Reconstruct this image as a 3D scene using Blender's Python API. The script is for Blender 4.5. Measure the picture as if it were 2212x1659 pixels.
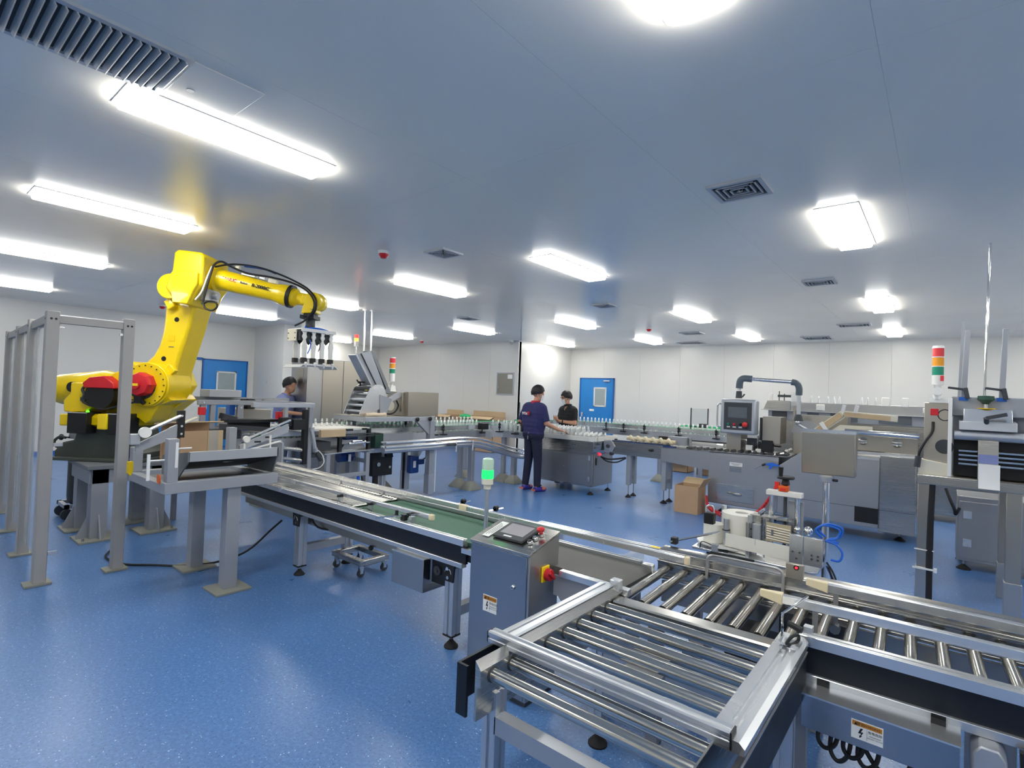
import bpy, bmesh, math, random
from mathutils import Vector, Matrix, Euler
random.seed(7)
S = bpy.context.scene
C = S.collection
for o in list(bpy.data.objects): bpy.data.objects.remove(o)
PI = math.pi
def R(d): return math.radians(d)

# ---------------------------------------------------------------- camera
def make_camera():
    cd = bpy.data.cameras.new('camera'); co = bpy.data.objects.new('camera', cd); C.objects.link(co)
    cd.sensor_fit = 'HORIZONTAL'; cd.sensor_width = 36.0; cd.lens = 36.0 * 1140.7 / 2212.0
    cd.clip_start = 0.05; cd.clip_end = 200
    y, p, r = R(-39.398), R(1.0888), R(2.1482)
    f = Vector((math.sin(y)*math.cos(p), math.cos(y)*math.cos(p), math.sin(p)))
    rt = Vector((math.cos(y), -math.sin(y), 0)); up = rt.cross(f)
    r2 = math.cos(r)*rt + math.sin(r)*up; u2 = -math.sin(r)*rt + math.cos(r)*up
    m = Matrix((( r2.x, u2.x, -f.x, 0.0), (r2.y, u2.y, -f.y, 0.0), (r2.z, u2.z, -f.z, 1.6), (0, 0, 0, 1)))
    co.matrix_world = m
    S.camera = co
make_camera()
# ---------------------------------------------------------------- world and exposure (indoor room: the panels light it)
w = bpy.data.worlds.new('world'); S.world = w; w.use_nodes = True
w.node_tree.nodes['Background'].inputs[0].default_value = (0.75, 0.82, 1.0, 1)
w.node_tree.nodes['Background'].inputs[1].default_value = 0.05
S.view_settings.view_transform = 'Standard'; S.view_settings.look = 'None'
S.view_settings.gamma = 1.0; S.view_settings.use_curve_mapping = False
S.view_settings.exposure = 0.0
PANEL_STRENGTH = 30.0

# ---------------------------------------------------------------- materials
def lin(h):
    if not isinstance(h, str): return tuple(h) + ((1,) if len(h) == 3 else ())
    h = h.lstrip('#'); o = []
    for i in (0, 2, 4):
        c = int(h[i:i+2], 16)/255
        o.append(c/12.92 if c <= 0.04045 else ((c+0.055)/1.055)**2.4)
    return tuple(o) + (1,)
MATS = {}
def mat(name, col, rough=0.5, metal=0.0, emit=0.0, trans=0.0, ior=1.45, alpha=1.0, var=0.04, vscale=6.0, spec=0.5, coat=0.0, bump=0.0, bscale=200.0, ecol=None):
    m = bpy.data.materials.new(name); m.use_nodes = True; nt = m.node_tree; b = nt.nodes['Principled BSDF']
    c = lin(col)
    b.inputs['Base Color'].default_value = c; b.inputs['Roughness'].default_value = rough; b.inputs['Metallic'].default_value = metal
    b.inputs['IOR'].default_value = ior; b.inputs['Alpha'].default_value = alpha
    b.inputs['Transmission Weight'].default_value = trans; b.inputs['Specular IOR Level'].default_value = spec; b.inputs['Coat Weight'].default_value = coat
    if emit: b.inputs['Emission Color'].default_value = lin(ecol or col); b.inputs['Emission Strength'].default_value = emit
    if var and not emit:
        tc = nt.nodes.new('ShaderNodeTexCoord'); n = nt.nodes.new('ShaderNodeTexNoise'); n.inputs['Scale'].default_value = vscale; n.inputs['Detail'].default_value = 5
        nt.links.new(tc.outputs['Object'], n.inputs['Vector'])
        mx = nt.nodes.new('ShaderNodeMix'); mx.data_type = 'RGBA'
        mx.inputs['A'].default_value = tuple(max(0, x*(1-var*2)) for x in c[:3]) + (1,); mx.inputs['B'].default_value = tuple(min(1, x*(1+var*2)) for x in c[:3]) + (1,)
        nt.links.new(n.outputs['Fac'], mx.inputs['Factor']); nt.links.new(mx.outputs['Result'], b.inputs['Base Color'])
        rr = nt.nodes.new('ShaderNodeMapRange'); rr.inputs['To Min'].default_value = max(0.02, rough*0.8); rr.inputs['To Max'].default_value = min(1, rough*1.2)
        nt.links.new(n.outputs['Fac'], rr.inputs['Value']); nt.links.new(rr.outputs['Result'], b.inputs['Roughness'])
        if bump:
            n2 = nt.nodes.new('ShaderNodeTexNoise'); n2.inputs['Scale'].default_value = bscale; nt.links.new(tc.outputs['Object'], n2.inputs['Vector'])
            bp = nt.nodes.new('ShaderNodeBump'); bp.inputs['Strength'].default_value = bump; bp.inputs['Distance'].default_value = 0.01
            nt.links.new(n2.outputs['Fac'], bp.inputs['Height']); nt.links.new(bp.outputs['Normal'], b.inputs['Normal'])
    MATS[name] = m
    return m
def brushed(name, col, rough, sx=2, sy=2, sz=260, amt=0.25):
    m = mat(name, col, rough, 1.0, var=0); nt = m.node_tree; b = nt.nodes['Principled BSDF']
    tc = nt.nodes.new('ShaderNodeTexCoord'); mp = nt.nodes.new('ShaderNodeMapping'); mp.inputs['Scale'].default_value = (sx, sy, sz)
    n = nt.nodes.new('ShaderNodeTexNoise'); n.inputs['Scale'].default_value = 1; n.inputs['Detail'].default_value = 4
    nt.links.new(tc.outputs['Object'], mp.inputs['Vector']); nt.links.new(mp.outputs['Vector'], n.inputs['Vector'])
    rr = nt.nodes.new('ShaderNodeMapRange'); rr.inputs['To Min'].default_value = rough*(1-amt); rr.inputs['To Max'].default_value = rough*(1+amt)
    nt.links.new(n.outputs['Fac'], rr.inputs['Value']); nt.links.new(rr.outputs['Result'], b.inputs['Roughness'])
    c = lin(col); mx = nt.nodes.new('ShaderNodeMix'); mx.data_type = 'RGBA'
    mx.inputs['A'].default_value = tuple(x*0.97 for x in c[:3]) + (1,); mx.inputs['B'].default_value = tuple(min(1, x*1.03) for x in c[:3]) + (1,)
    nt.links.new(n.outputs['Fac'], mx.inputs['Factor']); nt.links.new(mx.outputs['Result'], b.inputs['Base Color'])
    return m
def floor_material():
    m = bpy.data.materials.new('blue_vinyl'); m.use_nodes = True; nt = m.node_tree; b = nt.nodes['Principled BSDF']
    tc = nt.nodes.new('ShaderNodeTexCoord')
    def noise(sc, det=3, rough=.5):
        n = nt.nodes.new('ShaderNodeTexNoise'); n.inputs['Scale'].default_value = sc; n.inputs['Detail'].default_value = det; n.inputs['Roughness'].default_value = rough
        nt.links.new(tc.outputs['Object'], n.inputs['Vector']); return n
    def ramp(src, a, c):
        r = nt.nodes.new('ShaderNodeMapRange'); r.inputs['From Min'].default_value = a; r.inputs['From Max'].default_value = c
        nt.links.new(src, r.inputs['Value']); return r.outputs['Result']
    def mix(fac, A, B):
        x = nt.nodes.new('ShaderNodeMix'); x.data_type = 'RGBA'
        nt.links.new(fac, x.inputs['Factor'])
        for s, v in (('A', A), ('B', B)):
            if isinstance(v, str): x.inputs[s].default_value = lin(v)
            else: nt.links.new(v, x.inputs[s])
        return x.outputs['Result']
    base = mix(ramp(noise(1.2).outputs['Fac'], .35, .65), '#4a71a6', '#4e75ab')
    mott = mix(ramp(noise(55, 4).outputs['Fac'], .45, .7), base, '#5a84bc')
    dark = mix(ramp(noise(90, 2).outputs['Fac'], .6, .68), mott, '#33598f')
    v = nt.nodes.new('ShaderNodeTexVoronoi'); v.inputs['Scale'].default_value = 62; v.inputs['Randomness'].default_value = 1
    mp = nt.nodes.new('ShaderNodeMapping'); mp.inputs['Scale'].default_value = (1.0, 1.0, 1.0)
    nw = noise(30, 2); mxv = nt.nodes.new('ShaderNodeMix'); mxv.data_type = 'VECTOR'; mxv.inputs['Factor'].default_value = 0.02
    nt.links.new(tc.outputs['Object'], mxv.inputs['A']); nt.links.new(nw.outputs['Color'], mxv.inputs['B']); nt.links.new(mxv.outputs['Result'], v.inputs['Vector'])
    fl = ramp(v.outputs['Distance'], .20, .12)
    gate = ramp(noise(24, 2).outputs['Fac'], .50, .62)
    mul = nt.nodes.new('ShaderNodeMath'); mul.operation = 'MULTIPLY'; nt.links.new(fl, mul.inputs[0]); nt.links.new(gate, mul.inputs[1])
    col = mix(mul.outputs[0], dark, '#d2e2f4')
    nt.links.new(col, b.inputs['Base Color'])
    rn = nt.nodes.new('ShaderNodeMapRange'); rn.inputs['To Min'].default_value = .25; rn.inputs['To Max'].default_value = .33
    nt.links.new(noise(3, 4).outputs['Fac'], rn.inputs['Value']); nt.links.new(rn.outputs['Result'], b.inputs['Roughness'])
    b.inputs['Specular IOR Level'].default_value = 0.5
    bp = nt.nodes.new('ShaderNodeBump'); bp.inputs['Strength'].default_value = .06; bp.inputs['Distance'].default_value = .004
    nt.links.new(noise(160, 3).outputs['Fac'], bp.inputs['Height']); nt.links.new(bp.outputs['Normal'], b.inputs['Normal'])
    MATS['floor'] = m; return m
floor_material()
mat('ceiling', '#f6f0e4', .22, var=.02, vscale=.8, spec=.55)
mat('wall', '#dcdad4', .30, var=.02, vscale=.7, spec=.5)
mat('white_metal', '#e4e4e2', .35)
mat('panel_light', '#ffffff', emit=PANEL_STRENGTH, ecol='#fffdf6')
mat('grille_alu', '#c3c6c8', .45, .3)
mat('dark_void', '#15171a', .9)
mat('grille_void', '#3a3d40', .8)
mat('door_blue', '#1f7fc8', .35, coat=.2)
mat('door_edge', '#1a5fa6', .4)
mat('glass_grey', '#9aa5a4', .12, .0, spec=.6)
mat('alu', '#c9ccd0', .32, .85, var=.03)
mat('alu_bright', '#dcdee0', .26, .85, var=.03)
mat('alu_dull', '#b3b7bd', .42, .6, var=.03)
brushed('steel', '#b9b7b2', .26)
brushed('steel_dark', '#b2b2b2', .40)
brushed('steel_warm', '#b4aea2', .34)
brushed('steel_front', '#a4a6aa', .20)
brushed('roller_steel', '#c9c6be', .17, 2, 2, 2, .08)
mat('chrome', '#e6e6e6', .06, 1.0, var=0)
mat('frame_grey', '#9599a0', .5, .1)
mat('post_grey', '#a09e9b', .55, .05)
mat('plate_grey', '#8f9087', .6, .2)
mat('black_panel', '#0f141d', .42)
mat('black', '#17181b', .5)
mat('black_rubber', '#1c1c1e', .75)
mat('dark_grey', '#3c3f44', .5)
mat('mid_grey', '#707479', .5)
mat('green_belt', '#3c6653', .62, var=.08, vscale=4, bump=.12, bscale=400)
mat('grey_belt', '#5c5c58', .6, var=.06, vscale=5, bump=.12, bscale=400)
mat('ivory', '#e0d2b0', .5)
mat('cream_plastic', '#ded9c6', .4)
mat('white_plastic', '#e6e5e0', .35)
mat('white_board', '#dcdad2', .45)
mat('yellow', '#f2d200', .32, coat=.35, var=.03)
mat('yellow_flat', '#f0c800', .45)
mat('red', '#c8202c', .4)
mat('red_bright', '#e03028', .4)
mat('orange', '#e8631e', .45)
mat('robot_base', '#454a45', .5)
mat('blue_pvc', '#1d5fb8', .4)
mat('navy_motor', '#163a78', .4)
mat('blue_hose', '#1f66d0', .35)
mat('cardboard', '#b59676', .8, var=.05)
mat('cardboard_light', '#c9b08c', .8, var=.05)
mat('acrylic', '#e9eeee', .06, trans=.92, ior=1.2, var=0)
mat('polycarb', '#c9cfd2', .1, alpha=.28, var=0)
mat('bottle', '#f2f5f5', .12, trans=.55, ior=1.3, var=0)
mat('bottle_cap', '#eef0ee', .35, var=0)
mat('screen', '#9d9a9e', .25)
mat('screen_dark', '#5f666c', .2)
mat('lamp_red', '#d8303a', .3, coat=.4); mat('lamp_amber', '#e79a1a', .3, coat=.4); mat('lamp_green', '#158a6c', .3, coat=.4)
mat('lamp_green_lit', '#18d860', emit=1.6); mat('lamp_green_off', '#b9d8bf', .3, coat=.3); mat('lamp_red_lit', '#ff3a3a', emit=2.5); mat('lamp_amber_lit', '#ffb04a', emit=2.0)
mat('led_red', '#ff2030', emit=3.0)
mat('led_green', '#60ff30', emit=2.5)
mat('green_rail', '#25b56a', .4)
mat('paper', '#efefec', .7); mat('ink', '#1a1a1c', .7, var=0); mat('print_grey', '#6d7076', .7, var=0)
mat('label_orange', '#c8842f', .5); mat('label_yellow', '#f0d21c', .5)
mat('skin', '#c08f73', .5, var=.05); mat('hair', '#17151a', .55)
mat('navy_cloth', '#2b2d5a', .85, var=.06); mat('navy_trouser', '#1d2238', .85, var=.06); mat('red_cloth', '#b8253a', .8)
mat('black_cloth', '#1d2024', .85, var=.06); mat('blue_cloth', '#8089b8', .8, var=.06); mat('mask_white', '#f2f3f4', .7)
mat('clog_purple', '#3b3390', .5); mat('clog_print', '#c86a55', .5)
mat('red_coil', '#e0333a', .35)
mat('tape_white', '#e8e5da', .5)
mat('label_web', '#b5a98c', .5, .2)

# ---------------------------------------------------------------- mesh builder
class MB:
    def __init__(s): s.v = []; s.f = []; s.m = []; s.cur = 0
    def add(s, vs, fs):
        n = len(s.v); s.v += [Vector(v) for v in vs]; s.f += [tuple(n+i for i in f) for f in fs]; s.m += [s.cur]*len(fs); return s
    def box(s, x0, x1, y0, y1, z0, z1):
        if x0 > x1: x0, x1 = x1, x0
        if y0 > y1: y0, y1 = y1, y0
        if z0 > z1: z0, z1 = z1, z0
        return s.add([(x0,y0,z0),(x1,y0,z0),(x1,y1,z0),(x0,y1,z0),(x0,y0,z1),(x1,y0,z1),(x1,y1,z1),(x0,y1,z1)],
                     [(0,3,2,1),(4,5,6,7),(0,1,5,4),(1,2,6,5),(2,3,7,6),(3,0,4,7)])
    def bar(s, p0, p1, w, h, up=(0,0,1)):
        p0 = Vector(p0); p1 = Vector(p1); d = (p1-p0).normalized(); u = Vector(up)
        if abs(d.dot(u)) > .99: u = Vector((1,0,0))
        a = d.cross(u).normalized(); b = a.cross(d)
        vs = [p + a*i*w/2 + b*j*h/2 for p in (p0, p1) for i, j in ((-1,-1),(1,-1),(1,1),(-1,1))]
        return s.add(vs, [(0,3,2,1),(4,5,6,7),(0,1,5,4),(1,2,6,5),(2,3,7,6),(3,0,4,7)])
    def cyl(s, p0, p1, r0, r1=None, seg=14, caps=True):
        r1 = r0 if r1 is None else r1; p0 = Vector(p0); p1 = Vector(p1); d = (p1-p0).normalized()
        u = Vector((0,0,1)) if abs(d.z) < .95 else Vector((1,0,0)); a = d.cross(u).normalized(); b = a.cross(d)
        vs = []
        for p, r in ((p0, r0), (p1, r1)):
            for k in range(seg):
                t = 2*PI*k/seg; vs.append(p + a*r*math.cos(t) - b*r*math.sin(t))
        fs = [(k, (k+1) % seg, seg+(k+1) % seg, seg+k) for k in range(seg)]
        if caps: fs += [tuple(reversed(range(seg))), tuple(range(seg, 2*seg))]
        return s.add(vs, fs)
    def tube(s, pts, r, seg=8, closed=False):
        pts = [Vector(p) for p in pts]; n = len(pts); rs = r if isinstance(r, (list, tuple)) else [r]*n
        t = [(pts[min(i+1, n-1)]-pts[max(i-1, 0)]).normalized() for i in range(n)]
        u = Vector((0,0,1)) if abs(t[0].z) < .9 else Vector((1,0,0)); a = t[0].cross(u).normalized()
        vs = []
        for i in range(n):
            a = (a - t[i]*a.dot(t[i])).normalized(); b = t[i].cross(a)
            for k in range(seg):
                q = 2*PI*k/seg; vs.append(pts[i] + (a*math.cos(q) + b*math.sin(q))*rs[i])
        fs = []
        for i in range(n-1):
            for k in range(seg):
                k2 = (k+1) % seg; fs.append((i*seg+k, i*seg+k2, (i+1)*seg+k2, (i+1)*seg+k))
        fs += [tuple(reversed(range(seg))), tuple(range((n-1)*seg, n*seg))]
        return s.add(vs, fs)
    def prism(s, poly, axis, a, b):
        n = len(poly)
        def P(q, t):
            return (t, q[0], q[1]) if axis == 'x' else ((q[0], t, q[1]) if axis == 'y' else (q[0], q[1], t))
        ar = sum(poly[i][0]*poly[(i+1) % n][1]-poly[(i+1) % n][0]*poly[i][1] for i in range(n))
        pl = list(poly) if ar > 0 else list(reversed(poly))
        lo, hi = min(a, b), max(a, b)
        if axis == 'y': lo, hi = hi, lo
        vs = [P(q, lo) for q in pl] + [P(q, hi) for q in pl]
        fs = [tuple(reversed(range(n))), tuple(range(n, 2*n))] + [(i, (i+1) % n, n+(i+1) % n, n+i) for i in range(n)]
        return s.add(vs, fs)
    def lathe(s, prof, c=(0,0,0), seg=16, axis=(0,0,1)):
        d = Vector(axis).normalized(); u = Vector((0,0,1)) if abs(d.z) < .95 else Vector((1,0,0)); a = d.cross(u).normalized(); b = d.cross(a); c = Vector(c)
        vs = []; n = len(prof)
        for r, z in prof:
            for k in range(seg):
                t = 2*PI*k/seg; vs.append(c + d*z + (a*math.cos(t)+b*math.sin(t))*r)
        fs = [(i*seg+k, i*seg+(k+1) % seg, (i+1)*seg+(k+1) % seg, (i+1)*seg+k) for i in range(n-1) for k in range(seg)]
        if prof[0][0] > 1e-5: fs.append(tuple(reversed(range(seg))))
        if prof[-1][0] > 1e-5: fs.append(tuple(range((n-1)*seg, n*seg)))
        return s.add(vs, fs)
    def ball(s, c, r, seg=14, rings=8, M=None):
        rx, ry, rz = (r, r, r) if isinstance(r, (int, float)) else r; c = Vector(c); vs = []
        for i in range(rings+1):
            ph = PI*i/rings
            for k in range(seg):
                t = 2*PI*k/seg; q = Vector((rx*math.sin(ph)*math.cos(t), ry*math.sin(ph)*math.sin(t), -rz*math.cos(ph)))
                vs.append(c + (M @ q if M else q))
        fs = [(i*seg+k, i*seg+(k+1) % seg, (i+1)*seg+(k+1) % seg, (i+1)*seg+k) for i in range(rings) for k in range(seg)]
        return s.add(vs, fs)
    def mesh(s, name, mats, M=None):
        me = bpy.data.meshes.new(name)
        vs = [M @ v for v in s.v] if M else s.v
        me.from_pydata([tuple(v) for v in vs], [], s.f)
        for x in (mats if isinstance(mats, (list, tuple)) else [mats]): me.materials.append(MATS[x] if isinstance(x, str) else x)
        me.polygons.foreach_set('material_index', s.m)
        me.validate(); bm = bmesh.new(); bm.from_mesh(me)
        bmesh.ops.remove_doubles(bm, verts=bm.verts, dist=1e-6); bmesh.ops.recalc_face_normals(bm, faces=bm.faces); bm.to_mesh(me); bm.free()
        me.polygons.foreach_set('use_smooth', [True]*len(me.polygons)); me.set_sharp_from_angle(angle=R(38)); me.update()
        return me
def mkobj(name, me, parent=None, bev=0.0):
    o = bpy.data.objects.new(name, me); C.objects.link(o)
    if parent: o.parent = parent
    if bev:
        b = o.modifiers.new('bevel', 'BEVEL'); b.width = bev; b.segments = 2; b.limit_method = 'ANGLE'; b.angle_limit = R(50)
    return o
def props(o, label=None, cat=None, group=None, kind=None):
    if label: o['label'] = label
    if cat: o['category'] = cat
    if group: o['group'] = group
    if kind: o['kind'] = kind
    return o
class T:
    """a top-level thing: an Empty at its base; parts are given in world coordinates (or local ones with local=True)"""
    def __init__(s, name, label, cat, loc, rz=0.0, group=None, kind=None):
        s.e = bpy.data.objects.new(name, None); C.objects.link(s.e); s.e.empty_display_size = .1
        s.e.location = loc; s.e.rotation_euler = (0, 0, rz)
        s.M = Matrix.Translation(loc) @ Matrix.Rotation(rz, 4, 'Z'); s.I = s.M.inverted()
        if kind: s.e['kind'] = kind
        if label: s.e['label'] = label
        if cat: s.e['category'] = cat
        if group: s.e['group'] = group
    def part(s, name, mb, mats, sub=None, bev=0.0, local=False, label=None):
        o = mkobj(name, mb.mesh(name, mats, None if local else s.I), sub or s.e, bev)
        if label: o['label'] = label
        return o
    def inst(s, src, loc, name=None, sub=None, rot=None):
        """another part with the same mesh, moved in the thing's own frame"""
        o = bpy.data.objects.new(name or src.name.split('.')[0], src.data); C.objects.link(o); o.parent = sub or s.e; o.location = loc
        if rot: o.rotation_euler = rot
        for md in src.modifiers:
            b = o.modifiers.new(md.name, md.type)
            if md.type == 'BEVEL': b.width = md.width; b.segments = md.segments; b.limit_method = md.limit_method; b.angle_limit = md.angle_limit
        return o
def solo(name, mb, mats, label, cat, group=None, kind=None, bev=0.0, origin=None):
    me = mb.mesh(name, mats, Matrix.Translation(-Vector(origin)) if origin else None)
    o = mkobj(name, me, None, bev)
    if origin: o.location = origin
    return props(o, label, cat, group, kind)
def struct(name, mb, mats, bev=0.0): return props(mkobj(name, mb.mesh(name, mats), None, bev), kind='structure')
def box(*a): return MB().box(*a)
def cyl(*a, **k): return MB().cyl(*a, **k)
def text_mesh(txt, size, M, mat_name, align='CENTER', thick=0.0005, shear=0.0, bold=False):
    cu = bpy.data.curves.new('txt', 'FONT'); cu.body = txt; cu.size = size; cu.align_x = align; cu.align_y = 'CENTER'; cu.extrude = thick; cu.shear = shear
    if bold: cu.offset = size*0.02
    ob = bpy.data.objects.new('txt', cu); C.objects.link(ob); bpy.context.view_layer.update()
    me = bpy.data.meshes.new_from_object(ob.evaluated_get(bpy.context.evaluated_depsgraph_get()))
    bpy.data.objects.remove(ob); me.transform(M); me.materials.clear(); me.materials.append(MATS[mat_name])
    me.polygons.foreach_set('material_index', [0]*len(me.polygons))
    return me
def frameM(o, x, y):
    """matrix with origin o, x axis and y axis given"""
    x = Vector(x).normalized(); y = Vector(y); y = (y - x*y.dot(x)).normalized(); z = x.cross(y); o = Vector(o)
    return Matrix(((x.x,y.x,z.x,o.x),(x.y,y.y,z.y,o.y),(x.z,y.z,z.z,o.z),(0,0,0,1)))
def cat_rom(pts, n=8):
    P = [Vector(p) for p in pts]; P = [P[0]*2-P[1]] + P + [P[-1]*2-P[-2]]; out = []
    for i in range(1, len(P)-2):
        for k in range(n):
            t = k/n; a, b, c, d = P[i-1:i+3]
            out.append(.5*((2*b)+(c-a)*t+(2*a-5*b+4*c-d)*t*t+(3*b-a-3*c+d)*t**3))
    out.append(P[-2]); return out
# ================================================================= THE ROOM
H = 3.1
XL, XR, YF, YA, YB = -14.1, 6.2, -4.6, 11.5, 14.2
struct('floor', box(-17, 7, -5.5, 15, -.1, 0), 'floor')
ce = T('ceiling', None, None, (0, 0, H), kind='structure')
ce.part('ceiling_slab', box(-17, 7, -5.5, 15, H+.002, H+.12), 'ceiling')
pan = None
for i in range(20):
    for j in range(5):
        x = -16.9+i*1.19; y = -5.4+j*4.0
        if pan is None: pan = ce.part('ceiling_panel', box(0, 1.1888, 0, 3.9988, 0, .0015), 'ceiling', local=True); pan.location = (x, y, 0)
        else: ce.inst(pan, (x, y, 0))
def wall(name, mb): return struct(name, mb, 'wall')
wall('wall_left', box(XL-.1, XL, YF, 6.42, 0, H))
wall('wall_left_recess', box(-15.7, -15.6, 6.3, YA, 0, H))
wall('wall_pillar', box(-15.6, -12.55, 6.42, 6.85, 0, H))
wb = T('wall_back', None, None, (-12, YA, 0), kind='structure')
wb.part('wall_core', box(-15.7, -9.25, YA+.03, YA+.12, 0, H), 'wall')
for k in range(6):
    x0 = -15.6+k*1.06; wb.part('wall_panel', box(x0, min(x0+1.057, -9.25), YA, YA+.03, 0, H), 'wall')
wall('wall_step', box(-9.35, -9.25, YA+.03, YB+.1, 0, H))
wr = T('wall_back_right', None, None, (-2, YB, 0), kind='structure')
wr.part('wall_core', box(-9.25, XR, YB+.03, YB+.12, 0, H), 'wall')
for k in range(13):
    x0 = -9.25+k*1.19; wr.part('wall_panel', box(x0, min(x0+1.187, XR), YB, YB+.03, 0, H), 'wall')
wall('wall_right', box(XR, XR+.1, YF, YB+.1, 0, H))
wall('wall_front', box(XL, XR, YF-.1, YF, 0, H))
# corner coving along the ceiling of the far walls
struct('trim_1', MB().box(-9.25, XR, YB-.02, YB, H-.02, H).box(-15.6, -9.25, YA-.02, YA, H-.02, H).box(-9.25, -9.23, YA, YB, H-.02, H), 'wall')
struct('trim_2', MB().box(-9.27, -9.235, YA-.015, YA+.02, 0, H), 'wall')
struct('baseboard_left', box(XL, XL+.02, YF, 6.42, 0, .09), 'blue_pvc')

# ---- doors
def door(n, plane, a0, a1, z1, win, ext, both=False):
    """plane ('x', X) faces +x, plane ('y', Y) faces -y"""
    ax, P = plane; s = 1 if ax == 'x' else -1
    def bx(u0, u1, z0, zz1, d0, d1):
        return box(P+s*d0, P+s*d1, u0, u1, z0, zz1) if ax == 'x' else box(u0, u1, P+s*d0, P+s*d1, z0, zz1)
    d = T('door_%d' % n, None, None, (P, a0, 0) if ax == 'x' else (a0, P, 0), kind='structure')
    d.part('door_leaf', bx(a0+.03, a1-.03, .01, z1-.03, .0, .035), 'door_blue', bev=.003)
    fr = MB()
    for q in ((a0, a0+.03, 0, z1), (a1-.03, a1, 0, z1), (a0, a1, z1-.03, z1)):
        b = bx(q[0], q[1], q[2], q[3], 0, .05); fr.add(b.v, b.f)
    d.part('door_frame', fr, 'door_edge')
    u0, u1, w0, w1 = win
    wf = MB()
    for q in ((u0, u0+.04, w0, w1), (u1-.04, u1, w0, w1), (u0, u1, w0, w0+.04), (u0, u1, w1-.04, w1)):
        b = bx(q[0], q[1], q[2], q[3], .03, .045); wf.add(b.v, b.f)
    d.part('vision_frame', wf, 'white_metal', bev=.006)
    d.part('vision_pane', bx(u0+.04, u1-.04, w0+.04, w1-.04, .03, .038), 'glass_grey')
    d.part('handle', bx(*ext['handle'], .035, .075), 'alu', bev=.006)
    if 'closer' in ext: d.part('closer', bx(*ext['closer'], .035, .09), 'alu', bev=.006)
    if 'sign' in ext:
        sg = d.part('sign', bx(*ext['sign'], .035, .040), 'paper')
    return d
door(1, ('x', XL), 5.17, 6.25, 2.19, (5.50, 5.98, 1.30, 1.90), dict(handle=(5.25, 5.30, .95, 1.1)))
door(2, ('y', YB), -8.87, -7.68, 2.19, (-8.36, -7.93, 1.31, 1.90), dict(handle=(-8.78, -8.72, .98, 1.12), closer=(-8.02, -7.80, 2.08, 2.12), sign=(-8.50, -8.34, 1.17, 1.23)))
dn = T('door_3', None, None, (XL, 4.75, 0), kind='structure')
dn.part('door_leaf', box(XL, XL+.012, 4.38, 5.16, .01, 2.15), 'white_board')  # white panel stands in for the pale room seen through the open doorway
dn.part('frame_head', box(XL, XL+.05, 4.30, 5.17, 2.15, 2.21), 'door_edge')
dn.part('frame_jamb', box(XL, XL+.05, 4.30, 4.38, 0, 2.15), 'door_blue')

# ---- wall cabinet (flush electrical box) on the back wall
wc = T('wall_cabinet', 'flush grey electrical box on back wall left of the step', 'cabinet', (-9.69, YA-.01, 1.57))
wc.part('frame', MB().box(-10.01, -9.37, YA-.02, YA, 1.57, 1.60).box(-10.01, -9.37, YA-.02, YA, 2.18, 2.21).box(-10.01, -9.98, YA-.02, YA, 1.60, 2.18).box(-9.40, -9.37, YA-.02, YA, 1.60, 2.18), 'alu_dull')
wc.part('door_panel', box(-9.98, -9.40, YA-.012, YA, 1.60, 2.18), mat('cab_grey', '#8d8a80', .45, .3))
wc.part('lock', MB().cyl((-9.93, YA-.03, 1.86), (-9.93, YA-.01, 1.86), .015).cyl((-9.93, YA-.03, 1.79), (-9.93, YA-.01, 1.79), .012), 'alu_bright')
wc.part('notice', box(-9.60, -9.43, YA-.016, YA-.012, 2.03, 2.15), 'paper')

# ---- security camera at the top of the step
dc = T('dome_camera', 'small clear dome camera under ceiling beside the wall step', 'camera', (-9.42, YA-.12, H))
dc.part('mount', cyl((-9.42, YA-.12, H-.05), (-9.42, YA-.12, H), .07), 'white_plastic')
dc.part('dome', MB().ball((-9.42, YA-.12, H-.06), .06), 'polycarb')

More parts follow.
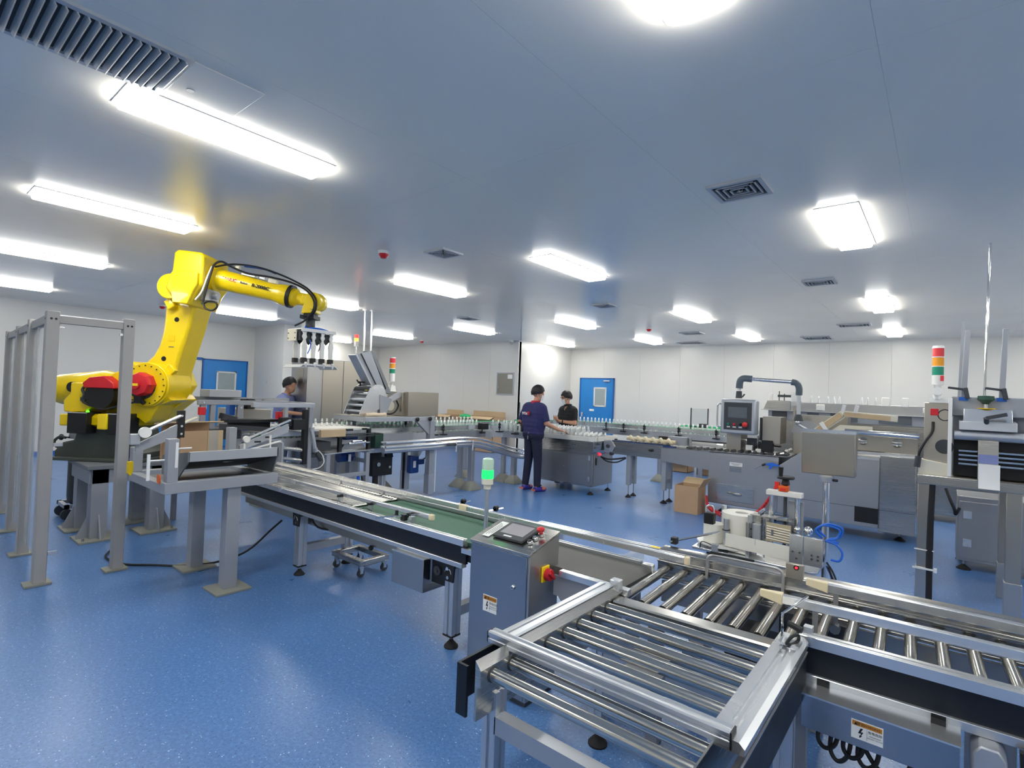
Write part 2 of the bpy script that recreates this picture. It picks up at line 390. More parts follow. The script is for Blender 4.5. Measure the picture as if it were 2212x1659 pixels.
# ================================================================= CEILING FITTINGS
def panel_light(x, y0, y1, label, wd=.25):
    t = T('ceiling_light', label, 'light', (x, (y0+y1)/2, H), group='flush white panel lights in the ceiling')
    h = wd/2; L = (y1-y0)/2
    fr = MB().box(-h-.02, h+.02, -L-.02, -L, -.006, 0).box(-h-.02, h+.02, L, L+.02, -.006, 0).box(-h-.02, -h, -L, L, -.006, 0).box(h, h+.02, -L, L, -.006, 0)
    t.part('frame', fr, 'white_metal', local=True)
    t.part('diffuser', box(-h, h, -L, L, -.045, -.004), 'panel_light', local=True, bev=.012)
row = {1: (.79, 1.93), 2: (4.55, 5.74), 3: (8.62, 9.82), 4: (12.15, 13.25)}
LIGHTS = [
 (-3.36, 1, 'longest-looking ceiling panel light beside the slatted air grille'), (-5.72, 1, 'ceiling panel light above robot elbow, second from the air grille'),
 (-8.63, 1, 'third ceiling panel light from the air grille, cut by left photo edge'), (-11.9, 1, 'fourth ceiling panel light from the air grille, above the fence corner'),
 (-.74, 1, 'panel light at the top edge of the photo'), (-.66, 2, 'brightest squarish panel light at right, nearest the round-slatted vent'),
 (-3.40, 2, 'ceiling panel light left of the blue door reflection, over the man in navy'), (-5.80, 2, 'ceiling panel light between square vent and pole pair'),
 (-8.60, 2, 'ceiling panel light just right of the robot wrist'), (-11.7, 2, 'ceiling panel light behind robot arm meeting the wall pillar'),
 (-.75, 3, 'second squarish panel light at right, above the stack light'), (-3.48, 3, 'ceiling panel light right of the grey smoke detector'),
 (-5.92, 3, 'ceiling panel light above the far blue door'), (-8.80, 3, 'ceiling panel light above the grey wall box'),
 (-11.9, 3, 'ceiling panel light right of the twin conduit poles'), (-14.95, 3, 'far ceiling panel light left of the twin conduit poles'),
 (-.82, 4, 'smallest squarish panel light at right, next to far wall'), (-3.50, 4, 'far ceiling panel light above the touch panel arm'),
 (-5.93, 4, 'far ceiling panel light midway along the back wall'), (-8.65, 4, 'far ceiling panel light in the nook beside the wall step')]
for x, r, lb in LIGHTS: panel_light(x, row[r][0], row[r][1], lb)
for x in (2.0, 4.6):
    for r in (1, 2, 3, 4): panel_light(x, row[r][0], row[r][1], 'ceiling panel light beyond the right photo edge')
for x in (-11.9, -8.6, -5.7, -3.4, -.7, 2.0): panel_light(x, -3.1, -1.95, 'ceiling panel light behind the viewer')

def vent(x, y, wx, wy, label):
    t = T('ceiling_vent', label, 'vent', (x, y, H), group='square slatted ceiling vents')
    t.part('frame', MB().box(-wx/2-.03, wx/2+.03, -wy/2-.03, -wy/2, -.02, 0).box(-wx/2-.03, wx/2+.03, wy/2, wy/2+.03, -.02, 0).box(-wx/2-.03, -wx/2, -wy/2, wy/2, -.02, 0).box(wx/2, wx/2+.03, -wy/2, wy/2, -.02, 0), 'grille_alu', local=True)
    t.part('backing', box(-wx/2, wx/2, -wy/2, wy/2, -.003, 0), 'grille_void', local=True)
    n = 4
    for k in range(n):
        f = 1-(k+.5)/n*1.0; a = wx/2*f; b = wy/2*f; q = MB(); th = .011
        for (x0, x1, y0, y1) in ((-a, a, -b, -b+th), (-a, a, b-th, b), (-a, -a+th, -b, b), (a-th, a, -b, b)): q.box(x0, x1, y0, y1, -.022, -.004)
        t.part('louvre', q, 'grille_alu', local=True)
VENTS = [(-4.21, 3.88, .24, .24, 'square vent in ceiling beside the red smoke detector'), (-1.14, 3.82, .30, .28, 'largest square vent, left of the brightest panel light'),
 (-1.20, 7.25, .28, .24, 'square vent left of the second squarish panel light'), (-4.31, 7.53, .26, .26, 'square vent inside the blue door reflection'),
 (-7.46, 7.63, .28, .28, 'square vent above the grey wall box light'), (-2.21, 13.23, .5, .5, 'dark square vent close to back wall above touch panel'),
 (-1.31, 11.35, .45, .3, 'small vent left of the smallest squarish light'), (-4.35, 11.49, .4, .3, 'pale small vent between detector and touch panel light'),
 (-5.10, 13.35, .6, .45, 'dark vent by back wall beside a far panel light')]
for v in VENTS: vent(*v)
# long return grille at the upper left
g = T('return_grille', 'long slatted return air grille at upper left of ceiling', 'vent', (-2.95, 0, H))
gx0, gx1 = -3.16, -2.75
g.part('frame', MB().box(gx0-.03, gx0, -1.0, .9, H-.015, H).box(gx1, gx1+.03, -1.0, .9, H-.015, H).box(gx0, gx1, .875, .9, H-.015, H), 'grille_alu')
g.part('backing', box(gx0, gx1, -1.0, .88, H-.004, H), 'grille_void')
sl = None
for k in range(52):
    y = .868-k*.036
    if sl is None:
        sl = g.part('slat', MB().prism([(0, -.005), (.014, -.030), (.019, -.028), (.006, -.004)], 'x', gx0, gx1), 'grille_alu', local=True); sl.data.transform(Matrix.Translation((2.95, 0, 0))); sl.location = (0, y, 0)
    else: g.inst(sl, (0, y, 0))
ap = T('access_hatch', 'plain square access hatch next to the air grille', 'hatch', (-2.93, 1.0, H))
ap.part('hatch_panel', box(-3.12, -2.74, .91, 1.24, H-.005, H), 'ceiling', bev=.002)
ap.part('latch', cyl((-3.02, .99, H-.008), (-3.02, .99, H-.003), .018), 'alu_dull')
for x, y, lb in ((-4.75, 3.50, 'red and white smoke detector nearest, on ceiling'), (-12.0, 3.63, 'red smoke detector on ceiling left of the robot arm'), (-12.07, 10.4, 'small far smoke detector by the back wall corner'), (-4.84, 10.36, 'grey-red smoke detector between the far panel lights')):
    t = T('smoke_detector', lb, 'detector', (x, y, H), group='red smoke detectors')
    t.part('base', cyl((0,0,-.03), (0,0,0), .055, .06, seg=20), 'white_plastic', local=True)
    t.part('strobe', MB().lathe([(.052, -.03), (.05, -.045), (.03, -.075), (0, -.08)], seg=20), 'red', local=True)
# ================================================================= FOREGROUND CONVEYORS
def slot_poly(u0, u1, z0, z1, g=.006, d=.006, side=0):
    um = (u0+u1)/2; zm = (z0+z1)/2; c = .002
    p = [(u0, z0), (u1, z0)]
    if side > 0: p += [(u1, zm-g), (u1-d, zm-g), (u1-d, zm+g), (u1, zm+g)]
    p += [(u1, z1-c), (u1-c, z1), (um+g, z1), (um+g, z1-d), (um-g, z1-d), (um-g, z1), (u0+c, z1), (u0, z1-c)]
    if side < 0: p += [(u0, zm+g), (u0+d, zm+g), (u0+d, zm-g), (u0, zm-g)]
    return p
def level_foot(t, x, y, zt, sub=None, r=.045):
    m = MB().lathe([(0, 0), (r, 0), (r, .008), (r*.55, .03), (.012, .045), (.012, .05)], (x, y, 0), 14)
    f = t.part('foot', m, 'black_rubber', sub)
    t.part('foot_screw', cyl((x, y, .04), (x, y, zt), .009, seg=8), 'steel_dark', f)
def slot_leg(t, x, y, z0, z1, w=.075):
    p = [(-w/2,-w/2),(-.008,-w/2),(-.008,-w/2+.008),(.008,-w/2+.008),(.008,-w/2),(w/2,-w/2),(w/2,-.008),(w/2-.008,-.008),(w/2-.008,.008),(w/2,.008),(w/2,w/2),(.008,w/2),(.008,w/2-.008),(-.008,w/2-.008),(-.008,w/2),(-w/2,w/2),(-w/2,.008),(-w/2+.008,.008),(-w/2+.008,-.008),(-w/2,-.008)]
    l = t.part('leg', MB().prism([(x+a, y+b) for a, b in p], 'z', z0, z1), 'alu')
    t.part('end_cap', box(x-w/2-.002, x+w/2+.002, y-w/2-.002, y+w/2+.002, z0-.012, z0), 'black', l)
    level_foot(t, x, y, z0, l)
    return l
# ---------- long case conveyor: mini rollers then green belt
cv = T('case_conveyor', 'long low conveyor with chrome mini rollers then green belt', 'conveyor', (-4.0, 2.6, 0))
YN, YFAR = 2.33, 2.895
X0, X1 = -6.1, -2.215
cv.part('side_panel', box(X0, X1-.01, YN, YN+.02, .558, .668), 'black_panel')
cv.part('side_panel', box(X0, X1, YFAR-.005, YFAR+.015, .558, .668), 'black_panel')
cv.part('top_rail', MB().prism(slot_poly(YN-.008, YN+.034, .664, .704), 'x', X0, X1-.03), 'alu_bright')
cv.part('top_rail', MB().prism(slot_poly(YFAR-.025, YFAR+.02, .664, .708), 'x', X0, X1+.3), 'alu')
cv.part('bottom_rail', MB().prism(slot_poly(YN-.012, YN+.03, .532, .560, .004, .004), 'x', X0, X1-.03), 'alu')
cv.part('bottom_rail', MB().prism(slot_poly(YFAR-.02, YFAR+.02, .532, .560, .004, .004), 'x', X0, X1), 'alu')
cv.part('end_plate', box(X1-.04, X1+.06, YN-.01, YN+.03, .625, .655), 'alu_bright')
ro = cv.part('roller', MB().cyl((0, 0, 0), (0, .495, 0), .0155, seg=10), 'roller_steel', local=True)
nro = 62; xs = [-3.56-.0405*k for k in range(nro)]
ro.location = (xs[0]+4.0, YN+.037-2.6, .676)
for x in xs[1:]: cv.inst(ro, (x+4.0, YN+.037-2.6, .676))
gb = MB(); n = 10
gb.prism([(-3.53, .655), (-3.515, .672), (-3.49, .680), (-2.05, .680), (-2.02, .672), (-2.0, .655), (-2.02, .638), (-2.05, .630), (-3.49, .630), (-3.515, .638)], 'y', YN+.04, YFAR-.03)
cv.part('belt', gb, 'green_belt')
cv.part('belt_bed', box(X0, -2.05, YN+.03, YFAR-.02, .565, .62), 'dark_grey')
cv.part('drip_tray', MB().prism([(2.44, .42), (2.60, .40), (2.78, .42), (2.78, .50), (2.76, .50), (2.76, .44), (2.60, .415), (2.46, .44), (2.46, .52), (2.44, .52)], 'x', -5.4, -2.95), 'steel_warm')
for x in (-4.22, -2.375):
    for y in (2.385, 2.84):
        slot_leg(cv, x, y, .085, .50)
        if y < 2.6:
            br = cv.part('leg_bracket', MB().prism([(x-.055, .54), (x+.055, .54), (x+.045, .42), (x-.045, .42)], 'y', y-.052, y-.04), 'black')
            cv.part('bolt', MB().cyl((x, y-.062, .50), (x, y-.05, .50), .012, seg=6).cyl((x+.005, y-.062, .445), (x+.005, y-.05, .445), .011, seg=6), 'chrome', br)
            cv.part('slot_arc', MB().tube([(x-.025, y-.055, .475), (x-.015, y-.055, .493), (x+.005, y-.055, .50), (x+.022, y-.055, .49), (x+.03, y-.055, .47)], .003, 6), 'alu', br)
    cv.part('cross_beam', box(x-.03, x+.03, 2.42, 2.81, .19, .25), 'alu_dull')
# guide rails with clamps
def guide_bar(t, p0, p1, m='alu_bright', w=.026, h=.034):
    return t.part('guide_bar', MB().bar(p0, p1, w, h), m, bev=.005)
b1 = guide_bar(cv, (-5.6, 2.452, .745), (-2.69, 2.452, .745))
cv.part('end_cap', MB().bar((-2.69, 2.452, .745), (-2.655, 2.452, .745), .030, .040), 'ivory', b1, bev=.006)
for x in (-3.72, -3.32):
    k = cv.part('clamp', MB().cyl((x, 2.425, .735), (x, 2.445, .735), .014, seg=10).box(x-.02, x+.01, 2.405, 2.425, .725, .745), 'black')
    cv.part('bracket', box(x+.005, x+.03, 2.40, 2.43, .68, .73), 'alu', k)
    cv.part('wire_clip', MB().tube([(x-.06, 2.39, .68), (x-.055, 2.392, .70), (x, 2.395, .705), (x+.055, 2.392, .70), (x+.06, 2.39, .68)], .003, 6), 'black', k)
k = cv.part('clamp', MB().cyl((-2.86, 2.40, .735), (-2.86, 2.44, .735), .016, seg=10).box(-2.90, -2.86, 2.37, 2.40, .70, .74).cyl((-2.93, 2.36, .725), (-2.93, 2.36, .765), .012, seg=8), 'black')
cv.part('clamp_rod', cyl((-3.02, 2.25, .715), (-2.82, 2.445, .738), .006, seg=8), 'chrome', k)
cv.part('bracket', box(-2.83, -2.80, 2.385, 2.42, .68, .735), 'alu', k)
b2 = guide_bar(cv, (-5.9, 2.885, .748), (-1.06, 2.80, .748), 'alu_bright', .030, .036)
cv.part('bar_joint', MB().bar((-2.78, 2.832, .748), (-2.70, 2.830, .748), .036, .042), 'ivory', b2, bev=.005)
cv.part('end_cap', MB().bar((-1.06, 2.80, .748), (-1.035, 2.80, .748), .034, .042), 'ivory', b2, bev=.006)
for x in (-4.40, -3.75):
    cv.part('bracket', box(x-.008, x+.008, 2.86, 2.875, .685, .74), 'steel_dark')
for x in (-2.83, -2.50):
    k = cv.part('clamp', MB().cyl((x, 2.90, .77), (x, 2.93, .77), .017, seg=10).box(x-.015, x+.015, 2.90, 2.92, .75, .77), 'black')
    cv.part('clamp_rod', cyl((x-.02, 2.86, .755), (x+.01, 2.98, .762), .006, seg=8), 'chrome', k)
# drive box under the near edge
cv.part('drive_box', box(-2.885, -2.566, 2.30, 2.50, .302, .514), 'steel_front', bev=.003)
cv.part('box_lid', box(-2.89, -2.562, 2.296, 2.50, .512, .518), 'alu_bright')
cv.part('box_flange', box(-2.89, -2.55, 2.34, 2.35, .514, .545), 'alu_bright')
mp_ = cv.part('motor_plate', MB().box(-2.55, -2.40, 2.36, 2.375, .37, .53), 'black')
cv.part('bearing', MB().cyl((-2.49, 2.345, .455), (-2.49, 2.365, .455), .03, seg=12).cyl((-2.49, 2.335, .455), (-2.49, 2.35, .455), .012, seg=8), 'dark_grey', mp_)
cv.part('drive_drum', cyl((-2.16, 2.40, .50), (-2.16, 2.82, .50), .035, seg=16), 'cream_plastic')
cv.part('cable', MB().tube(cat_rom([(-4.10, 2.40, .53), (-4.06, 2.40, .47), (-4.0, 2.42, .43), (-3.88, 2.45, .43), (-3.82, 2.47, .44)]), .008, 6).ball((-3.82, 2.47, .44), .02, 8, 6), 'black')
cv.part('grommet', MB().ball((-3.30, 2.43, .41), .02, 8, 6).ball((-2.98, 2.43, .41), .02, 8, 6).ball((-4.22, 2.42, .37), .018, 8, 6), 'black')
# cable lying from the conveyor to the robot fence
solo('floor_cable', MB().tube(cat_rom([(-4.62, 2.42, .38), (-4.68, 2.36, .30), (-4.78, 2.20, .12), (-4.92, 2.02, .03), (-5.05, 1.80, .012), (-5.25, 1.62, .012), (-5.45, 1.45, .012), (-5.75, 1.40, .012), (-6.0, 1.5, .012)], 6), .009, 8), 'black', 'black cable drooping from conveyor across blue floor to the fence', 'cable')
# small steel trolley under the conveyor
dl = T('castor_dolly', 'low stainless castor dolly parked under the long conveyor', 'dolly', (-4.0, 2.82, 0))
dl.part('tray_frame', MB().box(-4.21, -3.77, 2.68, 2.73, .10, .145).box(-4.21, -3.77, 2.93, 2.98, .10, .145).box(-4.21, -4.16, 2.73, 2.93, .10, .145).box(-3.82, -3.77, 2.73, 2.93, .10, .145), 'steel', bev=.004)
for x in (-4.17, -3.81):
    for y in (2.71, 2.95):
        k = dl.part('castor', MB().cyl((x-.012, y, .032), (x+.012, y, .032), .032, seg=14), 'dark_grey')
        dl.part('fork', MB().box(x-.018, x-.013, y-.015, y+.015, .03, .1).box(x+.013, x+.018, y-.015, y+.015, .03, .1), 'chrome', k)

# ---------- stainless checkweigher cabinet with touch screen
ca = T('control_cabinet', 'stainless operator cabinet with sloping touch screen and green beacon', 'cabinet', (-1.83, 2.30, 0))
cx0, cx1, cy0, cy1 = -2.035, -1.624, 2.17, 2.435
zf, zb = .788, .855
ca.part('body', MB().prism([(cy0+.006, .03), (cy1, .03), (cy1, zb-.012), (cy0+.006, zf-.012)], 'x', cx0, cx1), 'steel_dark', bev=.002)
ca.part('front_door', box(cx0+.002, cx1-.016, cy0, cy0+.008, .035, zf-.022), 'steel_front', bev=.002)
ca.part('plinth', box(cx0+.01, cx1-.01, cy0+.02, cy1-.01, 0, .03), 'dark_grey')
sl_ = (zb-zf)/(cy1-cy0)
tp = ca.part('top_panel', MB().prism([(cy0-.004, zf-.02), (cy0-.004, zf-.004), (cy0+.012, zf+.002), (cy1+.004, zb+.002), (cy1+.004, zb-.012), (cy0+.02, zf-.012)], 'x', cx0-.004, cx1+.003), 'steel', bev=.0015)
def on_top(u, v, h=0.0):   # u 0..1 along x, v metres from the front edge
    y = cy0+v*math.cos(math.atan(sl_)); n = Vector((0, -math.sin(math.atan(sl_)), math.cos(math.atan(sl_))))
    return Vector((cx0+u, y, zf+.003+sl_*(y-cy0))) + n*h
ux = Vector((1,0,0)); uy = Vector((0, math.cos(math.atan(sl_)), math.sin(math.atan(sl_)))); un = ux.cross(uy)
def slab(t, name, m, u0, u1, v0, v1, h0, h1, sub=None, bev=0.0, org=None, U=None, V=None, N=None):
    U = U or ux; V = V or uy; N = N or un; o = org or on_top(0, 0)
    vs = [o+U*a+V*b+N*c for c in (h0, h1) for a, b in ((u0, v0), (u1, v0), (u1, v1), (u0, v1))]
    return t.part(name, MB().add(vs, [(0,3,2,1),(4,5,6,7),(0,1,5,4),(1,2,6,5),(2,3,7,6),(3,0,4,7)]), m, sub, bev)
hm = slab(ca, 'touch_panel', 'dark_grey', .105, .315, .060, .235, 0, .016, bev=.004)
slab(ca, 'screen', 'screen', .130, .290, .100, .215, .016, .0175, hm)
slab(ca, 'maker_strip', 'white_metal', .175, .230, .072, .084, .016, .0175, hm)
nt_ = slab(ca, 'notice', 'paper', .035, .085, .050, .235, 0, .001, tp)
for i in range(3):
    slab(ca, 'print_line', 'print_grey', .045+i*.013, .050+i*.013, .07+.008*i, .215-.012*i, .001, .0014, tp)
es = ca.part('emergency_stop', MB().lathe([(.012, 0), (.012, .022), (.020, .030), (.022, .042), (.014, .048), (0, .049)], on_top(.352, .185), 18, un), 'red')
ca.part('collar', MB().lathe([(.016, 0), (.016, .014), (.012, .016)], on_top(.352, .185), 14, un), 'chrome', es)
for v, m2 in ((.085, 'black'), (.130, 'chrome')):
    pb = ca.part('push_button', MB().lathe([(.014, 0), (.014, .014), (.012, .016)], on_top(.350, v), 14, un), 'chrome')
    ca.part('button_cap', MB().lathe([(.010, .016), (.011, .022), (0, .023)], on_top(.350, v), 12, un), m2, pb)
sw = ca.part('isolator_switch', box(cx1, cx1+.012, 2.275, 2.340, .615, .700), 'yellow_flat', bev=.006)
ca.part('rotary_knob', MB().cyl((cx1+.012, 2.312, .655), (cx1+.040, 2.312, .655), .033, .030, seg=22).bar((cx1+.040, 2.290, .675), (cx1+.040, 2.334, .635), .016, .024, (1,0,0)), 'red', sw, bev=.003)
lk = ca.part('door_lock', MB().lathe([(.013, 0), (.013, .006), (.009, .012), (0, .012)], (-1.722, cy0, .595), 14, (0,-1,0)), 'chrome')
ca.part('key_slot', MB().box(-1.727, -1.717, cy0-.0135, cy0-.012, .592, .598), 'black', lk)
def warning_label(t, o, U, V, w, h):
    """electric shock sticker: o = upper left corner, U right, V down"""
    U = Vector(U).normalized(); V = Vector(V).normalized(); N = V.cross(U).normalized(); o = Vector(o)
    st = slab(t, 'warning_label', 'paper', 0, w, 0, h, 0, .0008, None, 0, o, U, V, N)
    slab(t, 'orange_band', 'label_orange', .03*w, .97*w, .05*h, .30*h, .0008, .0011, st, 0, o, U, V, N)
    slab(t, 'divider_line', 'print_grey', .495*w, .505*w, .33*h, .92*h, .0008, .0011, st, 0, o, U, V, N)
    def P(a, b, c=.0012): return o+U*a*w+V*b*h+N*c
    bolt = [(.30, .38), (.38, .38), (.31, .58), (.39, .56), (.32, .78), (.36, .77), (.27, .92), (.26, .76), (.29, .78), (.32, .66), (.22, .68)]
    nb = len(bolt); t.part('bolt_symbol', MB().add([P(a, b) for a, b in bolt], [tuple(range(nb))]), 'ink', st)
    t.part('triangle', MB().add([P(.09, .27), P(.145, .09), P(.20, .27)], [(0, 1, 2)]), 'ink', st)
    for s_, a, b, sz in (('警告', .30, .18, .17), ('WARNING', .66, .18, .13), ('有电危险', .75, .46, .14), ('HAZARDOUS', .75, .64, .075), ('ELECTRIC VOLTAGE', .75, .76, .065)):
        o_ = mkobj('lettering', text_mesh(s_, sz*h*1.15, t.I @ frameM(P(a, b), U, -V), 'ink', thick=.0001), st)
    return st
warning_label(ca, (-1.928, cy0-.0006, .508), (1,0,0), (0,0,-1), .098, .088)
# beacon on a pole
px_, py_ = -2.175, 2.445
bc = ca.part('beacon_pole', cyl((px_, py_, .60), (px_, py_, 1.015), .0125, seg=12), 'alu')
ca.part('pole_bracket', box(px_-.02, px_+.05, py_-.03, py_+.01, .60, .66), 'alu_dull', bc)
ca.part('beacon_base', MB().lathe([(.014, 1.005), (.022, 1.01), (.024, 1.035), (.036, 1.04), (.036, 1.075)], (px_, py_, 0), 20), 'cream_plastic', bc)
ca.part('green_lens', MB().lathe([(.037, 1.075), (.037, 1.128)], (px_, py_, 0), 22), 'lamp_green_lit', bc, label='glowing green lens')
ca.part('clear_lens', MB().lathe([(.036, 1.128), (.036, 1.185), (.032, 1.195), (.012, 1.202), (0, 1.202)], (px_, py_, 0), 22), 'lamp_green_off', bc)

# ---------- short grey belt conveyor behind the cabinet
gc = T('checkweigher_belt', 'short grey belt conveyor behind the operator cabinet', 'conveyor', (-1.6, 2.55, 0))
gc.part('belt', MB().prism([(-1.98, .655), (-1.96, .672), (-1.93, .680), (-1.27, .680), (-1.245, .673), (-1.228, .655), (-1.235, .632), (-1.26, .615), (-1.93, .615), (-1.96, .63)], 'y', 2.39, 2.765), 'grey_belt')
gc.part('end_roller', cyl((-1.255, 2.30, .648), (-1.255, 2.80, .648), .020, seg=14), 'dark_grey')
gc.part('roller_end_block', box(-1.29, -1.225, 2.765, 2.80, .60, .69), 'alu_bright', bev=.006)
gc.part('side_rail', MB().prism(slot_poly(2.765, 2.80, .62, .695), 'x', -2.0, -1.30), 'alu')
gc.part('side_rail', box(-1.56, -1.16, 2.345, 2.385, .645, .68), 'alu_bright', bev=.003)
gc.part('side_plate', MB().prism([(-1.60, .645), (-1.20, .645), (-1.20, .54), (-1.34, .54), (-1.34, .48), (-1.52, .48), (-1.57, .54), (-1.60, .54)], 'y', 2.36, 2.375), 'frame_grey')
gc.part('motor', MB().cyl((-1.44, 2.40, .52), (-1.44, 2.52, .52), .045, seg=14), 'dark_grey')
gc.part('cable_plug', MB().ball((-1.49, 2.35, .47), (.025, .018, .016), 8, 6).box(-1.23, -1.21, 2.345, 2.358, .575, .625), 'yellow_flat')
for x in (-1.9, -1.32):
    for y in (2.46, 2.74): gc.part('leg', box(x-.03, x+.03, y-.03, y+.03, 0, .60), 'frame_grey', bev=.003)
gc.part('support_bracket', MB().box(-1.99, -1.95, 2.79, 2.99, .64, .70).box(-1.42, -1.38, 2.79, 2.99, .64, .70), 'polycarb')
lb_ = gc.part('light_barrier', MB().prism(slot_poly(2.985, 3.03, .69, .722, .005, .005), 'x', -2.17, -1.27), 'alu_bright')
gc.part('yellow_label', box(-1.345, -1.285, 2.990, 3.022, .722, .7228), 'label_yellow', lb_)

# ---------- roller conveyor running off to the right (slightly skewed)
rc = T('roller_conveyor', 'steel roller conveyor running off to the right edge', 'conveyor', (-1.18, 2.31, 0), R(2.6))
def loc(m): return m
rr_ = rc.part('roller', MB().cyl((0, .012, 0), (0, .60, 0), .0225, seg=18), 'roller_steel', local=True)
rr_.location = (0, 0, .640)
for k in range(1, 8): rc.inst(rr_, (.1005*k, 0, .640))
rs_ = rc.part('roller', MB().cyl((0, .062, 0), (0, .60, 0), .0225, seg=18), 'roller_steel', local=True); rs_.location = (.1005*8, 0, .640)
for k in range(9, 19): rc.inst(rs_, (.1005*k, 0, .640))
ax_ = rc.part('axle', MB().cyl((0, .035, 0), (0, .625, 0), .006, seg=8), 'chrome', local=True); ax_.location = (0, 0, .640)
for k in range(1, 19): rc.inst(ax_, (.1005*k, 0, .640))
rc.part('far_channel', MB().prism([(.618, .575), (.625, .575), (.625, .665), (.612, .672), (.612, .680), (.640, .682), (.640, .730), (.655, .738), (.735, .738), (.742, .730), (.742, .575), (.735, .575), (.735, .73), (.65, .73), (.648, .60), (.618, .59)], 'x', -.06, 1.9), 'steel', local=True, bev=.002)
rc.part('near_channel', MB().prism([(-.085, .60), (-.085, .655), (-.078, .662), (-.012, .662), (-.005, .655), (-.005, .60)], 'x', .0, .72), 'steel', local=True, bev=.002)
rc.part('near_rail', MB().prism(slot_poly(.0, .055, .665, .705), 'x', .755, 1.9), 'alu_bright', local=True)
rc.part('side_panel', MB().prism([(.012, .560), (.03, .560), (.03, .668), (.012, .668)], 'x', .755, 1.9), 'black_panel', local=True)
rc.part('bottom_rail', MB().prism(slot_poly(-.004, .04, .532, .562, .004, .004), 'x', .755, 1.9), 'alu', local=True)
rc.part('under_channel', MB().box(-.02, 1.9, .59, .61, .46, .575), 'steel_dark', local=True)
g1 = rc.part('guide_bar', MB().bar((.66, .155, .775), (1.9, .155, .775), .026, .040), 'alu_bright', local=True, bev=.005)
rc.part('bar_tip', MB().add([(.58,.150,.765),(.58,.162,.765),(.58,.162,.797),(.58,.150,.797),(.67,.136,.752),(.67,.174,.752),(.67,.174,.799),(.67,.136,.799)], [(0,3,2,1),(4,5,6,7),(0,1,5,4),(1,2,6,5),(2,3,7,6),(3,0,4,7)]), 'ivory', g1, local=True, bev=.004)
g2 = rc.part('guide_bar', MB().bar((.80, .455, .775), (1.9, .455, .775), .026, .040), 'alu_bright', local=True, bev=.005)
rc.part('bar_tip', MB().add([(.715,.450,.765),(.715,.462,.765),(.715,.462,.797),(.715,.450,.797),(.805,.436,.752),(.805,.474,.752),(.805,.474,.799),(.805,.436,.799)], [(0,3,2,1),(4,5,6,7),(0,1,5,4),(1,2,6,5),(2,3,7,6),(3,0,4,7)]), 'ivory', g2, local=True, bev=.004)
for x, y in ((.79, .155), (.835, .455), (1.45, .155), (1.5, .455)):
    rc.part('bar_bracket', MB().box(x-.010, x+.010, y-.004, y+.004, .58, .76).cyl((x, y-.02, .60), (x, y+.02, .60), .022, seg=8), 'steel_dark', local=True)
rc.part('clamp_knob', MB().ball((.80, .135, .60), (.035, .03, .03), 10, 6).cyl((.80, .10, .585), (.80, .17, .60), .012, seg=8), 'black', local=True)
# bent handle loop across the far side
rc.part('handle_loop', MB().tube(cat_rom([(.225, .60, .64), (.225, .602, .74), (.245, .603, .768), (.30, .603, .773), (.52, .603, .773), (.575, .603, .768), (.595, .602, .74), (.595, .60, .64)], 6), .0075, 10), 'steel_dark', local=True)
rc.part('hose', MB().tube([(.24, .603, .785), (.35, .603, .788), (.46, .603, .785)], .006, 8), 'black_rubber', local=True)
pe = rc.part('photo_eye', MB().box(.60, .68, .64, .665, .70, .80), 'steel_warm', local=True, bev=.003)
rc.part('red_dot', MB().cyl((.648, .636, .785), (.648, .641, .785), .0065, seg=10), 'led_red', pe, local=True)
rc.part('lens_bezel', MB().cyl((.648, .637, .785), (.648, .6405, .785), .013, seg=12), 'black', pe, local=True)
for x in (.15, .75):
    for y in (.08, .68): rc.part('leg', MB().box(x-.03, x+.03, y-.03, y+.03, 0, .575), 'frame_grey', local=True, bev=.003)
for x in (1.7,):
    for y in (.05, .68): rc.part('leg', MB().box(x-.03, x+.03, y-.03, y+.03, 0, .575), 'frame_grey', local=True, bev=.003)
rc.part('cross_member', MB().box(.30, .36, .0, .60, .44, .50).box(.62, .68, 0, .60, .40, .46).box(1.15, 1.2, .0, .6, .44, .5), 'steel_dark', local=True)
rc.part('drive_motor', MB().cyl((.48, .22, .46), (.48, .45, .46), .06, seg=16).box(.42, .54, .25, .40, .50, .56), 'black', local=True)
rc.part('chain_guard', MB().box(.60, .88, .50, .56, .48, .60), 'dark_grey', local=True)
# junction box hung beneath
jb = T('junction_box', 'steel junction box with warning sticker hung under roller conveyor', 'junction box', (-.17, 2.28, .41))
jb.part('box_body', box(-.395, .055, 2.235, 2.40, .415, .535), 'steel_front', bev=.003)
jb.part('lid_edge', MB().box(-.398, .058, 2.231, 2.405, .533, .539), 'alu_bright')
jb.part('hanger', MB().box(-.36, -.32, 2.33, 2.36, .535, .56).box(-.02, .02, 2.33, 2.36, .535, .56), 'black')
warning_label(jb, (-.236, 2.2344, .508), (1,0,0), (0,0,-1), .092, .064)
for k, (x, d) in enumerate(((-.34, .07), (-.30, .10), (-.26, .07), (-.215, .085))):
    jb.part('cable_loop', MB().tube(cat_rom([(x, 2.30, .43), (x-.005, 2.29, .415-d*.7), (x+.02, 2.28, .415-d), (x+.05, 2.29, .415-d*.7), (x+.06, 2.32, .43)], 6), .0075, 8), 'black')
jb.part('cable_loop', MB().tube(cat_rom([(-.23, 2.31, .43), (-.17, 2.30, .34), (-.12, 2.30, .325), (-.08, 2.31, .35), (-.06, 2.33, .43)], 6), .008, 8), 'black')
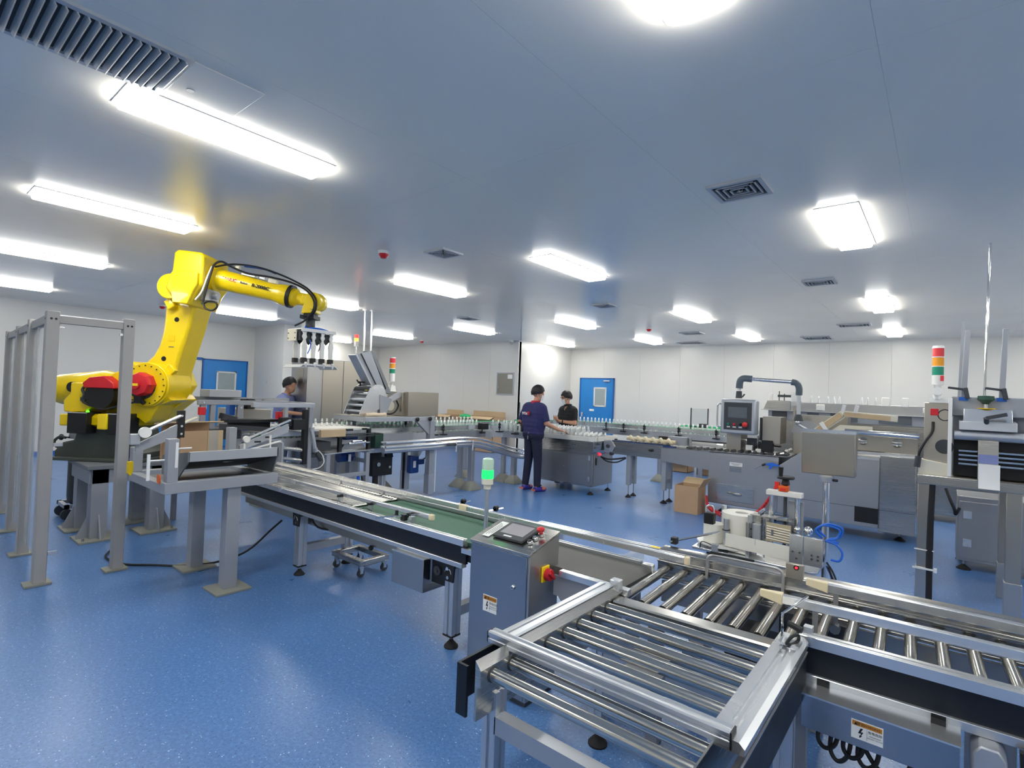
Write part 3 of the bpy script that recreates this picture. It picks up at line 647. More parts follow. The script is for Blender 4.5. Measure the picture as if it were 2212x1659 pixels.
# drive box at the far right under the rail
db = T('gear_motor', 'grey gear motor under rail at the lower right edge', 'motor', (.19, 2.36, .36))
db.part('housing', MB().prism([(.085, .30), (.17, .30), (.17, .50), (.15, .53), (.105, .53), (.085, .50)], 'y', 2.30, 2.42), 'alu_dull', bev=.006)
db.part('flange', box(.07, .20, 2.42, 2.44, .28, .535), 'alu_dull')
db.part('black_cover', MB().prism([(.20, .535), (.42, .535), (.42, .28), (.235, .28), (.205, .40)], 'y', 2.33, 2.36), 'black')
db.part('terminal_cable', MB().tube(cat_rom([(.24, 2.32, .33), (.27, 2.31, .37), (.32, 2.31, .36), (.38, 2.31, .33)], 5), .010, 8), 'alu_dull')

# ---------- transfer table with long rollers in front
tt = T('transfer_table', 'low roller transfer table in the right foreground', 'conveyor', (-.83, 1.8, 0))
lr = tt.part('roller', MB().cyl((0, 0, 0), (.70, 0, 0), .0225, seg=20), 'roller_steel', local=True)
ys = (2.185, 2.063, 1.949, 1.838, 1.719, 1.497, 1.392)
lr.location = (-1.178+.83, ys[0]-1.8, .640)
for y in ys[1:]: tt.inst(lr, (-1.178+.83, y-1.8, .640))
sk = tt.part('axle_washer', MB().cyl((-.006, 0, 0), (0, 0, 0), .027, seg=18), 'dark_grey', local=True); sk.location = (-1.178+.83, ys[0]-1.8, .640)
for y in ys[1:]: tt.inst(sk, (-1.178+.83, y-1.8, .640))
# left side member
tt.part('side_rail', MB().prism([(-1.285, .672), (-1.285, .702), (-1.272, .704), (-1.258, .704), (-1.258, .698), (-1.248, .698), (-1.248, .704), (-1.222, .704), (-1.215, .698), (-1.215, .672)], 'y', 1.525, 2.30), 'alu')
tt.part('side_plate', MB().prism([(-1.205, .50), (-1.195, .50), (-1.195, .610), (-1.180, .616), (-1.180, .672), (-1.205, .700)], 'y', 1.33, 2.33), 'steel')
tt.part('end_post', box(-1.235, -1.185, 2.298, 2.345, .52, .728), 'alu', bev=.006)
tt.part('outer_panel', box(-1.285, -1.275, 1.33, 2.29, .535, .672), 'black_panel')
tt.part('end_plate', box(-1.283, -1.236, 1.322, 1.332, .50, .672), 'black_panel')
# right side member
tt.part('side_rail', MB().prism([(-.487, .672), (-.487, .704), (-.452, .704), (-.452, .695), (-.436, .695), (-.425, .704), (-.405, .704), (-.390, .690), (-.390, .672)], 'y', 1.49, 2.325), 'alu_bright')
tt.part('outer_panel', box(-.405, -.392, 1.33, 2.31, .50, .672), 'black_panel')
tt.part('inner_plate', box(-.478, -.472, 1.33, 2.31, .54, .672), 'steel')
tt.part('end_plate', box(-.474, -.410, 1.322, 1.332, .50, .655), 'black_panel')
tt.part('panel_edge', box(-.394, -.388, 1.33, 2.31, .655, .660), 'alu_bright')
# stop bar across the front
sb = tt.part('stop_bar', MB().prism([(1.488, .682), (1.532, .682), (1.532, .718), (1.528, .722), (1.518, .722), (1.510, .719), (1.502, .722), (1.492, .722), (1.488, .718), (1.488, .706), (1.491, .704), (1.491, .698), (1.488, .696)], 'x', -1.292, -.428), 'alu', bev=.001)
tt.part('end_cap', MB().box(-1.296, -1.292, 1.488, 1.532, .682, .721).box(-.428, -.423, 1.488, 1.532, .676, .721), 'black', sb)
for y in (1.45, 2.2):
    for x in (-1.215, -.44):
        slot_leg(tt, x, y, .085, .56, .06)
tt.part('cross_beam', MB().box(-1.19, -.47, 1.42, 1.47, .42, .48).box(-1.19, -.47, 2.17, 2.22, .42, .48), 'alu_dull')
tt.part('drive_shaft', MB().cyl((-1.19, 1.85, .50), (-.47, 1.85, .50), .018, seg=10).box(-.95, -.80, 1.75, 1.95, .44, .56), 'steel_dark')
# proximity switch with hook at the far right corner
hk = tt.part('switch_post', MB().tube([(-.468, 2.255, .70), (-.468, 2.255, .80), (-.455, 2.27, .81), (-.42, 2.46, .82)], .005, 8), 'chrome')
tt.part('switch_body', MB().cyl((-.455, 2.29, .755), (-.405, 2.28, .745), .012, seg=10), 'black', hk)
tt.part('switch_bracket', MB().box(-.47, -.40, 2.20, 2.26, .704, .712).box(-.405, -.375, 2.30, 2.335, .735, .755), 'alu', hk)
tt.part('cable_coil', MB().tube(cat_rom([(-.44, 2.19, .715), (-.425, 2.20, .74), (-.41, 2.23, .745), (-.41, 2.24, .72), (-.425, 2.21, .71), (-.44, 2.19, .715)], 5), .006, 8), 'black', hk)
tt.part('screw', MB().cyl((-.452, 2.165, .704), (-.452, 2.165, .714), .007, seg=8).cyl((-.43, 2.175, .704), (-.43, 2.175, .712), .007, seg=8), 'chrome', hk)
# bracket foot on the left front leg
tt.part('foot_bracket', MB().box(-1.185, -1.13, 1.42, 1.48, .16, .20).cyl((-1.165, 1.415, .21), (-1.165, 1.43, .21), .014, seg=6), 'alu_dull', bev=.004)
# ================================================================= ROBOT CELL
# ---------- pedestal
pd = T('robot_pedestal', 'grey steel pedestal with gusseted legs under the yellow robot', 'pedestal', (-6.85, 1.75, 0))
pd.part('top_plate', box(-7.22, -6.44, 1.38, 2.12, .70, .74), 'mid_grey', bev=.004)
pd.part('apron', MB().box(-7.18, -6.48, 1.41, 1.43, .56, .70), 'frame_grey')
pd.part('apron', MB().box(-6.49, -6.47, 1.43, 2.08, .56, .70), 'frame_grey')
for x, sx in ((-7.10, -1), (-6.54, 1)):
    for y, sy in ((1.50, -1), (2.00, 1)):
        l = pd.part('leg', box(x-.07, x+.07, y-.07, y+.07, .02, .70), 'frame_grey', bev=.004)
        pd.part('foot_plate', box(x-.17, x+.17, y-.17, y+.17, 0, .022), 'plate_grey', l, bev=.003)
        g_ = pd.part('gusset', MB().prism([(x+sx*.07, .022), (x+sx*.16, .022), (x+sx*.16, .05), (x+sx*.07, .25)], 'y', y-.006, y+.006), 'frame_grey', l)
        pd.part('gusset', MB().prism([(y+sy*.07, .022), (y+sy*.16, .022), (y+sy*.16, .05), (y+sy*.07, .25)], 'x', x-.006, x+.006), 'frame_grey', l)
        pd.part('anchor_bolt', MB().cyl((x+sx*.13, y+sy*.13, .02), (x+sx*.13, y+sy*.13, .05), .012, seg=6), 'steel_warm', l)
# dark cabinet and small white stand behind the pedestal
tk = T('grey_drum', 'dark grey rounded gas bottle standing behind the pedestal', 'cylinder', (-7.75, 1.62, 0))
tk.part('shell', MB().lathe([(.0, .15), (.10, .15), (.13, .19), (.135, .25), (.135, .78), (.11, .83), (.05, .85)], (-7.75, 1.62, 0), 20), 'dark_grey')
tk.part('cap', MB().box(-7.80, -7.68, 1.55, 1.66, .85, .92), 'black')
tk.part('trolley_frame', MB().box(-7.95, -7.55, 1.44, 1.48, .13, .17).box(-7.95, -7.55, 1.76, 1.80, .13, .17).box(-7.95, -7.90, 1.44, 1.80, .13, .17).box(-7.60, -7.55, 1.44, 1.80, .13, .17), 'alu_dull')
for x in (-7.9, -7.6):
    for y in (1.47, 1.77): tk.part('castor', cyl((x-.015, y, .06), (x+.015, y, .06), .06, seg=14), 'dark_grey')
tk.part('air_hose', MB().tube(cat_rom([(-7.70, 1.55, .90), (-7.60, 1.45, 1.0), (-7.45, 1.45, 1.04), (-7.30, 1.5, .98)], 6), .008, 8), 'blue_hose')

# ---------- the six-axis robot. local x runs along the arm, local y away from the viewer
rb = T('industrial_robot', 'big yellow six-axis palletising robot arm with red motor cap', 'robot', (-6.985, 1.783, 0), R(39.398))
def rp(name, m, mats, sub=None, bev=0.0, label=None): return rb.part(name, m, mats, sub, bev, True, label)
base = rp('base', MB().prism([(-.50, .742), (.42, .742), (.42, .83), (.36, .90), (.24, .95), (.20, 1.12), (-.26, 1.12), (-.30, .95), (-.42, .92), (-.50, .83)], 'y', -.27, .30), 'robot_base', bev=.02)
rp('base_flange', MB().box(-.46, .46, -.36, .36, .742, .775), 'robot_base', base, bev=.006)
rp('lift_eye', MB().tube(cat_rom([(-.46, -.20, .84), (-.54, -.20, .87), (-.56, -.2, .92), (-.50, -.2, .97), (-.44, -.2, .96)], 5), .014, 8), 'robot_base', base)
rp('control_panel', MB().prism([(-.60, .93), (-.26, .90), (-.24, .98), (-.58, 1.02)], 'y', .02, .26), 'alu_dull', base)
rp('knob', MB().cyl((-.62, -.02, .945), (-.55, -.02, .945), .008, seg=8).ball((-.64, -.02, .945), (.025, .025, .035), 8, 6), 'black', base)
for u0 in (-.27, .13):
    c_ = rp('cable_cover', MB().box(u0, u0+.20, -.40, -.20, 1.03, 1.245), 'black', base, bev=.006)
    rp('cover_edge', MB().box(u0, u0+.20, -.403, -.395, 1.238, 1.247), 'alu_bright', base)
tt_ = rp('turntable', MB().lathe([(.30, 1.10), (.34, 1.12), (.34, 1.20), (.30, 1.23)], (0, 0, 0), 32), 'yellow')
rp('stop_block', MB().box(-.40, -.26, -.34, -.16, 1.10, 1.22), 'yellow', tt_, bev=.01)
rp('stop_block', MB().box(.05, .15, -.42, -.22, 1.08, 1.24), 'yellow', tt_, bev=.01)
car = rp('carousel', MB().prism([(-.43, 1.22), (.30, 1.20), (.40, 1.12), (.46, 1.16), (.52, 1.28), (.66, 1.40), (.60, 1.46), (.66, 1.56), (.60, 1.70), (.44, 1.78), (.28, 1.74), (.22, 1.66), (.06, 1.64), (-.05, 1.66), (-.35, 1.60), (-.36, 1.46), (-.43, 1.36)], 'y', .04, .26), 'yellow', bev=.012)
rp('side_plate', MB().prism([(-.42, 1.24), (-.20, 1.24), (-.12, 1.30), (-.14, 1.42), (-.06, 1.46), (-.06, 1.55), (-.36, 1.55), (-.36, 1.44), (-.43, 1.36)], 'y', -.27, .06), 'yellow', car, bev=.012)
rp('shoulder_casting', MB().prism([(.16, 1.22), (.34, 1.20), (.42, 1.14), (.47, 1.18), (.55, 1.34), (.70, 1.40), (.62, 1.45), (.5, 1.5), (.30, 1.76), (.22, 1.80), (.18, 1.72), (.05, 1.66), (.0, 1.60), (.14, 1.56)], 'y', -.24, .05), 'yellow', car, bev=.012)
mo = rp('axis_one_motor', MB().cyl((.0, -.34, 1.44), (.0, .06, 1.44), .15, seg=24), 'black', car)
rp('motor_cap', MB().prism([(-.15, 1.50), (.17, 1.50), (.15, 1.56), (.05, 1.63), (-.10, 1.61), (-.17, 1.55)], 'y', -.36, -.10), 'red', mo, bev=.01)
rp('wiring', MB().tube(cat_rom([(-.18, -.29, 1.53), (-.21, -.30, 1.48), (-.18, -.31, 1.43), (-.20, -.30, 1.36), (-.12, -.30, 1.32), (-.04, -.30, 1.31)], 5), .014, 8).box(-.15, -.09, -.32, -.28, 1.52, 1.56).box(-.22, -.17, -.31, -.28, 1.36, 1.40), 'dark_grey', car)
rp('signal_lamp', MB().cyl((-.16, -.285, 1.25), (-.16, -.27, 1.25), .014, seg=10), 'led_green', car)
# spring balancer (the horizontal drum at the back)
ball_ = rp('balancer', MB().lathe([(.0, 0), (.10, .003), (.15, .02), (.165, .06), (.165, .55), (.14, .62), (.12, .70)], (-.70, -.02, 1.46), 28, (1, 0, .13)), 'yellow')
rp('balancer_pivot', MB().cyl((-.40, -.21, 1.50), (-.40, -.05, 1.50), .055, seg=20), 'black', ball_)
rp('pivot_cap', MB().cyl((-.40, -.215, 1.50), (-.40, -.205, 1.50), .015, seg=10), 'dark_grey', ball_)
# shoulder joint
sh = rp('shoulder_joint', MB().cyl((.453, -.30, 1.554), (.453, .10, 1.554), .235, seg=36), 'yellow', bev=.008)
rp('bolt_ring', MB().lathe([(.17, 0), (.22, 0), (.22, .012), (.17, .012)], (.453, -.312, 1.554), 36, (0, -1, 0)), 'yellow', sh)
bl = MB()
for k in range(20):
    a = 2*PI*k/20; bl.cyl((.453+.20*math.cos(a), -.33, 1.554+.20*math.sin(a)), (.453+.20*math.cos(a), -.32, 1.554+.20*math.sin(a)), .007, seg=6)
b_ = rp('bolts', bl, 'black', sh); b_['kind'] = 'stuff'
rp('motor_recess', MB().cyl((.43, -.335, 1.54), (.43, -.32, 1.54), .14, seg=20), 'dark_grey', sh)
rm = rp('axis_two_motor', MB().lathe([(.125, 0), (.125, .09), (.11, .12), (.05, .13)], (.453, -.32, 1.556), 8, (0, -1, 0)), 'red', label='red octagonal motor cap')
rp('motor_boss', MB().cyl((.453, -.47, 1.553), (.453, -.44, 1.553), .045, seg=18), 'red', rm)
rp('maker_plate', MB().box(.425, .485, -.474, -.469, 1.54, 1.565), 'label_yellow', rm)
rp('motor_plug', MB().box(.40, .47, -.40, -.34, 1.36, 1.44).cyl((.45, -.37, 1.40), (.49, -.37, 1.36), .022, seg=10), 'black', rm)
rp('motor_cable', MB().tube(cat_rom([(.43, -.38, 1.38), (.36, -.40, 1.36), (.24, -.42, 1.32), (.12, -.40, 1.29), (.0, -.36, 1.285)], 6), .012, 8), 'black', rm)
# lower arm
arm = rp('lower_arm', MB().prism([(.50, 2.62), (.525, 2.45), (.52, 2.28), (.505, 2.12), (.475, 1.98), (.42, 1.87), (.32, 1.77), (.235, 1.71), (.24, 1.50), (.34, 1.37), (.48, 1.33), (.60, 1.40), (.655, 1.52), (.66, 1.70), (.72, 1.93), (.79, 2.18), (.845, 2.42), (.86, 2.60), (.80, 2.72), (.62, 2.74)], 'y', -.17, .16), 'yellow', bev=.03)
for (u, z, r_) in ((.655, 2.262, .026), (.536, 1.838, .026)):
    rp('hole', MB().cyl((u, -.172, z), (u, -.165, z), r_, seg=18), 'black', arm)
rp('data_plate', MB().box(.575, .645, -.174, -.169, 2.03, 2.095), 'yellow_flat', arm)
rp('data_plate_print', MB().box(.585, .64, -.175, -.1735, 1.965, 1.972), 'print_grey', arm)
rp('arm_stop', MB().bar((.215, -.20, 1.76), (.29, -.20, 1.68), .10, .06, (0, 1, 0)), 'yellow', arm, bev=.008)
rp('arm_stop', MB().bar((.60, -.20, 1.68), (.67, -.20, 1.75), .10, .06, (0, 1, 0)), 'yellow', arm, bev=.008)
# elbow
el = rp('elbow_housing', MB().prism([(.655, 2.50), (.60, 2.58), (.63, 2.72), (.66, 2.76), (.675, 2.955), (.715, 2.985), (.95, 2.965), (.985, 2.94), (.985, 2.64), (.93, 2.56), (.865, 2.40), (.79, 2.415)], 'y', -.30, .20), 'yellow', bev=.02)
ej = rp('elbow_joint', MB().cyl((.62, -.27, 2.60), (.62, .12, 2.60), .135, seg=30), 'yellow', el, bev=.01)
rp('elbow_cover', MB().prism([(.70, 2.42), (.86, 2.41), (.91, 2.55), (.95, 2.62), (.95, 2.75), (.72, 2.76), (.66, 2.62)], 'y', -.335, -.29), 'yellow', el, bev=.01)
rp('stop_block', MB().bar((.57, -.2, 2.40), (.64, -.2, 2.44), .10, .07, (0, 1, 0)), 'yellow', el, bev=.008)
rp('wrist_motor', MB().box(.90, 1.00, -.20, .0, 2.48, 2.60).cyl((.99, -.1, 2.545), (1.05, -.1, 2.535), .04, seg=12), 'alu_dull', el)
# forearm
A = Vector((.985, -.04, 2.745)); Bp = Vector((1.80, -.04, 2.578)); dv = (Bp-A).normalized()
fo = rp('forearm', MB().lathe([(.15, 0), (.15, .035), (.118, .05), (.112, .12), (.100, .45), (.095, .66), (.112, .73), (.118, .80), (.118, .825)], A, 28, dv), 'yellow', bev=.003)
rp('sealing_ring', MB().lathe([(.10, .825), (.125, .825), (.125, .862), (.10, .862)], A, 28, dv), 'black', fo)
sd_ = Vector((0, -1, 0)); upv = sd_.cross(dv) * -1
for s_, t0, sz, mn in (('FANUC', .20, .048, 'red'), ('Robot', .36, .030, 'print_grey'), ('R-2000iC', .545, .050, 'ink')):
    P_ = A + dv*t0 + sd_*.1075 + Vector((0, 0, .012)); mkobj('lettering', text_mesh(s_, sz, frameM(P_, dv, Vector((0, 0, 1))), mn, thick=.002, shear=.1, bold=True), fo)
vb = rp('valve_block', MB().bar(A+dv*.30+Vector((0, -.02, .125)), A+dv*.46+Vector((0, -.02, .125)), .07, .045).bar(A+dv*.50+Vector((0, -.02, .13)), A+dv*.57+Vector((0, -.02, .13)), .06, .05), 'alu_dull', fo, bev=.006)
rp('valve_coil', MB().bar(A+dv*.60+Vector((0, -.03, .115)), A+dv*.70+Vector((0, -.03, .115)), .05, .05).cyl(A+dv*.22+Vector((0, -.02, .17)), A+dv*.27+Vector((0, -.02, .17)), .026, seg=10), 'cream_plastic', fo, bev=.008)
wr_ = rp('wrist', MB().lathe([(.10, .862), (.098, .90), (.068, .93), (.068, 1.0)], A, 24, dv), 'yellow')
J5 = Vector((2.085, -.04, 2.525))
rp('wrist_fork', MB().bar(A+dv*.98, J5, .17, .12), 'yellow', wr_, bev=.02)
rp('wrist_joint', MB().cyl(J5+Vector((0, -.105, 0)), J5+Vector((0, .105, 0)), .092, seg=28).ball(J5+Vector((.015, 0, .0)), (.095, .10, .095), 18, 10), 'yellow', wr_)
rp('wrist_head', MB().prism([(1.985, 2.52), (2.10, 2.50), (2.12, 2.395), (1.955, 2.385)], 'y', -.12, .04), 'yellow', wr_, bev=.012)
fl_ = rp('tool_flange', MB().cyl((2.035, -.04, 2.40), (2.035, -.04, 2.34), .075, seg=20).cyl((2.035, -.04, 2.34), (2.035, -.04, 2.215), .05, seg=16), 'dark_grey')
rp('swivel_mount', MB().cyl((2.0, -.13, 2.36), (2.07, -.13, 2.36), .03, seg=10).box(1.96, 2.11, -.15, .04, 2.33, 2.37), 'black', fl_)
# cables over the arm
def hose(pts, r=.011, m='black', nm='cable'): return rp(nm, MB().tube(cat_rom(pts, 8), r, 8), m)
hose([(.98, -.27, 2.42), (1.0, -.26, 2.56), (1.03, -.24, 2.74), (1.045, -.2, 2.86), (1.10, -.16, 2.905), (1.20, -.13, 2.855), (1.36, -.10, 2.80), (1.60, -.10, 2.77), (1.84, -.12, 2.715), (2.02, -.16, 2.63), (2.115, -.18, 2.52), (2.11, -.18, 2.41), (2.02, -.15, 2.31), (1.90, -.12, 2.25)])
hose([(1.04, -.18, 2.84), (1.12, -.12, 2.88), (1.24, -.08, 2.90), (1.45, -.06, 2.88), (1.66, -.06, 2.82), (1.88, -.10, 2.73), (2.04, -.14, 2.64), (2.13, -.16, 2.53), (2.125, -.16, 2.41), (2.04, -.14, 2.33)], .010)
hose([(1.30, -.07, 2.885), (1.50, -.05, 2.865), (1.64, -.05, 2.82)], .010, 'navy_motor')
hose([(.985, -.27, 2.44), (1.02, -.28, 2.38), (1.09, -.28, 2.36), (1.14, -.28, 2.40), (1.12, -.28, 2.45), (1.05, -.28, 2.455), (1.0, -.28, 2.43)], .010)
hose([(1.02, -.2, 2.84), (1.0, -.25, 2.70), (.97, -.28, 2.55), (.92, -.3, 2.46)], .009, 'white_plastic')
# ---------- bottle gripper on the flange (square to the room)
gp = rb.part('gripper', MB().box(-5.57, -5.27, 2.885, 3.29, 2.205, 2.220).box(-5.285, -5.27, 2.885, 3.29, 2.185, 2.205), 'white_metal', bev=.002)
rb.part('end_plate', box(-5.55, -5.37, 2.875, 2.887, 2.085, 2.21), 'cream_plastic', gp, bev=.004)
rb.part('end_bolts', MB().cyl((-5.53, 2.870, 2.17), (-5.53, 2.876, 2.17), .007, seg=6).cyl((-5.53, 2.870, 2.115), (-5.53, 2.876, 2.115), .007, seg=6).cyl((-5.39, 2.870, 2.17), (-5.39, 2.876, 2.17), .007, seg=6).cyl((-5.39, 2.870, 2.115), (-5.39, 2.876, 2.115), .007, seg=6), 'dark_grey', gp)
rb.part('slide_block', box(-5.54, -5.33, 2.90, 3.27, 2.10, 2.185), 'dark_grey', gp)
fin = None
for ix, x in enumerate((-5.31, -5.49)):
    for k in range(4):
        y = 2.935+k*.105
        fb = rb.part('gripper_finger', MB().prism([(y-.020, 1.90), (y+.020, 1.90), (y+.022, 2.00), (y+.030, 2.03), (y+.022, 2.06), (y+.010, 2.10), (y+.025, 2.13), (y+.014, 2.16), (y+.026, 2.19), (y-.026, 2.19), (y-.014, 2.16), (y-.025, 2.13), (y-.010, 2.10), (y-.022, 2.06), (y-.030, 2.03), (y-.022, 2.00)], 'x', x, x+.018), 'white_plastic', gp)
        rb.part('bottle_cup', box(x-.015, x+.03, y-.024, y+.024, 1.855, 1.905), 'black', gp)
        if k < 3: rb.part('diamond_link', MB().prism([(y+.0525, 2.06), (y+.10, 2.11), (y+.0525, 2.165), (y+.005, 2.11)], 'x', x-.012, x-.002), 'black', gp)
rb.part('bottom_tray', MB().prism([(2.86, 1.80), (2.865, 1.797), (2.90, 1.825), (3.28, 1.825), (3.31, 1.795), (3.315, 1.80), (3.283, 1.832), (2.898, 1.832)], 'x', -5.60, -5.24), 'white_metal', gp)
for k in range(4):
    y = 2.935+k*.105
    rb.part('bottle_tip', MB().lathe([(.012, 1.86), (.020, 1.84), (.006, 1.80)], (-5.25, y, 0), 10), 'white_plastic', gp)
rb.part('air_tube', MB().tube(cat_rom([(-5.42, 3.02, 2.28), (-5.36, 2.98, 2.23), (-5.34, 3.05, 2.235), (-5.34, 3.15, 2.235), (-5.36, 3.24, 2.225)], 6), .010, 8), 'blue_hose', gp)
rb.part('air_tube', MB().tube(cat_rom([(-5.29, 2.99, 2.10), (-5.285, 3.0, 2.05), (-5.285, 2.99, 2.0), (-5.29, 2.97, 1.95)], 6), .006, 8), 'blue_hose', gp)
rb.part('air_tube', MB().tube(cat_rom([(-5.29, 3.10, 2.10), (-5.285, 3.11, 2.04), (-5.285, 3.09, 1.98)], 6), .005, 8), 'dark_grey', gp)

# ---------- safety fence round the cell
fe = T('safety_fence', 'grey post safety fence with clear panels at the left edge', 'fence', (-6.4, .95, 0))
for x, y in ((-5.375, .888), (-5.372, 1.381), (-6.37, .93), (-7.40, .985), (-8.42, 1.03)):
    p = fe.part('post', box(x-.04, x+.04, y-.04, y+.04, 0, 2.11), 'post_grey', bev=.005)
    fe.part('foot_plate', box(x-.07, x+.07, y-.09, y+.07, 0, .018), 'plate_grey', p, bev=.003)
    fe.part('post_hole', MB().cyl((x-.012, y-.0415, 2.05), (x-.012, y-.039, 2.05), .009, seg=8).cyl((x+.041, y-.012, 2.05), (x+.039, y-.012, 2.05), .009, seg=8).cyl((x+.041, y+.016, 2.05), (x+.039, y+.016, 2.05), .009, seg=8), 'black', p)
fe.part('top_rail', MB().bar((-5.41, .89, 2.055), (-8.4, 1.03, 2.055), .05, .07), 'post_grey', bev=.004)
fe.part('top_rail', box(-5.395, -5.345, .925, 1.345, 2.02, 2.085), 'post_grey', bev=.004)
fe.part('rail_edge', box(-5.346, -5.344, .925, 1.345, 2.078, 2.086), 'alu_bright')
fe.part('panel_bracket', MB().box(-5.37, -5.345, .925, .96, 1.985, 1.995).box(-5.37, -5.345, 1.32, 1.345, 1.965, 1.985).box(-5.36, -5.34, .93, .985, 1.06, 1.085).box(-5.36, -5.34, .93, .985, .22, .245), 'alu')
for k, (x, y) in enumerate(((-5.375, .888), (-6.37, .93), (-7.40, .985))):
    x2, y2 = ((-6.37, .93), (-7.40, .985), (-8.42, 1.03))[k]
    for j in range(3):
        t0 = j/3+.03; t1 = (j+1)/3-.005
        fe.part('clear_panel', MB().bar((x+(x2-x)*t0, y+(y2-y)*t0, 1.08), (x+(x2-x)*t1, y+(y2-y)*t1, 1.08), .006, 1.86), 'polycarb')
        if j: fe.part('mullion', MB().bar((x+(x2-x)*j/3-.008, y+(y2-y)*j/3, .16), (x+(x2-x)*j/3-.008, y+(y2-y)*j/3, 2.02), .012, .02), 'alu')

# ---------- carton chute stand in front of the robot
st = T('carton_chute', 'grey welded steel stand with tilted carton chute beside conveyor', 'stand', (-4.65, 1.8, 0))
for x, y in ((-4.30, 1.835), (-5.0, 1.85)):
    l = st.part('leg', box(x-.05, x+.05, y-.05, y+.05, .015, .80), 'frame_grey', bev=.004)
    st.part('foot_plate', box(x-.13, x+.13, y-.13, y+.13, 0, .018), 'plate_grey', l, bev=.003)
st.part('front_beam', box(-4.30, -4.22, 1.345, 2.16, .80, .88), 'frame_grey', bev=.003)
st.part('side_beam', box(-5.05, -4.30, 1.345, 1.41, .80, .865), 'frame_grey', bev=.003)
st.part('side_beam', box(-5.05, -4.30, 2.09, 2.155, .80, .865), 'frame_grey', bev=.003)
st.part('rear_beam', box(-5.10, -5.03, 1.345, 2.155, .80, .865), 'frame_grey', bev=.003)
st.part('post', box(-4.30, -4.23, 1.36, 1.43, .88, 1.19), 'frame_grey', bev=.003)
st.part('post', box(-5.08, -5.0, 1.36, 1.43, .865, 1.06), 'frame_grey', bev=.003)
st.part('post', box(-5.08, -5.0, 2.09, 2.155, .865, 1.2), 'frame_grey', bev=.003)
st.part('chute_lip', MB().prism([(-4.24, 1.02), (-4.225, 1.02), (-4.225, 1.088), (-4.24, 1.092)], 'y', 1.495, 2.155), 'alu_dull')
st.part('chute_floor', MB().prism([(-4.24, 1.02), (-4.24, 1.03), (-4.75, .90), (-4.75, .89)], 'y', 1.50, 2.15), 'dark_grey')
st.part('chute_cheek', MB().prism([(-4.225, 1.09), (-4.225, 1.02), (-4.42, .87), (-4.75, .87), (-4.75, 1.02)], 'y', 1.488, 1.498), 'mid_grey')
st.part('chute_cheek', MB().prism([(-4.225, 1.09), (-4.225, 1.02), (-4.30, .88), (-4.75, .87), (-4.75, 1.02)], 'y', 2.148, 2.158), 'mid_grey')
st.part('tray', box(-4.95, -4.32, 1.42, 2.08, .83, .84), 'mid_grey')
st.part('hanging_clip', MB().prism([(1.75, .985), (2.02, 1.0), (2.02, .99), (1.82, .975)], 'x', -4.55, -4.40), 'alu')
# tilted side arms with rods and slotted plates
def tilt_arm(x, y0, z0, y1, z1, nm):
    a = st.part('tilted_arm', MB().prism([(y0, z0-.05), (y0, z0), (y1, z1), (y1, z1-.10), (y1-.25, z1-.20)], 'x', x-.012, x+.012), 'frame_grey')
    pl_ = st.part('slotted_plate', box(x-.02, x+.02, y1-.015, y1+.035, z1-.11, z1+.10), 'black', a, bev=.003)
    st.part('plate_bolts', MB().cyl((x+.02, y1+.01, z1+.06), (x+.026, y1+.01, z1+.06), .009, seg=8).cyl((x+.02, y1+.01, z1-.02), (x+.026, y1+.01, z1-.02), .009, seg=8).cyl((x+.02, y1+.01, z1-.08), (x+.026, y1+.01, z1-.08), .009, seg=8), 'chrome', pl_)
    st.part('guide_rod', cyl((x+.03, y0+.05, z0+.095), (x+.03, y1, z1+.06), .013, seg=12), 'alu_bright', a)
    st.part('roller_end', MB().cyl((x+.02, y0+.045, z0+.09), (x+.05, y0+.045, z0+.09), .04, seg=18), 'white_plastic', a)
    st.part('pillow_block', box(x-.01, x+.03, y0-.04, y0+.02, z0-.0, z0+.08), 'alu_dull', a, bev=.004)
tilt_arm(-4.60, 1.265, 1.125, 1.545, 1.275, '')
st.part('bent_rail', MB().bar((-4.95, 1.60, 1.21), (-4.95, 1.80, 1.30), .01, .07, (1, 0, 0)), 'alu')
for x, y, z in ((-4.24, 1.235, 1.01), (-4.24, 1.405, 1.085)):
    lbk = st.part('angle_bracket', MB().box(x, x+.014, y, y+.018, z-.10, z+.08), 'white_metal')
    st.part('peg', MB().cyl((x+.007, y+.01, z+.035), (x+.007, y+.105, z+.035), .006, seg=8), 'white_metal', lbk)
st.part('yellow_bumper', MB().prism([(1.255, .985), (1.285, .985), (1.285, .915), (1.272, .88), (1.255, .90)], 'x', -4.75, -4.70), 'yellow_flat')
st.part('warning_disc', MB().cyl((-4.32, 1.34, .90), (-4.32, 1.335, .90), .035, seg=16), 'orange')
st.part('second_arm', MB().prism([(2.20, .98), (2.20, 1.03), (2.66, 1.22), (2.66, 1.14)], 'x', -5.06, -5.03), 'alu_dull')
st.part('second_rod', cyl((-5.0, 2.24, 1.09), (-5.0, 2.66, 1.26), .012, seg=12), 'alu_bright')
st.part('arm_roller', MB().cyl((-5.01, 2.24, 1.09), (-4.98, 2.24, 1.09), .03, seg=16), 'white_plastic')
st.part('slot', MB().box(-5.029, -5.026, 2.33, 2.39, 1.05, 1.065).box(-5.029, -5.026, 2.43, 2.49, 1.09, 1.105), 'black')
st.part('white_brackets', MB().box(-4.99, -4.975, 2.21, 2.225, .93, 1.05).box(-4.99, -4.975, 2.45, 2.465, .95, 1.12).bar((-4.98, 2.2, .98), (-4.98, 2.56, 1.06), .01, .03, (1, 0, 0)), 'white_metal')
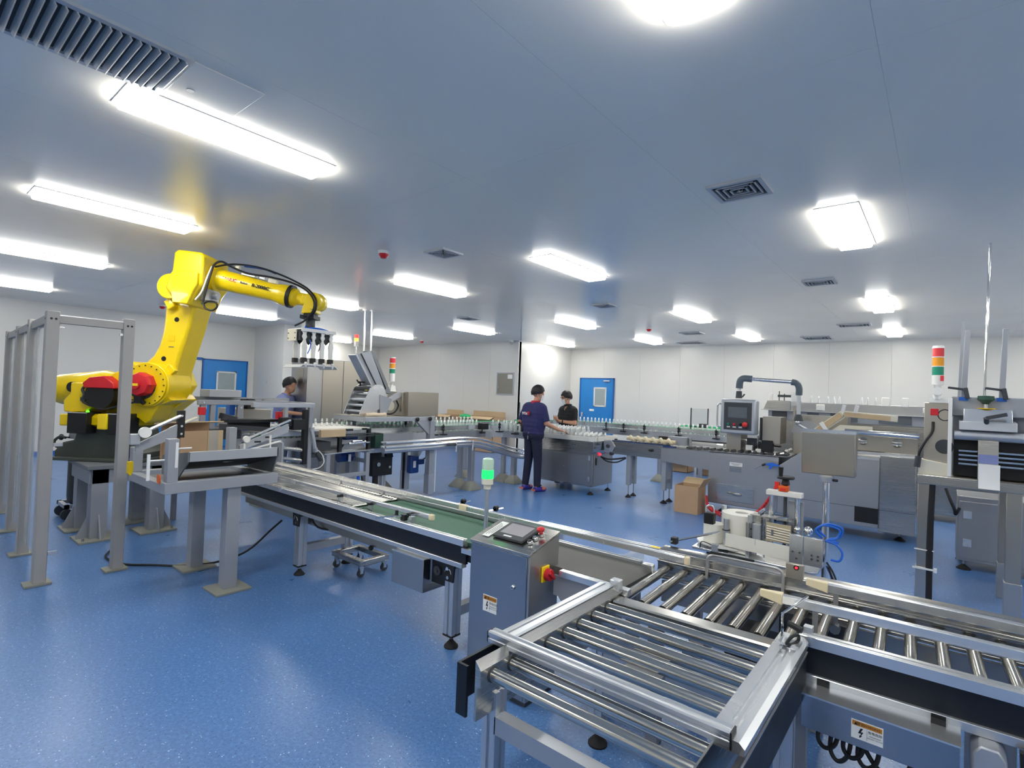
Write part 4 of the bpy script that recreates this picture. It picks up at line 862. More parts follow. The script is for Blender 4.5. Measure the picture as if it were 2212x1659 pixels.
# carton waiting on the chute
cb = T('open_carton', 'tall open brown carton with clear tape standing beside the robot chute', 'carton', (-5.55, 2.05, .80))
cb.part('front_panel', box(-5.41, -5.40, 1.83, 2.06, .86, 1.145), 'cardboard')
cb.part('side_panel', box(-5.42, -5.405, 2.065, 2.20, .86, 1.145), 'cardboard_light')
cb.part('back_panel', box(-5.75, -5.74, 1.78, 2.20, .86, 1.20), 'cardboard')
cb.part('left_panel', box(-5.74, -5.41, 1.80, 1.81, .86, 1.145), 'cardboard')
cb.part('bottom_panel', box(-5.74, -5.40, 1.81, 2.20, .86, .87), 'cardboard')
cb.part('top_flap', MB().prism([(-5.75, 1.20), (-5.40, 1.235), (-5.40, 1.225), (-5.75, 1.19)], 'y', 1.72, 2.20), 'cardboard_light')
cb.part('tape', MB().box(-5.404, -5.398, 2.075, 2.155, .89, 1.145), 'polycarb')
# ================================================================= MIDDLE: BOTTLE LINE, LEAFLET FEEDER, ERECTOR
# ---------- carton erector frame behind the chute
er = T('carton_erector', 'black and grey carton erecting machine behind the chute', 'machine', (-6.1, 3.3, 0))
def post(t, x, y, z0, z1, w=.05, m='frame_grey', nm='post'): return t.part(nm, box(x-w/2, x+w/2, y-w/2, y+w/2, z0, z1), m, bev=.003)
post(er, -6.2, 2.30, 0, 1.36); post(er, -6.2, 2.40, 1.0, 1.36); post(er, -6.2, 2.69, 0, 1.36, .06); post(er, -5.70, 3.27, .0, 1.36, .045); post(er, -6.9, 2.30, 0, 1.36); post(er, -6.9, 3.6, 0, 1.36)
er.part('top_rail', box(-6.23, -6.17, 2.25, 3.30, 1.36, 1.41), 'frame_grey', bev=.003)
er.part('top_rail', box(-5.735, -5.675, 2.60, 3.31, 1.355, 1.405), 'alu_dull', bev=.003)
er.part('top_rail', box(-6.92, -6.86, 2.25, 3.62, 1.38, 1.43), 'frame_grey', bev=.003)
er.part('cross_rail', box(-6.9, -5.70, 3.25, 3.30, 1.36, 1.41), 'frame_grey', bev=.003)
er.part('black_column', box(-5.76, -5.69, 3.20, 3.245, .70, 1.33), 'black', bev=.003)
er.part('black_carriage', MB().box(-5.78, -5.68, 3.06, 3.20, 1.10, 1.22).box(-5.80, -5.70, 2.94, 3.06, 1.14, 1.24), 'black', bev=.006)
pc = er.part('air_cylinder', MB().cyl((-5.66, 3.275, 1.10), (-5.66, 3.33, .86), .022, seg=12), 'alu_bright')
er.part('cylinder_end', MB().cyl((-5.66, 3.272, 1.13), (-5.66, 3.278, 1.09), .030, seg=12).cyl((-5.66, 3.325, .885), (-5.66, 3.335, .84), .028, seg=12), 'alu', pc)
er.part('valve', MB().cyl((-5.655, 3.345, .83), (-5.65, 3.40, .74), .026, seg=12), 'dark_grey', pc)
er.part('air_line', MB().tube(cat_rom([(-5.65, 3.36, .86), (-5.62, 3.40, .80), (-5.60, 3.41, .72), (-5.62, 3.37, .66), (-5.64, 3.28, .64)], 6), .006, 8), 'white_plastic', pc)
er.part('suction_bar', MB().box(-6.1, -5.9, 2.45, 3.0, 1.18, 1.21).box(-6.05, -6.0, 2.50, 2.95, 1.10, 1.18), 'black')
er.part('fold_arm', MB().bar((-6.0, 2.40, 1.14), (-5.9, 2.95, 1.09), .04, .05).bar((-6.25, 2.50, 1.24), (-6.1, 2.62, 1.20), .03, .06), 'dark_grey')
er.part('blank_magazine', box(-6.6, -6.15, 2.36, 2.70, .98, 1.10), 'dark_grey', bev=.01)
er.part('clevis', MB().box(-5.85, -5.80, 2.93, 2.99, 1.22, 1.30).cyl((-5.80, 2.96, 1.26), (-5.78, 2.96, 1.26), .015, seg=8), 'red')
er.part('clevis', MB().box(-6.05, -6.0, 2.20, 2.26, 1.26, 1.34), 'red')
er.part('servo', MB().cyl((-6.6, 2.88, 1.36), (-6.6, 3.03, 1.36), .06, seg=16).box(-6.66, -6.54, 2.93, 3.0, 1.28, 1.42), 'black')
er.part('blue_manifold', MB().box(-6.35, -6.25, 2.60, 2.66, 1.24, 1.36).box(-6.45, -6.25, 2.70, 2.95, 1.06, 1.12), 'blue_pvc')
er.part('top_housing', box(-6.98, -6.70, 2.55, 2.92, 1.43, 1.52), 'alu_dull', bev=.006)
er.part('grey_cover', box(-6.95, -6.4, 2.75, 3.15, 1.02, 1.30), 'steel_warm', bev=.004)
er.part('corner_bolts', MB().cyl((-5.67, 3.28, 1.38), (-5.665, 3.28, 1.38), .010, seg=8).cyl((-6.165, 2.69, 1.33), (-6.16, 2.69, 1.33), .010, seg=8).cyl((-6.165, 2.30, 1.385), (-6.16, 2.30, 1.385), .010, seg=8), 'alu_bright')
er.part('crossbar', box(-6.6, -5.72, 3.16, 3.30, .60, .66), 'alu_dull')
er.part('side_guard', box(-6.4, -5.8, 3.00, 3.02, .66, .95), 'alu_dull')
for z in (.78, .90): er.part('support_rod', cyl((-6.5, 2.75, z), (-5.72, 3.22, z-.04), .022, seg=12), 'alu_bright')
# ---------- infeed table with lift mechanism (low frame)
ct = T('tilting_infeed', 'low grey framed carton infeed unit with steel suction plate', 'machine', (-6.1, 3.9, 0))
for x, y in ((-6.0, 3.70), (-6.0, 4.29), (-6.7, 3.7), (-6.7, 4.29)): post(ct, x, y, 0, .75, .055, nm='leg')
ct.part('rail', box(-6.025, -5.975, 3.72, 4.27, .44, .49), 'frame_grey', bev=.003)
ct.part('rail', box(-6.7, -6.0, 3.68, 3.72, .44, .49), 'frame_grey', bev=.003)
ct.part('rail', box(-6.7, -6.0, 4.27, 4.31, .60, .65), 'frame_grey', bev=.003)
ct.part('top_plate', MB().prism([(3.64, .752), (4.38, .775), (4.38, .785), (3.64, .764)], 'x', -6.75, -5.97), 'alu_bright')
ct.part('upper_deck', box(-7.0, -6.05, 3.35, 4.35, 1.045, 1.075), 'white_board', bev=.003)
ct.part('deck_edge', box(-6.06, -6.0, 3.60, 3.95, .97, 1.06), 'cardboard_light')
for y in (3.90, 4.34): ct.part('black_post', box(-6.08, -6.03, y-.022, y+.022, .77, 1.06), 'black', bev=.003)
ct.part('linear_rail', MB().box(-6.06, -6.02, 3.80, 4.40, .985, 1.0).box(-6.06, -6.02, 3.85, 4.40, .955, .97), 'dark_grey')
ct.part('clamp_plate', MB().box(-6.04, -6.0, 3.97, 4.06, 1.04, 1.065).box(-6.04, -6.0, 4.22, 4.28, 1.045, 1.07), 'black')
ct.part('steel_shield', MB().prism([(3.92, .79), (4.30, .80), (4.24, .87), (3.97, .86)], 'x', -6.10, -6.05), 'steel')
ct.part('chrome_fittings', MB().cyl((-6.0, 4.0, .875), (-6.0, 4.32, .88), .012, seg=10).cyl((-6.0, 4.05, .90), (-6.0, 4.20, .90), .014, seg=10).ball((-6.0, 4.25, .89), .018, 8, 6).ball((-6.0, 4.08, .885), .016, 8, 6), 'chrome')
ct.part('blue_block', MB().box(-6.4, -6.2, 4.08, 4.28, .90, .95), 'navy_motor', bev=.01)
ct.part('gear_motor', MB().cyl((-6.35, 4.08, .66), (-6.35, 4.30, .66), .075, seg=16).box(-6.29, -6.25, 4.16, 4.22, .62, .70), 'navy_motor')
ct.part('motor_tag', box(-6.255, -6.245, 4.17, 4.21, .60, .70), 'white_metal')
ct.part('mechanism', MB().box(-6.5, -6.1, 3.52, 3.80, .80, .90).box(-6.3, -6.05, 3.5, 3.66, .72, .80).cyl((-6.05, 3.45, .80), (-6.05, 3.68, .78), .025, seg=10), 'dark_grey')
ct.part('air_unit', MB().cyl((-6.02, 4.18, .30), (-6.02, 4.18, .46), .02, seg=10), 'blue_hose')
ct.part('black_hose', MB().tube(cat_rom([(-6.0, 4.22, .44), (-5.98, 4.22, .34), (-5.97, 4.20, .27), (-5.97, 4.16, .22)], 5), .014, 8), 'black')
ct.part('lower_tray', MB().prism([(3.86, .34), (4.16, .28), (4.16, .31), (3.86, .37)], 'x', -6.2, -5.95), 'white_board')

# ---------- bottle conveyor running back along the room, then turning right
def bottle_conveyor(t, pts, z, w=.12, green=True, closed=False):
    """pts: plan polyline (centre line)"""
    P = [Vector((a, b, 0)) for a, b in pts]
    n = len(P); N = []
    for i in range(n):
        d = (P[min(i+1, n-1)]-P[max(i-1, 0)]).normalized(); N.append(Vector((-d.y, d.x, 0)))
    def strip(off, z0, z1, th):
        m = MB()
        for i in range(n-1):
            a0 = P[i]+N[i]*off; a1 = P[i+1]+N[i+1]*off; b0 = P[i]+N[i]*(off+th); b1 = P[i+1]+N[i+1]*(off+th)
            vs = [(*a0.xy, z0), (*a1.xy, z0), (*b1.xy, z0), (*b0.xy, z0), (*a0.xy, z1), (*a1.xy, z1), (*b1.xy, z1), (*b0.xy, z1)]
            m.add(vs, [(0,3,2,1),(4,5,6,7),(0,1,5,4),(1,2,6,5),(2,3,7,6),(3,0,4,7)])
        return m
    t.part('chain_bed', strip(-w/2, z-.03, z, w), 'white_plastic')
    for s in (-1, 1):
        off = w/2 if s > 0 else -w/2-.02
        t.part('side_profile', strip(off, z-.12, z+.004, .02), 'alu')
        o2 = w/2+.012 if s > 0 else -w/2-.022
        t.part('guide_rail', strip(o2, z+.028, z+.046, .010), 'green_rail' if green else 'alu_bright')
        t.part('guide_rail', strip(o2, z+.085, z+.100, .010), 'green_rail' if green else 'alu_bright')
        t.part('rail_backing', strip(o2+(.010 if s > 0 else -.008), z+.030, z+.098, .008), 'alu_bright')
def clampset(t, x, y, z, ax='x', s=1):
    dx, dy = (s*.1, 0) if ax == 'x' else (0, s*.1)
    k = t.part('rail_clamp', MB().cyl((x+dx, y+dy, z-.03), (x+dx, y+dy, z+.13), .008, seg=8).ball((x+dx, y+dy, z+.09), (.024, .024, .03), 8, 6).ball((x+dx, y+dy, z+.04), (.024, .024, .03), 8, 6).box(x+dx-.05, x+dx+.05, y+dy-.05, y+dy+.05, z-.05, z-.03), 'black')
def stand_leg(t, x, y, z1, r=.035):
    l = t.part('leg', MB().prism([(x-r, y-r), (x+r, y-r), (x+r, y-.006), (x+r-.008, y-.006), (x+r-.008, y+.006), (x+r, y+.006), (x+r, y+r), (x-r, y+r)], 'z', .06, z1), 'alu_dull')
    t.part('cast_foot', MB().add([(x-.13, y-.13, 0), (x+.13, y-.13, 0), (x+.13, y+.13, 0), (x-.13, y+.13, 0), (x-.13, y-.13, .015), (x+.13, y-.13, .015), (x+.13, y+.13, .015), (x-.13, y+.13, .015), (x-.045, y-.045, .14), (x+.045, y-.045, .14), (x+.045, y+.045, .14), (x-.045, y+.045, .14)],
        [(0,3,2,1), (0,1,5,4), (1,2,6,5), (2,3,7,6), (3,0,4,7), (4,5,9,8), (5,6,10,9), (6,7,11,10), (7,4,8,11), (8,9,10,11)]), 'plate_grey', l)
    return l
bl1 = T('bottle_conveyor', 'green railed bottle conveyor running back past the leaflet feeder', 'conveyor', (-6.5, 5.3, 0))
bottle_conveyor(bl1, [(-6.50, 3.05), (-6.50, 4.2), (-6.50, 5.4), (-6.52, 6.6), (-6.50, 7.0), (-6.42, 7.25), (-6.25, 7.42), (-6.0, 7.50), (-5.75, 7.52)], .93)
for x, y in ((-6.05-.3, 6.42), (-6.45, 4.9), (-6.23, 7.42)): stand_leg(bl1, x, y, .82)
for y in (5.85, 6.05, 7.0): clampset(bl1, -6.5, y, .93, 'x', 1)
clampset(bl1, -6.25, 7.40, .95, 'y', -1); clampset(bl1, -5.95, 7.48, .93, 'y', -1)
bl1.part('sensor_box', MB().box(-6.42, -6.30, 6.90, 7.06, .95, 1.06), 'black', bev=.006)
bl1.part('gear_box', MB().box(-6.30, -6.18, 6.98, 7.02, .80, .93), 'alu_dull')
bl2 = T('rear_bottle_lane', 'second bottle lane parallel behind the feeder', 'conveyor', (-7.0, 5.2, 0))
bottle_conveyor(bl2, [(-6.98, 3.0), (-6.98, 5.0), (-7.0, 7.3), (-6.95, 7.9), (-6.75, 8.25)], .95)
for y in (3.4, 5.3, 7.2): stand_leg(bl2, -7.0, y, .84)
# lower return track that dips and swings to the table
lo = T('return_track', 'polished twin rail return track dipping toward the bottle table', 'conveyor', (-6.05, 6.2, 0))
pth = cat_rom([(-6.0, 4.55, .80), (-6.0, 5.4, .80), (-6.0, 6.30, .80), (-5.88, 6.75, .70), (-5.76, 7.12, .60), (-5.62, 7.24, .58), (-5.45, 7.22, .62), (-5.25, 7.15, .70)], 6)
for dz, r_ in ((.06, .014), (0, .018)):
    for off in (-.05, .05): lo.part('round_rail', MB().tube([p+Vector((off, 0, dz)) for p in pth], r_, 8), 'alu_bright')
lo.part('track_belly', MB().tube([p+Vector((0, 0, -.05)) for p in pth], .045, 8), 'alu_dull')
for x, y in ((-6.05, 6.38), (-6.0, 7.44)): stand_leg(lo, x, y, .70 if y < 7 else .50, .04)
for y in (5.9, 6.28): lo.part('white_pin', box(-5.95, -5.935, y, y+.015, .66, .82), 'white_plastic')
lo.part('adjuster', MB().cyl((-5.93, 5.70, .78), (-5.93, 5.86, .78), .012, seg=8).ball((-5.93, 5.88, .775), .02, 8, 6), 'dark_grey')
# ---------- leaflet feeder on its own deck
ld = T('leaflet_feeder', 'steel leaflet feeder with tall chute on a grey deck', 'machine', (-6.3, 5.0, 0))
dz0, dz1 = 1.145, 1.20
for x, y in ((-6.10, 5.50), (-6.62, 5.46), (-6.62, 4.45)):
    l = ld.part('leg', box(x-.05, x+.05, y-.045, y+.045, .04, dz0), 'frame_grey', bev=.003)
    ld.part('leg_sleeve', box(x-.056, x+.056, y-.05, y+.05, .03, .33), 'alu_dull', l, bev=.003)
ld.part('conduit', MB().tube([(-6.58, 5.40, 1.1), (-6.58, 5.40, .05)], .02, 8), 'black')
ld.part('conduit', MB().tube([(-6.05, 5.58, .80), (-6.05, 5.58, .05)], .010, 8), 'white_plastic')
ld.part('switch_box', box(-6.06, -6.02, 5.58, 5.66, .72, .86), 'white_plastic', bev=.004)
deck = ld.part('deck_beam', box(-6.16, -6.08, 4.30, 5.56, dz0, dz1+.01), 'alu_dull', bev=.003)
ld.part('deck_beam', MB().bar((-6.12, 4.32, 1.175), (-6.95, 4.38, 1.175), .05, .065), 'alu_dull', bev=.003)
ld.part('deck_plate', box(-6.90, -6.15, 4.34, 5.56, 1.195, 1.21), 'steel_warm')
ld.part('knee_brace', MB().prism([(5.20, dz0), (5.46, dz0), (5.46, .93)], 'x', -6.13, -6.08), 'frame_grey')
ld.part('clamp_knob', MB().lathe([(.0, 0), (.032, .005), (.034, .02), (.02, .035)], (-6.075, 5.20, 1.17), 8, (1, 0, 0)), 'black')
ld.part('clamp_knob', MB().lathe([(.0, 0), (.032, .005), (.034, .02), (.02, .035)], (-6.075, 5.45, 1.175), 8, (1, 0, 0)), 'black')
for x, m_ in ((-6.24, 'alu_bright'), (-6.62, 'alu_dull')):
    ld.part('side_cheek', MB().prism([(4.30, 1.235), (4.46, 1.60), (4.54, 1.66), (4.66, 1.66), (4.72, 1.58), (4.80, 1.36), (4.62, 1.31), (4.40, 1.215)], 'x', x, x+.012), m_)
    ld.part('cheek_edge', MB().bar((x+.008, 4.31, 1.245), (x+.008, 4.47, 1.61), .022, .014, (1, 0, 0)), 'alu_bright')
for y, z, r_ in ((4.44, 1.44, .03), (4.52, 1.52, .025), (4.40, 1.36, .022), (4.56, 1.36, .04), (4.36, 1.28, .02)):
    ld.part('feed_roller', cyl((-6.61, y, z), (-6.24, y, z), r_, seg=14), 'dark_grey' if r_ > .035 else 'alu')
ld.part('suction_drum', cyl((-6.58, 4.48, 1.60), (-6.27, 4.48, 1.60), .035, seg=14), 'dark_grey')
ld.part('paper_path', MB().prism([(4.33, 1.25), (4.58, 1.40), (4.59, 1.385), (4.34, 1.235)], 'x', -6.58, -6.27), 'dark_grey')
ld.part('adjust_handle', MB().box(-6.45, -6.42, 4.42, 4.56, 1.68, 1.70).cyl((-6.44, 4.44, 1.63), (-6.44, 4.44, 1.69), .012, seg=8).bar((-6.44, 4.38, 1.72), (-6.44, 4.42, 1.67), .015, .015), 'black')
ld.part('yellow_scale', box(-6.30, -6.27, 4.42, 4.50, 1.575, 1.582), 'label_yellow')
ld.part('chute_tray', MB().prism([(4.276, 2.072), (4.50, 2.135), (4.80, 1.60), (4.549, 1.665)], 'x', -6.33, -6.31), 'frame_grey')
ld.part('chute_side', MB().prism([(4.50, 2.135), (4.55, 2.147), (4.90, 1.53), (4.80, 1.55)], 'x', -6.50, -6.31), 'mid_grey')
ld.part('chute_front', MB().prism([(4.26, 2.06), (4.28, 2.07), (4.55, 1.66), (4.53, 1.65)], 'x', -6.50, -6.31), 'alu_dull')
ld.part('chute_edge', MB().bar((-6.306, 4.34, 2.085), (-6.306, 4.62, 1.65), .010, .012, (1, 0, 0)), 'black')
ld.part('lower_chute', MB().prism([(4.62, 1.52), (4.84, 1.46), (4.74, 1.22), (4.64, 1.24)], 'x', -6.28, -6.22), 'frame_grey')
ld.part('drive_arm', MB().prism([(4.74, 1.46), (5.06, 1.60), (5.08, 1.53), (4.76, 1.38)], 'x', -6.28, -6.24), 'alu')
ld.part('arm_post', box(-6.27, -6.21, 5.02, 5.09, 1.21, 1.56), 'steel_warm', bev=.003)
ld.part('drive_motor', MB().cyl((-6.5, 4.88, 1.36), (-6.3, 4.88, 1.36), .07, seg=16), 'cream_plastic')
ld.part('belt_loop', MB().tube(cat_rom([(-6.30, 4.98, 1.44), (-6.30, 5.02, 1.36), (-6.30, 4.96, 1.27), (-6.30, 4.86, 1.24), (-6.30, 4.75, 1.26)], 6), .012, 8), 'black')
ld.part('control_case', box(-6.62, -6.12, 5.06, 5.66, 1.215, 1.575), 'steel_warm', bev=.004)
ld.part('fabric_cuff', MB().tube(cat_rom([(-6.14, 4.34, 1.235), (-6.12, 4.45, 1.24), (-6.12, 4.58, 1.235), (-6.13, 4.66, 1.245)], 5), [.03]*16, 8), mat('beige_cloth', '#c9b7a0', .8))
sl1 = ld.part('stack_light', MB().cyl((-6.36, 4.93, 1.64), (-6.36, 4.93, 1.70), .02, seg=12).cyl((-6.36, 4.93, 1.72), (-6.36, 4.93, 1.84), .042, seg=20), 'white_plastic')
ld.part('lens_green', cyl((-6.36, 4.93, 1.84), (-6.36, 4.93, 1.905), .042, seg=20), 'lamp_green', sl1)
ld.part('lens_amber', cyl((-6.36, 4.93, 1.915), (-6.36, 4.93, 1.985), .042, seg=20), 'lamp_amber', sl1)
ld.part('lens_red', cyl((-6.36, 4.93, 1.995), (-6.36, 4.93, 2.065), .042, seg=20), 'lamp_red', sl1)
ld.part('lens_spacer', MB().cyl((-6.36, 4.93, 1.905), (-6.36, 4.93, 1.915), .044, seg=20).cyl((-6.36, 4.93, 1.985), (-6.36, 4.93, 1.995), .044, seg=20).cyl((-6.36, 4.93, 2.065), (-6.36, 4.93, 2.08), .044, seg=20), 'white_plastic', sl1)
ld.part('light_foot', MB().prism([(4.88, 1.575), (4.98, 1.575), (4.965, 1.66), (4.895, 1.66)], 'x', -6.40, -6.32), 'white_plastic', sl1)
ld.part('light_wing', MB().bar((-6.36, 4.86, 1.58), (-6.36, 4.84, 1.66), .04, .04), 'white_plastic', sl1)
# ---------- grey junction case, black pump and blue motors beneath
jc = T('machine_case', 'plain grey steel case under the feeder deck', 'box', (-6.2, 4.96, .71))
jc.part('case_shell', box(-6.45, -6.19, 4.69, 5.24, .715, .965), 'frame_grey', bev=.004)
jc.part('case_lid', box(-6.46, -6.185, 4.685, 5.245, .962, .972), 'alu_bright')
jc.part('green_side', box(-6.40, -6.2, 4.56, 4.69, .77, .95), mat('dark_green', '#244a3c', .5))
jc.part('carrier_beam', box(-6.42, -6.20, 4.45, 4.72, .70, .76), 'alu_dull')
vm = T('vacuum_pump', 'black vacuum pump block on a pole under the feeder', 'pump', (-6.4, 4.84, 0))
vm.part('pump_body', MB().box(-6.52, -6.38, 4.66, 5.02, .33, .60).box(-6.50, -6.38, 4.66, 4.82, .60, .69).box(-6.50, -6.38, 4.90, 5.02, .60, .66), 'black', bev=.008)
vm.part('pole', box(-6.48, -6.42, 4.74, 4.80, 0, .34), 'black')
vm.part('manifold', MB().cyl((-6.45, 4.72, .68), (-6.45, 4.72, .76), .014, seg=8).cyl((-6.45, 4.79, .68), (-6.45, 4.79, .76), .014, seg=8), 'dark_grey')
vm.part('gauge', MB().cyl((-6.37, 4.76, .50), (-6.36, 4.76, .50), .03, seg=12).cyl((-6.37, 4.96, .45), (-6.36, 4.96, .45), .02, seg=10), 'alu')
bm_ = T('conveyor_motor', 'blue geared motor hanging below the bottle conveyor', 'motor', (-6.3, 5.40, .33))
bm_.part('motor_body', MB().box(-6.36, -6.26, 5.27, 5.44, .33, .60), 'navy_motor', bev=.02)
bm_.part('terminal_box', box(-6.30, -6.24, 5.42, 5.53, .46, .54), 'navy_motor', bev=.01)
bm_.part('rating_plate', box(-6.259, -6.256, 5.32, 5.37, .42, .52), 'white_metal')
bm_.part('gear_head', MB().prism([(5.28, .60), (5.46, .58), (5.52, .66), (5.50, .76), (5.30, .76)], 'x', -6.36, -6.28), 'alu_bright', bev=.008)
bm_.part('motor_cable', MB().tube(cat_rom([(-6.26, 5.50, .53), (-6.25, 5.55, .56), (-6.25, 5.57, .62)], 5), .010, 8), 'black')

# ---------- twin conduit poles from ceiling and the tall steel cabinet
tc_ = T('steel_tower', 'tall stainless enclosure with red lamp behind the feeder', 'cabinet', (-8.4, 5.35, 0))
tc_.part('front_door', box(-8.20, -8.19, 4.90, 5.66, .1, 2.06), 'steel_warm')
tc_.part('enclosure', box(-8.75, -8.20, 4.64, 5.68, .05, 2.07), 'steel_dark', bev=.004)
tc_.part('side_panel', box(-8.72, -8.20, 4.62, 4.64, .1, 2.05), 'steel_dark')
tc_.part('door_seam', box(-8.189, -8.186, 5.29, 5.295, .1, 2.06), 'dark_grey')
tc_.part('vent_label', MB().box(-8.55, -8.32, 4.614, 4.62, 1.66, 1.90), 'steel_warm')
tc_.part('label_bar', MB().box(-8.56, -8.30, 4.612, 4.62, 1.915, 1.93), 'white_metal')
tc_.part('lamp_stalk', cyl((-8.3, 5.60, 2.07), (-8.3, 5.60, 2.36), .015, seg=10), 'alu_bright')
lp = tc_.part('lamp_base', cyl((-8.3, 5.60, 2.36), (-8.3, 5.60, 2.45), .04, seg=16), 'white_plastic')
tc_.part('lens_amber', cyl((-8.3, 5.60, 2.45), (-8.3, 5.60, 2.51), .038, seg=16), 'lamp_amber_lit', lp)
tc_.part('lens_red', cyl((-8.3, 5.60, 2.51), (-8.3, 5.60, 2.57), .038, seg=16), 'lamp_red_lit', lp, label='lit red lens')
for x, y, lb in ((-8.58, 5.96, 'left of the twin bright conduit poles down from ceiling'), (-8.50, 6.06, 'right of the twin bright conduit poles down from ceiling')):
    pq = T('conduit_pole', lb, 'pole', (x, y, 0), group='twin conduit poles')
    pq.part('pole', cyl((0, 0, 0), (0, 0, H-.01), .020, seg=12), 'alu_bright', local=True)
    pq.part('ceiling_rose', cyl((0, 0, H-.02), (0, 0, H), .05, seg=16), 'white_metal', local=True)
# ---------- bottles
def bottle_mesh():
    m = MB(); m.cur = 0
    m.lathe([(.0, 0), (.028, 0), (.031, .006), (.031, .105), (.027, .125), (.014, .145), (.012, .155)], (0, 0, 0), 10)
    m.cur = 1
    m.lathe([(.015, .152), (.016, .165), (.013, .172), (.014, .182), (.011, .192), (0, .194)], (0, 0, 0), 10)
    return m.mesh('bottle', ['bottle', 'bottle_cap'])
BM = bottle_mesh()
def bottle(x, y, z, label, group, tilt=None):
    o = bpy.data.objects.new('infusion_bottle', BM); C.objects.link(o); o.location = (x, y, z)
    o.rotation_euler = tilt or (0, 0, random.random()*6)
    return props(o, label, 'bottle', group)
for k in range(50):
    y = 3.12+k*.078+random.uniform(-.008, .008)
    if 3.62 < y < 3.80: continue
    bottle(-6.50+random.uniform(-.008, .008), y, .93, 'clear capped bottle standing in the lane under the leaflet feeder', 'bottles on the near bottle conveyor')
for k in range(7): bottle(-6.40+.10*k, 7.28+.04*k*(1 if k < 3 else .25), .93, 'clear capped bottle on the bend beside the man in navy', 'bottles on the conveyor bend')
for k in range(44):
    y = 3.1+k*.098+random.uniform(-.01, .01)
    bottle(-6.98+random.uniform(-.008, .008), y, .95, 'clear capped bottle standing in the rear lane behind the feeder', 'bottles on the rear lane')
# ================================================================= BOTTLE TABLE, CARTONER, LABELLER, RIGHT MACHINE
at = T('bottle_table', 'stainless accumulation table full of bottles between the two men', 'table', (-5.0, 7.87, 0))
at.part('cabinet_body', box(-5.58, -4.43, 7.53, 8.21, .13, .70), 'steel_dark', bev=.004)
at.part('apron', MB().prism([(-5.60, .70), (-5.60, .88), (-4.40, .88), (-4.40, .70), (-4.43, .66), (-5.57, .66)], 'y', 7.505, 8.24), 'steel', bev=.003)
at.part('front_door', box(-5.20, -4.50, 7.520, 7.53, .16, .64), 'steel_dark', bev=.002)
at.part('side_door', box(-4.43, -4.42, 7.58, 8.16, .16, .66), 'steel_dark', bev=.002)
at.part('base_rail', box(-5.58, -4.43, 7.525, 7.545, .13, .165), 'steel')
rim = MB()
for (x0, x1, y0, y1) in ((-5.63, -4.46, 7.47, 7.50), (-5.63, -5.60, 7.50, 8.27), (-5.60, -4.38, 8.24, 8.27), (-4.41, -4.38, 7.58, 8.24)): rim.box(x0, x1, y0, y1, .875, .945)
rim.add([(-4.46, 7.47, .875), (-4.38, 7.55, .875), (-4.38, 7.59, .875), (-4.47, 7.50, .875), (-4.46, 7.47, .945), (-4.38, 7.55, .945), (-4.38, 7.59, .945), (-4.47, 7.50, .945)], [(0,3,2,1),(4,5,6,7),(0,1,5,4),(1,2,6,5),(2,3,7,6),(3,0,4,7)])
at.part('white_rim', rim, 'white_board')
at.part('bed', box(-5.60, -4.41, 7.50, 8.24, .868, .88), 'white_board')
for x in (-5.53, -4.48):
    for y in (7.58, 8.16): level_foot(at, x, y, .14, r=.055)
for z in (.22, .56): at.part('hinge', box(-4.50, -4.46, 7.514, 7.52, z, z+.075), 'alu_bright')
at.part('door_handle', box(-4.42, -4.405, 7.62, 7.64, .48, .60), 'black', bev=.004)
at.part('red_button', cyl((-4.42, 7.74, .655), (-4.40, 7.74, .655), .018, seg=12), 'led_red')
at.part('lock', MB().cyl((-4.98, 7.515, .42), (-4.98, 7.525, .42), .012, seg=10), 'alu_bright')
at.part('screws', MB().cyl((-4.80, 7.5, .80), (-4.80, 7.507, .80), .008, seg=6).cyl((-4.76, 7.5, .80), (-4.76, 7.507, .80), .008, seg=6).cyl((-4.85, 7.5, .73), (-4.85, 7.507, .73), .007, seg=6).cyl((-4.78, 7.5, .73), (-4.78, 7.507, .73), .007, seg=6), 'dark_grey')
n_ = 0
for i in range(13):
    for j in range(6):
        x = -5.52+i*.086+(.043 if j % 2 else 0); y = 7.62+j*.10
        if x > -4.46: continue
        tall = i < 8
        bottle(x, y, .88 if tall else .80, 'bottle standing on the accumulation table with cap up' if tall else 'bottle sunk low near the table outlet', 'bottles crowding the accumulation table', (random.uniform(-.05, .05), random.uniform(-.05, .05), 0))
# ---------- screw infeed with ivory scroll
sc = T('screw_infeed', 'steel screw infeed with ivory spiral joining table to cartoner', 'conveyor', (-3.8, 7.95, 0))
sc.part('channel', MB().prism([(7.82, .68), (8.12, .68), (8.12, .89), (8.10, .89), (8.10, .86), (7.84, .86), (7.84, .89), (7.82, .89)], 'x', -4.36, -3.36), 'steel')
sc.part('blue_chain', box(-4.36, -3.2, 7.88, 7.96, .86, .885), 'navy_motor')
sc.part('belt_teeth', MB().box(-4.3, -3.3, 7.826, 7.84, .89, .90), 'navy_motor')
pts = []; rs = []
for k in range(160):
    t = k/159; a = t*2*PI*6; pts.append((-4.02+t*.78, 7.98+.028*math.cos(a), .945+.028*math.sin(a))); rs.append(.030-.004*t)
scr = sc.part('scroll_core', cyl((-4.05, 7.98, .945), (-3.22, 7.98, .945), .028, seg=14), 'ivory')
sc.part('scroll_thread', MB().tube(pts, rs, 8), 'ivory', scr)
sc.part('clear_guard', box(-4.05, -3.35, 8.06, 8.07, .90, 1.02), 'acrylic')
sc.part('scroll_drive', MB().box(-3.36, -3.08, 8.0, 8.14, .90, 1.03), 'frame_grey', bev=.004)
sc.part('drive_face', MB().box(-3.52, -3.36, 8.02, 8.12, .93, 1.02), 'black', bev=.004)
